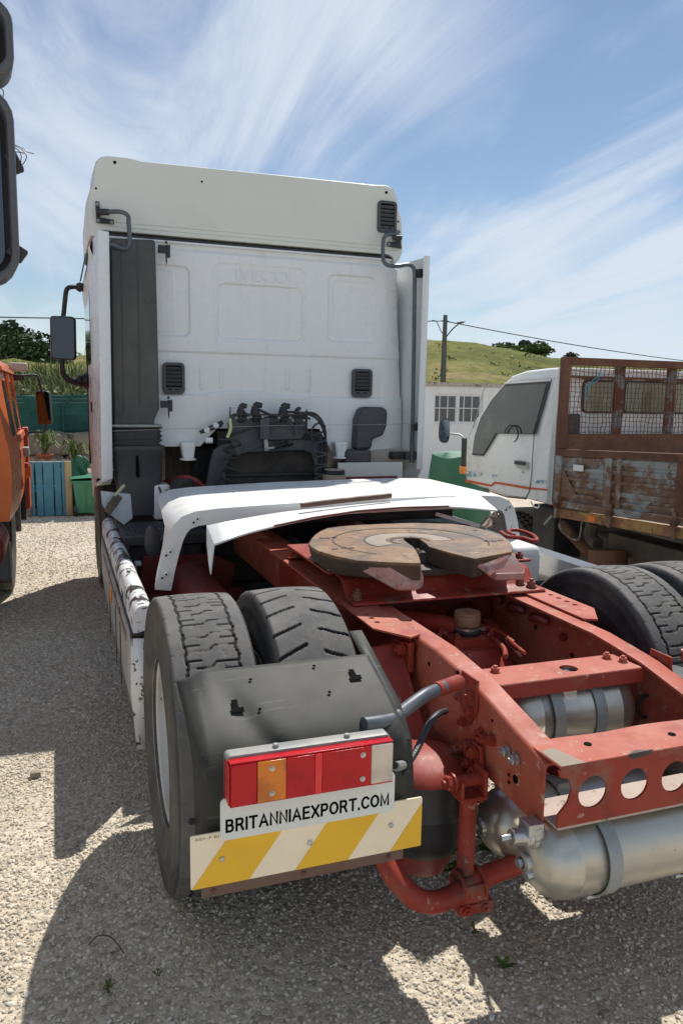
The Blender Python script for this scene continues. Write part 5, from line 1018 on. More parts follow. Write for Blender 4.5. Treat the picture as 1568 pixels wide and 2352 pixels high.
# hanger bracket and anti-roll bar
m = MB(); m.plate([(-0.405,-0.687,0.705),(-0.405,-0.74,0.745),(-0.405,-0.793,0.768),(-0.405,-0.844,0.771),(-0.405,-0.858,0.703),(-0.405,-0.878,0.672),(-0.405,-0.859,0.601),(-0.405,-0.771,0.547),(-0.405,-0.719,0.592),(-0.405,-0.708,0.63)],(.016,0,0)); m.build('hanger_plate', RED, T, bev=.004)
for p in ((-0.408,-0.727,0.708),(-0.408,-0.786,0.749),(-0.408,-0.826,0.743),(-0.408,-0.74,0.682),(-0.408,-0.799,0.7),(-0.408,-0.836,0.69)): m = MB(); m.hexb(p,(-1,0,0),.017,.014); m.build('rail_bolt', RED, T)
PX, PY = -.455, -.88
m = MB(); m.b2((PX-.04,PY-.033,.640),(PX+.045,PY+.033,.652)); m.b2((PX-.04,PY-.033,.652),(PX-.030,PY+.033,.705)); m.b2((PX+.033,PY-.033,.652),(PX+.045,PY+.033,.725)); m.build('hanger_fork', RED, T, bev=.003)
m = MB(); m.cyl((PX-.055,PY,.692),(PX+.05,PY,.692),.018,14); m.hexb((PX-.05,PY,.692),(-1,0,0),.022,.018); m.build('fork_pin', RED, T)
m = MB(); m.lathe([(.024,0),(.026,.01),(.026,.22),(.035,.24),(.04,.26)], (PX,PY,.645), (0,0,-1), 18); m.build('hanger_post', RED, T)
bar_ = smooth_path([(-.70,-.62,.60),(-.71,-.78,.55),(-.70,-.88,.47),(-.66,-.935,.415),(-.60,-.95,.385),(-.52,-.93,.375),(-.42,-.90,.385),(-.25,-.88,.395),(.1,-.86,.40),(.45,-.88,.395),(.60,-.9,.40),(.69,-.86,.48),(.70,-.62,.60)],6)
m = MB(); m.tube(bar_, .031, 16); m.build('anti_roll_bar', RED, T)
m = MB(); 
for dx in (-.035,.035): m.lathe([(.048,-.004),(.048,.004)], (PX+dx,-.905,.382), (1,0,.05), 20)
m.b2((PX-.05,-.95,.315),(PX+.06,-.86,.345)); m.b2((PX-.045,-.945,.345),(PX+.045,-.865,.40)); m.build('bar_clamp', RED, T, bev=.004)
for dx in (-.03,.03): m = MB(); m.hexb((PX+dx,-.945,.333),(0,-1,0),.014,.012); m.build('clamp_bolt', RED, T)

# ---- wheels
def tread_mesh(name, pattern, seed, Rr=.528, W=.288, N_=720, K=62):
    import numpy as np
    rnd = random.Random(seed); C_ = 2*math.pi*Rr; p = C_/54; q = C_/34
    th = np.arange(N_)/N_*2*np.pi; s_ = th*Rr; xs = np.linspace(-W/2*.93, W/2*.93, K)
    SS, XX = np.meshgrid(s_, xs, indexing='ij')
    def tri(v): v = v-np.floor(v); return np.abs(v*2-1)*2-1
    wv = np.sin(SS*43+3)*.0007+np.sin(SS*97+XX*60)*.0005
    d = np.zeros_like(SS)
    def gro(dist, w_, dep):
        nonlocal d
        d = np.maximum(d, dep*np.clip((w_-np.abs(dist))/(.0016),0,1))
    if pattern == 'A':
        gro(np.abs(XX)-.084-.0035*tri(SS/p)+wv, .0036, .009)
        sh = .010*np.clip(XX/.012,-1,1)
        f = np.mod(SS+sh+wv*2, p)-p/2
        gro(np.where(np.abs(XX) < .083, f, 1), .0026, .0055)
        f2 = np.mod(SS+p/2+.013*np.sign(XX), p)-p/2
        gro(np.where((np.abs(XX) > .036) & (np.abs(XX) < .083), f2, 1), .0024, .005)
        gro(np.where(np.mod(SS,p) > p*.35, np.abs(XX)-.038-.004*tri(SS/p), 1), .0020, .004)
        f3 = np.mod(SS, p/2)-p/4
        gro(np.where(np.abs(XX) > .124, f3, 1), .0016, .003)
    else:
        f = np.mod(SS-.42*np.abs(XX)+.010*np.sign(XX)+np.where(XX > 0, q/2, 0)+wv*3, q)-q/2
        gro(np.where((np.abs(XX) > .026) & (np.abs(XX) < .20), f, 1), .0052, .010)
        gro(np.where(np.mod(SS*1.0,q) > q*.3, np.abs(XX)-.052+wv*4, 1), .0013, .003)
        gro(np.where(np.mod(SS*1.3,q) > q*.5, np.abs(XX)-.030+wv*4, 1), .0013, .003)
    rng = np.random.RandomState(seed)
    for _ in range(60):
        a, b, r__ = rng.uniform(0,C_), rng.uniform(-.12,.12), rng.uniform(.002,.005)
        d = np.maximum(d, .003*np.clip(1-((SS-a)**2+(XX-b)**2*3)**.5/r__,0,1))
    RR = Rr-.0035*(XX/(W/2))**2*2-d
    RR[:,0] -= .006; RR[:,-1] -= .006
    V = np.stack([XX, RR*np.cos(th)[:,None], RR*np.sin(th)[:,None]], -1).reshape(-1,3)
    i = np.arange(N_)[:,None]; j = np.arange(K-1)[None,:]; i2 = (i+1)%N_
    F = np.stack([i*K+j, i*K+j+1, i2*K+j+1, i2*K+j], -1).reshape(-1,4)
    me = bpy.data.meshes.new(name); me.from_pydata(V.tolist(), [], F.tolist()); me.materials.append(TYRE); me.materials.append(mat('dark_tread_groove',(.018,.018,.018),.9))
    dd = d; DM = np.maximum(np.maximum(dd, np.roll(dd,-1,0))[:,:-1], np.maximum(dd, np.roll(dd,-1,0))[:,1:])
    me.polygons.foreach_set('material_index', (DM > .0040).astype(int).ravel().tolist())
    me.polygons.foreach_set('use_smooth', [True]*len(me.polygons)); me.update(); return me
def sidewall_mesh(Rr=.528, W=.288):
    m = MB(); prof = [(Rr-.012,W*.465),(Rr-.020,W*.49),(Rr-.034,W*.497),(Rr-.05,W*.49),(Rr-.055,W*.497),(Rr-.075,W*.505),(Rr-.078,W*.500),(Rr-.10,W*.515),(Rr-.13,W*.522),(Rr-.134,W*.528),(Rr-.14,W*.522),(Rr-.165,W*.51),(Rr-.19,W*.485),(Rr-.21,W*.45),(Rr-.222,W*.445),(Rr-.228,W*.43),(Rr-.232,W*.36),(Rr-.232,0)]
    full = prof+[(r,-x) for r, x in prof[::-1][1:]]
    m.lathe([(r,x) for r,x in full], (0,0,0), (1,0,0), 96, False)
    me = m.mesh('tyre_sidewall', SIDEW, 60)
    return me
TA = tread_mesh('tyre_tread', 'A', 3); TB = tread_mesh('tyre_tread', 'B', 8); SWM = sidewall_mesh()
def rim_mesh(out):
    m = MB(); s = out
    m.lathe([(.301,s*.128),(.304,s*.120),(.296,s*.112),(.286,s*.108),(.282,s*.09),(.276,s*.07),(.262,s*.05),(.258,s*.0),(.250,-s*.05),(.235,-s*.085),(.20,-s*.105),(.16,-s*.11),(.12,-s*.11)], (0,0,0), (1,0,0), 64, False)
    m.lathe([(.302,-s*.128),(.29,-s*.11),(.27,-s*.06),(.262,s*.048)], (0,0,0), (1,0,0), 48, False)
    return m.mesh('rim', RIM, 50)
def wheel(x, pat, out, rot, z=.528, y=0):
    w_ = empty_part('wheel', T, (x,y,z))
    for me, nm in ((TA if pat == 'A' else TB, 'tyre_tread'), (SWM, 'tyre_sidewall'), (rim_mesh(out), 'rim')):
        o = obj(nm, me, w_); o.rotation_euler = (rot,0,0)
    m = MB()
    m.lathe([(.12,-.11),(.12,-.03),(.105,.01),(.05,.02)], (0,0,0), (out,0,0), 32); hb = m.build('hub', RIM, w_)
    for k in range(10):
        a = 2*math.pi*k/10; m = MB(); m.hexb((out*-.108, .165*math.cos(a), .165*math.sin(a)), (out,0,0), .016, .02); m.build('wheel_nut', mat('rusty_bolt',(.2,.1,.05)), w_)
    return w_
wheel(-1.092,'A',-1,.02); wheel(-.742,'B',-1,.05); wheel(.742,'A',1,.11); wheel(1.092,'A',1,.3)
wheel(-1.085,'A',-1,.4,y=4.75); wheel(1.085,'A',1,.7,y=4.75)

# ---- rear mudguards
def guard(sx):
    xo, xi = -1.268, -.742
    prof = [(-.60,1.13),(-.70,1.105),(-.80,1.068),(-.90,1.03),(-.98,.995),(-1.03,.965),(-1.06,.93),(-1.075,.89),(-1.08,.82),(-1.08,.74),(-1.08,.655)]
    prof = [(-.79,1.070),(-.84,1.052)]+prof[3:]
    def dense(pr, n_=4): return smooth_path([(0,a,b) for a,b in pr], n_)
    D = dense(prof); rows = []; K = 40
    for p in D:
        row = []
        for i in range(K+1):
            f = i/K; x = xo+(xi-xo)*f; y, z = p.y, p.z
            # dished valley near the outer side, drawing the sheet forward
            v_ = math.exp(-((f-.20-.20*ss(1.06,.9,z))/.07)**2)*.020*ss(1.08,1.0,z)*ss(.72,.85,z)
            e = ss(.05,.0,f)*.035; e2 = ss(.93,1,f)*.0
            y += v_+e+.0016*math.sin(f*40+z*30)*ss(1.0,.9,z); z -= e*.3
            if f < .12: z -= (.12-f)*.25*ss(1.0,1.1,p.z)
            row.append((-sx*x if sx > 0 else x, y, z))
        rows.append(row)
    m = MB(); m.grid(rows); o = m.build('rear_mudguard', GUARD, T, angle=55); s_ = o.modifiers.new('s','SOLIDIFY'); s_.thickness = .006
    X_ = (lambda v: -v) if sx > 0 else (lambda v: v)
    # inner continuation nearer the frame
    m = MB(); m.grid([[(X_(xx), yy+.012, zz_) for xx in (-.760,-.742,-.722)] for yy, zz_ in ((-.70,1.107),(-.80,1.07),(-.98,.998),(-1.06,.93),(-1.08,.82),(-1.08,.70))]); m.build('guard_flange', GUARD, o).modifiers.new('s','SOLIDIFY').thickness = .004
    m = MB(); m.lathe([(.028,0),(.028,.006),(.024,.009)], (X_(-1.155),-1.062,.935), (-.2,-.9,.35), 20); m.build('guard_plug', GUARD, o)
    from mathutils.bvhtree import BVHTree
    bv = BVHTree.FromPolygons([v.co for v in o.data.vertices], [tuple(p_.vertices) for p_ in o.data.polygons])
    def onsurf(pts, nm, mt, up=.0042):
        q = [bv.ray_cast(Vector((px, py, 2)), Vector((0,0,-1))) for px, py in pts]; q = [h for h in q if h[0] is not None]
        if len(q) < 3: return
        n_ = Vector((0,-.35,.94)); m = MB(); m.plate([tuple(h[0]+n_*up) for h in q], tuple(n_*.0006)); m.build(nm, mt, o)
    for xx, yy in ((-1.145,-.925),(-.815,-.872)):
        onsurf([(X_(xx+a), yy+b) for a, b in ((-.008,.024),(.007,.024),(.007,0),(.018,0),(.018,-.016),(-.014,-.016),(-.014,0),(-.008,0))], 'guard_slot', BLACK)
    for xx, yy in ((-1.09,-.845),(-1.09,-.945),(-.90,-.92),(-.91,-.82)): onsurf([(X_(xx)+.0045*math.cos(k_*.785), yy+.0045*math.sin(k_*.785)) for k_ in range(8)], 'guard_hole', BLACK)
    for xx, zz_ in ((-1.275,.80),(-.752,.86),(-.75,.76)): m = MB(); m.lathe([(.009,0),(.007,.004)], (X_(xx),-1.084 if xx > -1.2 else -1.04,zz_), (0,-1,0), 12); m.build('rivet', DARKM, o)
    return o
guard(-1); guard(1)
# stiffener and marker board
m = MB(); m.b2((-1.262,-1.100,.640),(-.760,-1.088,.672)); m.build('rusty_stiffener', mat('brown_steel_angle',(.13,.075,.055),.6,bump=(50,.3,.002)), T, bev=.002)
for x in (-1.235,-1.02,-.80): m = MB(); m.lathe([(.007,0),(.005,.004)], (x,-1.1,.655), (0,-1,0), 10); m.build('rivet', RUST, T)
bx0, bx1, bz0, bz1, by = -1.288, -.716, .671, .801, -1.104
bd = curve_plate(rrect(bx0,bz0,bx1,bz1,.004), [], .004, Matrix.Translation((0,by,0))@MXZ, CREAM, 'marker_board', .0, T)
Wd, Hh = bx1-bx0, bz1-bz0; step = Wd/3.0; sw = .115
def clip(poly, x0, x1):
    def cl(P, f, inter):
        o = []
        for i in range(len(P)):
            a, b = P[i-1], P[i]
            if f(b):
                if not f(a): o.append(inter(a,b))
                o.append(b)
            elif f(a): o.append(inter(a,b))
        return o
    for X, s in ((x0,1),(x1,-1)):
        def inter(a,b,X=X): t = (X-a[0])/(b[0]-a[0]); return (X, a[1]+(b[1]-a[1])*t)
        poly = cl(poly, lambda p, X=X, s=s: (p[0]-X)*s >= -1e-9, inter)
        if not poly: return poly
    return poly
e_ = .0005
for k in range(3):
    a = bx0+.002+k*.243
    P = clip([(a,bz0+e_),(a+.132,bz0+e_),(a+.132+.094,bz1-e_),(a+.094,bz1-e_)], bx0+e_, bx1-e_)
    if len(P) > 2: m = MB(); m.plate([(x,by-.0022,z) for x,z in P],(0,-.0008,0)); m.build('yellow_stripe', YEL, bd)
for x,z in ((-1.217,.735),(-1.008,.735),(-.80,.742)): m = MB(); m.lathe([(.006,0),(.006,.003),(.003,.0045)], (x,by-.003,z), (0,-1,0), 12); m.build('board_rivet', STEEL, bd)
text_mesh('D.G.V. - P - 011', .0085, .0002, Matrix.Translation((bx0+.012,by-.0024,bz1-.012))@MXZ, BLACK, 'board_print', bd, width=.052)
# number plate
pl = curve_plate(rrect(-1.226,.797,-.806,.897,.012), [], .003, Matrix.Translation((0,-1.135,0))@MXZ, PLATEW, 'name_plate', .0012, T)
LET = {'B':(.62,[[(0,0),(0,1),(.36,1),(.50,.95),(.54,.77),(.48,.60),(.36,.54),(0,.54)],[(.34,.54),(.52,.49),(.60,.29),(.54,.08),(.38,0),(0,0)]]),
 'R':(.64,[[(0,0),(0,1),(.38,1),(.54,.93),(.58,.74),(.52,.55),(.38,.48),(0,.48)],[(.34,.48),(.44,.38),(.62,0)]]),'I':(.0,[[(0,0),(0,1)]]),
 'T':(.64,[[(0,1),(.64,1)],[(.32,1),(.32,0)]]),'A':(.74,[[(0,0),(.37,1),(.74,0)],[(.14,.32),(.60,.32)]]),'N':(.62,[[(0,0),(0,1),(.62,0),(.62,1)]]),
 'E':(.54,[[(.54,0),(0,0),(0,1),(.52,1)],[(0,.52),(.48,.52)]]),'X':(.66,[[(0,0),(.66,1)],[(0,1),(.66,0)]]),'P':(.56,[[(0,0),(0,1),(.38,1),(.52,.93),(.57,.74),(.52,.53),(.38,.45),(0,.45)]]),
 'O':(.76,[[(.38+.38*math.cos(2*math.pi*k/20),.5+.5*math.sin(2*math.pi*k/20)) for k in range(21)]]),'.':(.02,[[(0,-.02),(.0,.04)]]),
 'C':(.66,[[(.38+.38*math.cos(R(a)),.5+.5*math.sin(R(a))) for a in range(42,319,12)]]),'M':(.76,[[(0,0),(0,1),(.38,.08),(.76,1),(.76,0)]])}
def strokes(txt, x0, x1, z0, h, y, sw, name, parent):
    KW = .73; tot = KW*sum(LET[c][0] for c in txt); gap = ((x1-x0)-sw-tot*h)/(len(txt)-1); x = x0+sw/2; m = MB(); hh = h-sw
    for c in txt:
        wd_, pls = LET[c]
        for pl_ in pls:
            P = [Vector((x+px*h*KW, z0+sw/2+pz*hh)) for px, pz in pl_]; k = len(P); Lp = []; Rp = []
            for i in range(k):
                a = (P[i]-P[i-1]).normalized() if i else (P[1]-P[0]).normalized(); b = (P[i+1]-P[i]).normalized() if i < k-1 else a
                n_ = Vector((-(a.y+b.y), a.x+b.x)); n_ = n_.normalized() if n_.length > 1e-4 else Vector((-a.y,a.x)); cs = max(.55, n_.dot(Vector((-a.y,a.x)))); o_ = n_*(sw/2/cs)
                q = P[i]-a*(sw/2 if i == 0 else 0)+b*(sw/2 if i == k-1 else 0)
                Lp.append((q.x+o_.x, y, q.y+o_.y)); Rp.append((q.x-o_.x, y, q.y-o_.y))
            m.strip(Lp, Rp, (0,.0006,0))
        x += wd_*h*KW+gap
    return m.build(name, BLACK, parent, angle=30)
strokes('BRITANNIAEXPORT.COM', -1.215, -.820, .815, .032, -1.1382, .0054, 'plate_lettering', pl)
# lamp cluster
LX0, LX1, LZ0, LZ1 = -1.211, -.830, .893, .995
lb_ = curve_plate(rrect(LX0-.003,LZ0-.002,LX1+.003,LZ1+.006,.010), [], .030, Matrix.Translation((0,-1.132,0))@MXZ, mat('dusty_grey_lamp_body',(.22,.22,.21),.55,var=[((.30,.29,.26),8,.4,.65,.8)]), 'tail_lamp', .003, T)
seg = [(0,.155,LRED),(.155,.325,LAMB),(.325,.50,LRED),(.50,.545,LREDB),(.545,.855,LRED),(.855,1,LCLR)]
for a, b, mt in seg:
    x0_, x1_ = LX0+(LX1-LX0)*a, LX0+(LX1-LX0)*b
    m = MB(); m.b2((x0_+.0004,-1.178,LZ0+.004),(x1_-.0004,-1.150,LZ1-.004)); ll_ = m.build('lamp_lens', mt, lb_, bev=.0035 if a in (0,.855) else .001, seg=3)
    zc_ = (LZ0+LZ1)/2
m = MB(); m.b2((LX0-.001,-1.174,LZ0),(LX1+.001,-1.1505,LZ0+.0035)); m.b2((LX0-.001,-1.174,LZ1-.0035),(LX1+.001,-1.1505,LZ1)); m.build('lens_rim', LRED, lb_, bev=.001)
m = MB(); m.b2((LX0-.0045,-1.172,LZ0+.004),(LX0-.0005,-1.125,LZ1-.006)); m.build('side_reflector', LRED, lb_, bev=.001)
for a in (.24,.80):
    for z in (LZ0+.022, LZ1-.022): m = MB(); x = LX0+(LX1-LX0)*a; m.lathe([(.0065,0),(.0065,.0012)], (x,-1.178,z), (0,-1,0), 14); m.lathe([(.004,.001),(.0035,.003)], (x,-1.178,z), (0,-1,0), 10); m.build('lens_screw', STEEL, lb_)
for x in (-1.10,-.93): m = MB(); m.lathe([(.007,0),(.007,.006),(.005,.008)], (x,-1.135,1.001), (0,0,1), 12); m.build('lamp_stud', GALV, lb_)
# bracket tube to the left mudguard, cable to the lamp
for sx in (-1,1):
    f_ = lambda p: (-p[0]+RO*(1 if p[0] > -.7 else 0),p[1],p[2]) if sx > 0 else p
    m = MB(); m.tube(smooth_path([f_((-0.847,-1.03,0.976)),f_((-0.804,-1.02,0.971)),f_((-0.757,-1,0.965)),f_((-0.68,-0.94,0.968)),f_((-0.616,-0.9,0.975)),f_((-0.568,-0.87,0.973)),f_((-0.533,-0.85,0.971))],5), .0185, 14); m.build('guard_tube', TUBEG, T)
    m = MB(); m.cyl(f_((-0.568,-0.87,0.973)),f_((-0.447,-0.78,0.951)),.022,14); m.build('tube_socket', RED, T)
    m = MB(); m.plate([f_((-.395,-.80,.955)),f_((-.395,-.70,.955)),f_((-.395,-.70,.84)),f_((-.395,-.76,.80)),f_((-.395,-.80,.86))],(.008*(1 if sx<0 else -1),0,0)); m.build('tube_bracket_plate', RED, T, bev=.003)
    for yy, zz_ in ((-.77,.90),(-.77,.85),(-.73,.80)): m = MB(); m.hexb(f_((-.397,yy,zz_)),(sx,0,0),.013,.012); m.build('rail_bolt', RED, T)
cp = smooth_path([(-.815,-1.13,.925),(-.79,-1.12,.925),(-.765,-1.09,.925),(-.72,-1.05,.945),(-.66,-.98,.985),(-.60,-.90,.985),(-.55,-.86,.975),(-.50,-.82,.955),(-.44,-.80,.94)],10)
cp = smooth_path([(-0.801,-1.12,0.904),(-0.76,-1.08,0.881),(-0.73,-1.05,0.869),(-0.686,-1,0.869),(-0.631,-0.93,0.873),(-0.581,-0.87,0.881),(-0.532,-0.82,0.878),(-0.472,-0.76,0.857)],10)
m = MB(); m.tube(cp, [.0085+.0015*(i%2) for i in range(len(cp))], 9); m.build('corrugated_lamp_cable', RUBBER, T, angle=20)
m = MB(); m.tube([(-0.798,-1.12,0.901),(-0.761,-1.08,0.88)], .012, 9); m.build('taped_joint', GALV, T)

# ================================================================== small white flatbed truck at the right
K = thing('small_flatbed_truck', 'small white flatbed truck with a rusty dropside bed and wire mesh headboard', 'truck', (2.8,2.2,0))
def kb(m, name, mt, **k):
    par = k.pop('parent', K); o = m.build(name, mt, par, **k)
    o.matrix_parent_inverse = Matrix.Translation(-Vector((2.8,2.2,0))) if par is K else Matrix()
    return o
XL, XR = 1.95, 3.55
side = [(1.95,2.262,0.987),(1.95,2.254,1.198),(1.95,2.213,1.519),(1.95,2.167,1.869),(1.95,2.181,2.014),(1.95,2.345,2.025),(1.95,2.518,2.023),(1.95,2.755,2.013),(1.95,2.955,1.975),(1.95,3.085,1.898),(1.95,3.323,1.708),(1.95,3.548,1.511),(1.95,3.588,1.415),(1.95,3.579,1.208),(1.95,3.555,1.019),(1.95,3.224,1.001),(1.95,2.843,0.973),(1.95,2.566,0.991)]
side = [(XL, max(p[1],2.27), p[2]) for p in side]
cy = sum(p[1] for p in side)/len(side)
m = MB(); rows = []
for x, ins_ in ((XL,.035),(XL+.012,.012),(XL+.05,0),(XR-.05,0),(XR-.012,.012),(XR,.035)):
    rows.append([(x+(.10*max(0,(p[2]-1.35))**1.2 if x < 2.5 else -.10*max(0,(p[2]-1.35))**1.2), p[1]+(cy-p[1])*ins_, p[2]+(1.5-p[2])*ins_) for p in side])
m.grid(rows, True); m.f.append(tuple(range(len(side)))); m.f.append(tuple(range(5*len(side),6*len(side))))
cab = kb(m, 'cab_shell', STW, angle=40)
def sidept(p, off=.004): return (XL+.10*max(0,p[2]-1.35)**1.2-off, p[1], p[2])
win = [(1.95,3.028,1.887),(1.95,2.424,1.903),(1.95,2.517,1.517),(1.95,3.063,1.496),(1.95,3.242,1.302),(1.95,3.426,1.296),(1.95,3.408,1.456),(1.95,3.345,1.608),(1.95,3.215,1.747)]
wc = Vector((0,sum(p[1] for p in win)/9,sum(p[2] for p in win)/9))
m = MB(); m.plate([sidept((0,wc.y+(p[1]-wc.y)*1.05,wc.z+(p[2]-wc.z)*1.06),.005) for p in win],(.004,0,0)); ws = kb(m,'window_seal',RUBBER)
m = MB(); m.plate([sidept(p,.009) for p in win],(.003,0,0)); kb(m,'door_glass',mat('patchy_door_glass',(.022,.028,.024),.03,spec=.9,var=[((.09,.11,.08),2.2,.45,.66,.6)]))  # paler greenish patches vary the dark glass colour
m = MB(); m.tube([(XL-.012+.06*math.cos(a)*0+.0, 2.80+.10*math.cos(a), 1.50+.07*math.sin(a)) for a in [2*math.pi*i/24 for i in range(17)]], .006, 6); kb(m,'steering_wheel',DARKM)
def line3(pts, r, name, mt, off=.004): m = MB(); m.tube([sidept(p,off) for p in pts], r, 5); return kb(m,name,mt)
line3([(1.95,2.376,1.935),(1.95,2.431,1.725),(1.95,2.505,1.517),(1.95,2.494,1.334),(1.95,2.493,1.197),(1.95,2.511,1.064),(1.95,2.566,0.991)],.0035,'door_seam',RUBBER)
line3([(1.95,2.201,1.949),(1.95,2.452,1.946),(1.95,2.819,1.938),(1.95,3.018,1.919),(1.95,3.149,1.821),(1.95,3.413,1.602),(1.95,3.534,1.449)],.004,'drip_gutter',STW,.006)
line3([(1.95,3.224,1.001),(1.95,2.843,0.976),(1.95,2.554,0.996)],.006,'rusty_sill_edge',RUST,.002)
def quadx(pts, name, mt, off=.004, parent=None): m = MB(); m.plate([sidept(p,off) for p in pts],(.002,0,0)); return kb(m,name,mt)
quadx([(1.95,3.549,1.047),(1.95,3.095,1.05),(1.95,3.041,1.083),(1.95,2.514,1.095),(1.95,2.274,1.109),(1.95,2.272,1.096),(1.95,2.512,1.078),(1.95,3.025,1.066),(1.95,3.093,1.032),(1.95,3.547,1.023)],'orange_stripe',STRIPE)
quadx([(1.95,3.548,1.127),(1.95,3.236,1.138),(1.95,3.278,1.103),(1.95,3.543,1.072)],'blue_stripe',STRIPEB)
quadx([(1.95,2.435,1.159),(1.95,2.291,1.171),(1.95,2.289,1.148),(1.95,2.433,1.135)],'blue_stripe',STRIPEB)
quadx([(1.95,3.088,1.137),(1.95,3.003,1.142),(1.95,3.03,1.121),(1.95,3.08,1.12)],'blue_stripe',STRIPEB)
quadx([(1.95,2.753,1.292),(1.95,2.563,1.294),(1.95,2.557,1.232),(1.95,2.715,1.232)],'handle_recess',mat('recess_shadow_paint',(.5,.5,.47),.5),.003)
quadx([(1.95,2.739,1.286),(1.95,2.581,1.289),(1.95,2.579,1.262),(1.95,2.737,1.258)],'door_handle',DARKM,.012)
m = MB(); m.lathe([(.010,0),(.010,.004)], sidept((1.95,2.623,1.205),.001), (-1,0,0), 12); kb(m,'door_lock',STEEL)
m = MB(); m.b2((XL-.008,3.60,1.09),(XL+.06,3.67,1.16)); kb(m,'indicator_lamp',AMBER,bev=.008)
m = MB(); m.b2((XL+.0,3.62,1.16),(XL+.06,3.66,1.42)); kb(m,'corner_trim',DARKM,bev=.006)
m = MB(); m.tube(smooth_path([(1.899,3.8,1.451),(1.964,3.75,1.446),(1.983,3.7,1.424),(1.968,3.65,1.371)],4),.009,7); kb(m,'mirror_arm',GALV)
mc = Vector((1.843,3.8,1.48)); m = MB()
m.grid([[tuple(mc+Vector((.052*s_*math.copysign(abs(math.cos(a))**.55,math.cos(a)), dy, .115*s_*math.copysign(abs(math.sin(a))**.7,math.sin(a))))) for a in [2*math.pi*i/28 for i in range(28)]] for dy,s_ in ((.03,.7),(.02,.95),(-.01,1.0),(-.014,.9))], True); m.f.append(tuple(range(28))); m.f.append(tuple(range(84,112))); mh = kb(m,'mirror_housing',RUBBER)
m = MB(); m.plate([tuple(mc+Vector((.046*math.copysign(abs(math.cos(a))**.55,math.cos(a)), -.0155, .103*math.copysign(abs(math.sin(a))**.7,math.sin(a))))) for a in [2*math.pi*i/28 for i in range(28)]],(0,.001,0)); kb(m,'mirror_glass',MIRR)
m = MB(); m.tube([(XL-.0,3.46,1.52),(XL-.0,3.25,1.95),(XL+.02,3.05,2.06)], .004, 5); kb(m,'aerial',GALV)
# windscreen pillar/glass and rear of the cab
m = MB(); m.add([(XL+.06,3.585,1.44),(XR-.06,3.585,1.44),(XR-.14,3.07,1.93),(XL+.14,3.07,1.93)],[(0,1,2,3)]); o = kb(m,'windscreen',GLASSD); s_ = o.modifiers.new('s','SOLIDIFY'); s_.thickness = .006
m = MB(); m.b2((XL+.03,2.262,.99),(XR-.03,2.275,2.02)); kb(m,'cab_back_panel',STW,bev=.004)
m = MB(); m.strip([(XL+.05+.1*i,2.235,1.955+.008*math.sin(i*2)) for i in range(16)],[(XL+.05+.1*i,2.262,1.965) for i in range(16)],(0,0,-.012)); kb(m,'rear_gutter',RUST)
bw0, bw1 = (2.208,2.25,1.923), (3.222,2.25,1.691)
bwx0, bwx1, bwz0, bwz1 = bw0[0], 3.28, bw1[2]+.01, bw0[2]
o = curve_plate(rrect(bwx0-.015,bwz0-.015,bwx1+.015,bwz1+.015,.05), [], .010, Matrix.Translation((0,2.255,0))@MXZ, RUBBER, 'rear_window_seal', 0, K); o.matrix_parent_inverse = Matrix.Translation((-2.8,-2.2,0))
for a, b in ((bwx0,bwx0+.36),(bwx0+.38,bwx0+.78),(bwx0+.80,bwx1)):
    o = curve_plate(rrect(a,bwz0,b,bwz1,.03), [], .004, Matrix.Translation((0,2.246,0))@MXZ, mat('dusty_back_glass',(.30,.32,.24),.12,var=[((.16,.17,.12),3,.4,.62,.9)]), 'rear_window_pane', 0, K); o.matrix_parent_inverse = Matrix.Translation((-2.8,-2.2,0))
m = MB(); m.b2((1.985,2.20,1.50),(2.16,2.25,1.68)); kb(m,'black_intake_box',PLAS2,bev=.015)
m = MB(); m.plate([(1.94,2.18,1.02),(1.96,2.18,1.50),(1.98,2.18,1.60),(2.04,2.18,1.60),(2.04,2.18,1.02)],(0,.03,0)); kb(m,'black_air_duct',PLAS2,bev=.008)
# headboard with wire mesh
HY = 2.10
hx0, hx1, hz0, hz1 = 1.895, 3.62, 1.43, 2.088
for a, b, nm in (((hx0,HY-.02,hz0),(hx0+.062,HY+.03,hz1),'headboard_post'),((hx1-.06,HY-.02,hz0),(hx1,HY+.03,hz1),'headboard_post'),((hx0+.063,HY-.02,hz1-.055),(hx1-.061,HY+.03,hz1),'headboard_rail')):
    m = MB(); m.b2(a,b); kb(m,nm,RUST,bev=.003)
m = MB(); m.b2((hx0+.063,HY-.012,1.0),(hx1-.061,HY+.02,1.535)); kb(m,'headboard_plate',RUST,bev=.003)
for xx in (2.375,2.86,3.3): 
    m = MB(); m.b2((xx,HY+.006,1.536),(xx+.085,HY+.03,hz1-.056)); kb(m,'headboard_bar',mat('half_rusted_bar',(.20,.21,.21),.7,spots=[((.16,.05,.03),9,.48,.05,1)]),bev=.003)
rnd = random.Random(4)
nx = int((hx1-hx0-.12)/.036); 
for i in range(nx):
    xx = hx0+.075+.036*i; ph = rnd.uniform(0,6); am = rnd.uniform(.001,.006)
    m = MB(); m.tube([(xx+am*math.sin(k*.8+ph)+.003*math.sin(k*2.1+i*.3), HY-.012+.004*math.sin(k+i), 1.535+(hz1-.055-1.535)*k/15) for k in range(16)], .0026, 4, False); kb(m,'mesh_wire',RUST)
for i in range(14):
    zz_ = 1.552+.036*i; ph = rnd.uniform(0,6); am = rnd.uniform(.002,.009)
    m = MB(); m.tube([(hx0+.06+(hx1-hx0-.12)*k/46, HY-.015+.004*math.sin(k+i), zz_+am*math.sin(k*.35+ph)+.0025*math.sin(k*1.3+i)) for k in range(47)], .0026, 4, False); kb(m,'mesh_wire',RUST)
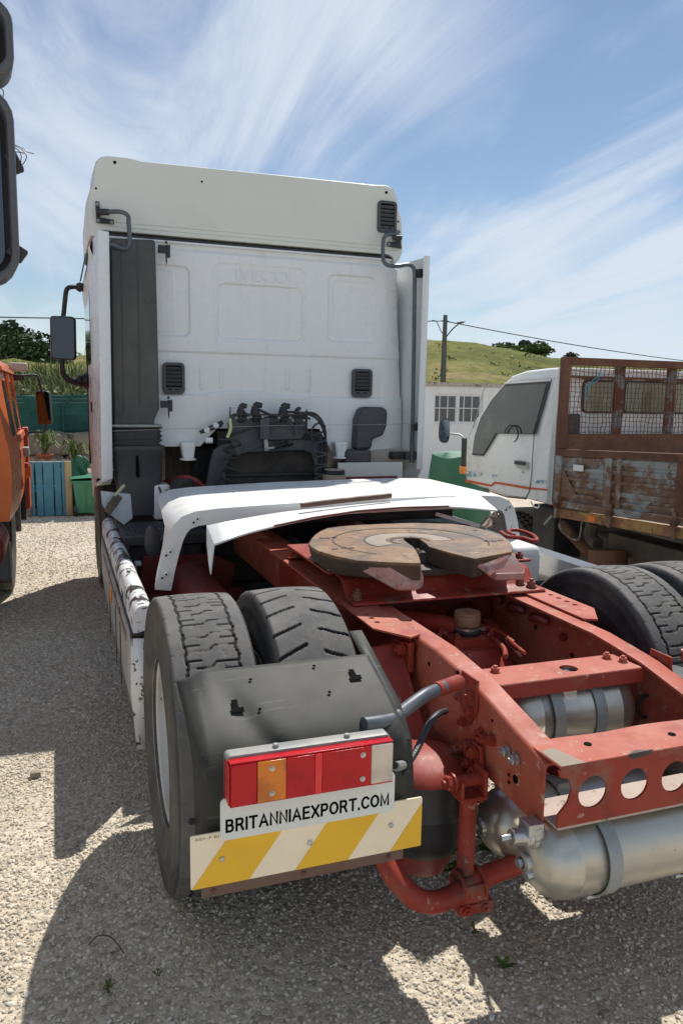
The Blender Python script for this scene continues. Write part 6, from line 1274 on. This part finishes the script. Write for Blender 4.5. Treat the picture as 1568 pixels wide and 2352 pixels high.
m = MB(); m.tube(smooth_path([(2.109,2.08,1.787),(2.081,2.07,1.859),(2.112,2.07,1.907),(2.162,2.06,1.945),(2.193,2.06,1.984),(2.171,2.05,1.933),(2.113,2.05,1.894),(2.086,2.05,1.843)],4),.003,5); kb(m,'turquoise_string',mat('turquoise_twine',(.05,.35,.42),.7))
# bed side with ribs and posts
BX = 1.86; y0b, y1b = -1.3, 2.06
def ztop(y): return 1.43+.055*(2.0-y)/1.2
def bb(y0,z0,y1,z1,x0,x1,name,mt,bev=.003):
    # sloped box following the bed line
    m = MB(); s0 = ztop(y0)-1.43; s1 = ztop(y1)-1.43
    m.add([(x0,y0,z0+s0),(x0,y1,z0+s1),(x0,y1,z1+s1),(x0,y0,z1+s0),(x1,y0,z0+s0),(x1,y1,z0+s1),(x1,y1,z1+s1),(x1,y0,z1+s0)],[(0,1,2,3),(4,7,6,5),(0,4,5,1),(3,2,6,7),(0,3,7,4),(1,5,6,2)])
    return kb(m,name,mt,bev=bev)
bb(y0b,1.385,y1b,1.432,BX-.012,BX+.035,'dropside_top_rail',RUST)
bb(y0b,1.03,y1b,1.384,BX+.014,BX+.022,'dropside_sheet',RUSTG,0)
for za, zb in ((1.335,1.375),(1.275,1.305),(1.215,1.235),(1.135,1.165),(1.085,1.105)): bb(y0b,za,y1b,zb,BX+.002,BX+.0135,'pressed_rib',RUSTG)
bb(y0b,1.012,y1b,1.062,BX-.006,BX+.030,'dropside_bottom_tube',RUSTG,.008)
for ya, w_ in ((1.985,.075),(1.44,.065),(1.35,.035),(.80,.07),(.1,.07)): bb(ya,1.06,ya+w_,1.386,BX-.010,BX+.013,'dropside_post',RUSTG if ya != .80 else RUST,.004)
bb(1.60,1.10,1.985,1.12,BX-.004,BX+.006,'diagonal_gusset',RUSTG)
m = MB(); m.plate([(BX-.001,1.98,1.30),(BX-.001,1.98,1.09),(BX-.001,1.78,1.10),(BX-.001,1.92,1.24)],(.006,0,0)); kb(m,'corner_gusset',RUSTG)
bb(y0b,.935,y1b,1.000,BX+.004,BX+.05,'bed_side_beam',RUSTY)
m = MB(); m.b2((BX+.02,y0b,.96),(3.7,y1b,.995)); kb(m,'bed_floor',MUD)
for ya in (1.985,1.40,.83): 
    bb(ya,.93,ya+.03,1.09,BX-.028,BX-.011,'hinge_strap',RUSTG,.006); m = MB(); zc = .985+ztop(ya)-1.43; m.cyl((BX-.035,ya+.015,zc+.04),(BX+.0,ya+.015,zc+.04),.022,12); kb(m,'hinge_pin',RUST)
bb(1.585,.945,1.665,.985,BX-.001,BX+.0035,'orange_reflector',mat('orange_reflector',(.85,.20,.02),.3),.002)
m = MB(); m.plate([(1.848,1.844,1.335),(1.848,1.732,1.339),(1.848,1.728,1.297),(1.848,1.84,1.292)],(.003,0,0)); kb(m,'white_label',STW)
m = MB(); m.tube(smooth_path([(1.93,2.068,0.936),(1.93,2.067,0.868),(1.93,2.035,0.818),(1.93,1.927,0.791),(1.93,1.851,0.792),(1.93,1.825,0.828),(1.93,1.814,0.924),(1.93,1.803,0.957)],4),.006,6); kb(m,'guard_loop',RUSTG)
m = MB(); m.tube([(2.05,2.206,0.841),(2.05,1.902,0.706),(2.1,1.813,0.647)], .04, 12); kb(m,'rusty_exhaust_brace',RUST)
m = MB(); m.cyl((2,1.593,0.667),(2,1.604,0.766),.13,20); kb(m,'rusty_drum',RUST)
m = MB(); m.box((2.15,.95,.80),(.16,1.5,.14)); kb(m,'chassis_beam',GREASE,bev=.01)
m = MB(); m.tube(smooth_path([(2.1,1.903,0.904),(2.1,1.929,0.819),(2.1,1.888,0.761),(2.1,1.839,0.754)],4),.05,10); kb(m,'muddy_hose',MUD)
m = MB(); m.b2((2.3,-1.2,.45),(3.3,3.4,.80)); kb(m,'underbody',MUD,bev=.03)
m = MB(); m.b2((2.05,2.3,.55),(2.30,2.6,.95)); kb(m,'battery_box',DARKM,bev=.01)
m = MB(); m.bar((2,2.359,0.818),(2,2.263,0.901),.02,.02); kb(m,'strut',GALV)
m = MB(); m.tube([(BX+.1,.60,.86),(BX+.09,.58,.80),(BX+.1,.56,.77)],.01,6); kb(m,'tow_hook',STW)
m = MB(); m.tube(smooth_path([(1.96,2.506,0.981),(1.96,2.46,0.949),(1.96,2.395,0.948),(1.96,2.392,0.982)],4),.006,6); kb(m,'white_cable_loop',STW)
m = MB(); m.b2((1.96,.45,.66),(1.98,.95,.80)); kb(m,'red_framed_box',RUST)
def kwheel(x, y, r, w_):
    m = MB(); pr = [(r*.55,-w_*.40),(r*.62,-w_*.5),(r*.86,-w_*.52),(r*.96,-w_*.46),(r,-w_*.38)]
    n_ = 7
    for i in range(1,n_): pr.append((r+.002-(.009 if i in (2,4) else 0), -w_*.38+w_*.76*i/n_))
    pr += [(r,w_*.38),(r*.96,w_*.46),(r*.86,w_*.52),(r*.55,w_*.4)]
    m.lathe(pr,(x,y,r),(1,0,0),72,False); t_ = kb(m,'tyre',mat('dusty_small_tyre',(.10,.095,.085),.85,bump=(50,.5,.004)),angle=25)
    for k in range(44):
        a = 2*math.pi*k/44; 
        mm_ = MB(); 
        for dx in (-.30,0,.30): mm_.box((x+dx*w_, y+math.cos(a+(.05 if dx else 0))*(r+.002), r+math.sin(a+(.05 if dx else 0))*(r+.002)), (w_*.16,.010,.030), (a+R(90)+.4,0,0))
        if k == 0: acc_ = mm_
        else: acc_.add(mm_.v, mm_.f)
    o = kb(acc_,'tread_lugs',RUBBER); o['kind'] = 'stuff'
    m = MB(); m.lathe([(r*.60,-.08),(r*.5,-.04),(r*.45,.0),(.01,.0)],(x,y,r),(1,0,0),32,False); kb(m,'wheel_rim',MUD)
kwheel(2.16,3.02,.40,.20); kwheel(3.35,3.02,.40,.20); kwheel(2.2,-.3,.38,.22)

# ================================================================== orange lorry at the left edge
O = thing('orange_lorry', 'bright orange lorry cab with grey wheel arch, cut off by the left picture edge', 'truck', (-2.6,4.6,0))
def ob(m, name, mt, **k): o = m.build(name, mt, O, **k); o.matrix_parent_inverse = Matrix.Translation((2.6,-4.6,0)); return o
fe = [(-1.974,5.45,2.02),(-1.95,5.45,1.947),(-1.936,5.45,1.828),(-1.894,5.45,1.517),(-1.858,5.45,1.337),(-1.846,5.45,1.138),(-1.853,5.45,0.967),(-1.875,5.45,0.804)]
m = MB(); rows = []
for y, dx, dz in ((3.55,-.03,0),(4.3,-.0,0),(5.0,.0,0),(5.45,0,0),(5.60,-.10,-.02)):
    rows.append([(p[0]+dx, y, p[2]+dz) for p in fe]+[(-4.3,y,fe[-1][2]),(-4.3,y,fe[0][2]+.05),(fe[0][0]-.25,y,fe[0][2]+.05)])
m.grid(rows, True); m.f.append(tuple(range(11))); m.f.append(tuple(range(44,55))); ob(m,'cab_shell',ORANGE,angle=30)
def fx(z):       # outer skin of the orange cab at this height
    q = sorted(fe, key=lambda p: p[2])
    if z <= q[0][2]: return q[0][0]
    for a, b in zip(q, q[1:]):
        if a[2] <= z <= b[2]: return a[0]+(b[0]-a[0])*(z-a[2])/(b[2]-a[2])
    return q[-1][0]
def oside(y0,z0,y1,z1,name,mt,off=.012,bev=.004):
    m = MB(); m.add([(fx(z0)+off,y0,z0),(fx(z0)+off,y1,z0),(fx(z1)+off,y1,z1),(fx(z1)+off,y0,z1),(fx(z0)-.02,y0,z0),(fx(z0)-.02,y1,z0),(fx(z1)-.02,y1,z1),(fx(z1)-.02,y0,z1)],[(0,1,2,3),(4,7,6,5),(0,4,5,1),(3,2,6,7),(0,3,7,4),(1,5,6,2)]); return ob(m,name,mt,bev=bev)
oside(4.62,1.42,5.12,1.86,'door_window',GLASSD,.003)
oside(4.05,1.42,4.30,1.86,'side_window',GLASSD,.003)
for y in (4.36,4.56,5.16,5.40): oside(y,.95,y+.045,1.93,'door_pillar',ORANGE,.018)
oside(4.4,1.36,5.4,1.41,'waist_rail',ORANGE,.024)
oside(3.7,1.93,5.5,1.965,'roof_gutter',ORANGE,.03)
oside(4.45,1.20,4.70,1.28,'handle_recess',ORANGED,.006); oside(5.0,1.18,5.16,1.26,'door_handle',GALV,.05)
oside(5.2,1.05,5.5,1.10,'door_step_edge',ORANGED,.03)
m = MB(); m.b2((fe[4][0]-.02,5.46,.62),(fe[4][0]+.035,5.75,1.42)); ob(m,'dark_red_front_corner',ORANGED,bev=.01)
m = MB(); m.b2((fe[4][0]+.0,5.40,.94),(fe[4][0]+.055,5.46,1.06)); ob(m,'side_indicator',mat('orange_indicator',(.8,.2,.02),.3),bev=.006)
m = MB(); m.box((fe[0][0]+.10,5.35,fe[0][2]-.02),(.16,.12,.08)); ob(m,'marker_lamp',mat('cream_lamp',(.55,.50,.42),.4),bev=.015)
# wheel arch, wheel, side tank
ACX, ACY, ACZ = -2.10, 4.75, .50
m = MB(); m.grid([[(ACX+xx, ACY+rr*math.cos(R(a)), ACZ+rr*math.sin(R(a))) for a in range(0,181,8)] for xx, rr in ((-.35,.60),(.10,.60),(.155,.585),(.16,.56))]); m.grid([[(ACX+.16, ACY+rr*math.cos(R(a)), ACZ+rr*math.sin(R(a))) for a in range(0,181,8)] for rr in (.56,.60)]); o = ob(m,'wheel_arch',GREYP,angle=50); s_ = o.modifiers.new('s','SOLIDIFY'); s_.thickness = .012
m = MB(); m.b2((ACX-.35,3.55,.10),(ACX+.10,4.16,.86)); m.build
m = MB(); m.b2((ACX-.3,4.12,.22),(ACX+.15,4.17,1.0)); ob(m,'rear_mud_panel',GREYP,bev=.015)
m = MB(); m.b2((ACX-.3,5.33,.42),(ACX+.19,5.42,1.02)); ob(m,'front_arch_panel',GREYP,bev=.015)
m = MB(); m.b2((ACX+.12,5.42,.52),(ACX+.24,5.62,.92)); ob(m,'black_step',DARKM,bev=.01)
m = MB(); m.box((ACX+.162,4.35,.88),(.003,.10,.035)); ob(m,'small_sticker',PLATEW)
w_ = empty_part('wheel', O, (-2.10+2.6,4.75-4.6,.50))
for me_, nm in ((TB,'tyre_tread'),(SWM,'tyre_sidewall')): o = obj(nm, me_, w_); o.scale = (1,.947,.947)
m = MB(); m.lathe([(.29,.12),(.27,.08),(.25,.0),(.12,.02),(.11,.10),(.01,.11)],(0,0,0),(1,0,0),40,False); m.build('rim', GREYP, w_)
m = MB(); m.lathe([(.001,0),(.13,.01),(.16,.04),(.165,.09),(.165,.62),(.15,.66),(.001,.67)], (-2.10,3.30,.62), (0,1,0), 32, False); ob(m,'red_side_tank',REDDARK,angle=50)
for k in range(3): m = MB(); m.lathe([(.168,0),(.168,.03)], (-2.10,3.42+.18*k,.62),(0,1,0),32); ob(m,'tank_band',mat('faded_red_band',(.33,.05,.06),.5))
m = MB(); m.lathe([(.10,0),(.12,.03),(.10,.06)], (-2.06,3.9,.80),(.3,0,1),20); ob(m,'black_cap',RUBBER)
m = MB(); m.b2((-4.1,3.0,.55),(-2.35,5.4,.9)); ob(m,'chassis_block',DARKM)
m = MB(); m.tube(smooth_path([(-2.004,4.2,1.077),(-1.962,4.3,1.103),(-1.931,4.35,1.123)],3),.02,7); ob(m,'red_strut',REDDARK)
m = MB(); m.plate([(-1.969,4.6,1.016),(-1.869,4.9,1.015),(-1.861,4.9,0.935),(-1.964,4.6,0.97)],(0,.06,0)); ob(m,'black_handle_plate',DARKM,bev=.006)
m = MB(); m.tube(smooth_path([(-1.916,5.5,1.904),(-1.819,5.55,1.928),(-1.733,5.6,1.931),(-1.703,5.6,1.889),(-1.676,5.6,1.75)],4),.012,7); ob(m,'mirror_arm',DARKM)
m = MB(); m.tube(smooth_path([(-1.657,5.6,1.471),(-1.66,5.6,1.406),(-1.689,5.6,1.372),(-1.781,5.55,1.374),(-1.863,5.5,1.355)],4),.012,7); ob(m,'mirror_arm',DARKM)
m = MB(); m.box((-1.888,5.5,1.904),(.12,.05,.06)); m.box((-1.855,5.5,1.36),(.08,.05,.06)); ob(m,'mirror_bracket',DARKM,bev=.008)
mc = Vector((-1.669,5.6,1.613)); Mm = Matrix.Translation(mc)@Euler((R(3),R(-2),R(-14))).to_matrix().to_4x4()
o = curve_plate(rrect(-.068,-.166,.068,.166,.03), [], .045, Mm@MXZ@Matrix.Translation((0,0,-.02)), RUBBER, 'mirror_housing', .008, O); o.matrix_parent_inverse = Matrix.Translation((2.6,-4.6,0))
o2 = curve_plate(rrect(-.060,-.158,.060,.158,.025), [], .002, Mm@MXZ@Matrix.Translation((0,0,.012)), MIRR, 'mirror_glass', 0, O); o2.matrix_parent_inverse = Matrix.Translation((2.6,-4.6,0))

# ================================================================== lorry whose mirrors reach in at the upper left
G = thing('mirror_side_lorry', 'tall grey mirrors with loose wires of a lorry at the upper left picture edge', 'truck', (-2.4,-.2,0))
def gb(m, name, mt, **k): o = m.build(name, mt, G, **k); o.matrix_parent_inverse = Matrix.Translation((2.4,.2,0)); return o
MH = mat('dark_grey_mirror_shell',(.075,.08,.09),.4)
def shell(u1, v0, v1, yy, wd, name, tilt=0, inner=True):
    a = Vector((-1.605,-0.6,2.63)); 
    return a
def mirror(xr, z0, z1, wd, y, nm, r, dpt=.09):
    M_ = Matrix.Translation((xr-wd/2, y, (z0+z1)/2))@Euler((0,R(0),R(6))).to_matrix().to_4x4()
    o = curve_plate(rrect(-wd/2,-(z1-z0)/2,wd/2,(z1-z0)/2,r), [rrect(-wd/2+.018,-(z1-z0)/2+.02,wd/2-.018,(z1-z0)/2-.02,r*.8)], dpt, M_@MXZ, MH, nm, .008, G); o.matrix_parent_inverse = Matrix.Translation((2.4,.2,0))
    q = curve_plate(rrect(-wd/2+.012,-(z1-z0)/2+.012,wd/2-.012,(z1-z0)/2-.012,r), [], .01, M_@MXZ@Matrix.Translation((0,0,-.02)), RUBBER, 'mirror_back', 0, G); q.matrix_parent_inverse = Matrix.Translation((2.4,.2,0))
    q = curve_plate(rrect(-wd/2+.03,-(z1-z0)/2+.035,wd/2-.03,(z1-z0)/2-.03,r*.7), [], .004, M_@MXZ@Matrix.Translation((0,0,.0)), MIRR, 'mirror_glass', 0, G); q.matrix_parent_inverse = Matrix.Translation((2.4,.2,0))
mirror(-1.606, 2.500, 2.672, .22, -.6, 'wide_angle_mirror', .05)
mirror(-1.612, 2.034, 2.480, .24, -.6, 'main_mirror_shell', .07)
for pts in ([(-1.606,-0.62,2.367),(-1.593,-0.6,2.36),(-1.584,-0.6,2.353),(-1.568,-0.6,2.35)],[(-1.606,-0.62,2.365),(-1.597,-0.6,2.358),(-1.588,-0.6,2.349)],[(-1.606,-0.62,2.365),(-1.599,-0.6,2.35),(-1.598,-0.6,2.325)],[(-1.607,-0.62,2.344),(-1.591,-0.6,2.349),(-1.585,-0.6,2.339),(-1.595,-0.6,2.322),(-1.609,-0.6,2.318)],[(-1.637,-0.6,2.496),(-1.632,-0.6,2.487),(-1.631,-0.6,2.468)]):
    pts = [(p[0]-.022,p[1],p[2]) if i == 0 else p for i, p in enumerate(pts)]
    m = MB(); m.tube(smooth_path(pts,5),.0011,5); gb(m,'loose_wire',RUBBER)
m = MB(); m.box((-1.613,-0.6,2.323),(.030,.03,.045),(0,R(-25),0)); m.box((-1.615,-0.6,2.116),(.040,.03,.035),(0,R(35),0)); gb(m,'mirror_clip',RUBBER,bev=.004)
m = MB(); m.tube([(-1.72,-.56,2.62),(-1.95,-.52,2.64),(-2.15,-.5,2.5)],.02,8); m.tube([(-1.72,-.56,2.1),(-1.95,-.52,2.05),(-2.15,-.5,2.1)],.02,8); gb(m,'mirror_arm',DARKM)
m = MB(); m.b2((-3.6,-.9,1.0),(-2.15,1.1,2.9)); gb(m,'cab_shell',mat('lorry_white_paint',(.6,.6,.6),.4),bev=.06)
m = MB(); m.b2((-2.15,-.5,1.9),(-2.14,.8,2.6)); gb(m,'door_window',GLASSD,bev=.004)

# ================================================================== weeds and litter on the gravel
def weed(p, n, s, seed, lb, grp='small weeds growing in the gravel'):
    rnd = random.Random(seed); t = thing('weed', lb, 'weed', (p[0],p[1],0), grp); mb = MB()
    for _ in range(n):
        a = rnd.uniform(0,6.28); ln = s*rnd.uniform(.5,1.3); h = s*rnd.uniform(.2,.9); wd = s*rnd.uniform(.14,.24); dx, dy = math.cos(a), math.sin(a); o = len(mb.v)
        for f, hh, ww in ((.1,0,.15),(.35,.55,.8),(.65,.9,1),(.88,.95,.6),(1,.85,.05)): mb.v += [(dx*ln*f-dy*wd*ww, dy*ln*f+dx*wd*ww, h*hh), (dx*ln*f+dy*wd*ww, dy*ln*f-dx*wd*ww, h*hh)]
        mb.f += [(o+2*i,o+2*i+1,o+2*i+3,o+2*i+2) for i in range(4)]
    mb.build('leaves', LEAF, t)
weed((-0.226,-0.301,0), 22, .085, 1, 'largest broad leaved weed behind the red hanger post')
weed((0.057,-0.274,0), 16, .09, 2, 'upright weed between the two lower air tanks')
weed((-0.27,-0.645,0), 8, .03, 3, 'tiny weed in the sunlit patch below the red bar clamp')
weed((-0.271,-0.826,0), 9, .035, 4, 'small weed in the shade right of the sunlit patch')
weed((-1.449,-0.517,0), 10, .022, 5, 'small weed nearest the lower left corner')
weed((-1.304,-0.509,0), 6, .018, 6, 'small weed right of the one in the lower left')
weed((-1.424,-0.368,0), 5, .012, 7, 'tiny sprig above the lower left weed')
weed((0.193,-0.119,0), 14, .09, 8, 'leafy weed deepest under the chassis')
for i,(u_, s_, lb) in enumerate((((-1.691,0.957,0),.035,'tan pebble lying alone left of the rear wheel'),((-0.083,-1.084,-0),.02,'pale pebble near the bottom edge'))):
    o = obj('pebble', boulder(s_*1.3,s_,s_*.8,random.Random(i)), None); o.location = (u_[0],u_[1],s_*.25); tag(o, lb, 'pebble')
m = MB(); m.tube(smooth_path([(-1.498,-0.315,0.01),(-1.47,-0.295,0.02),(-1.437,-0.32,0.03),(-1.414,-0.346,0.02),(-1.394,-0.389,0.008)],4),.0025,5); o = m.build('dry_twig', BARK); tag(o, 'thin curved dry twig on the gravel left of the rear wheel', 'twig')
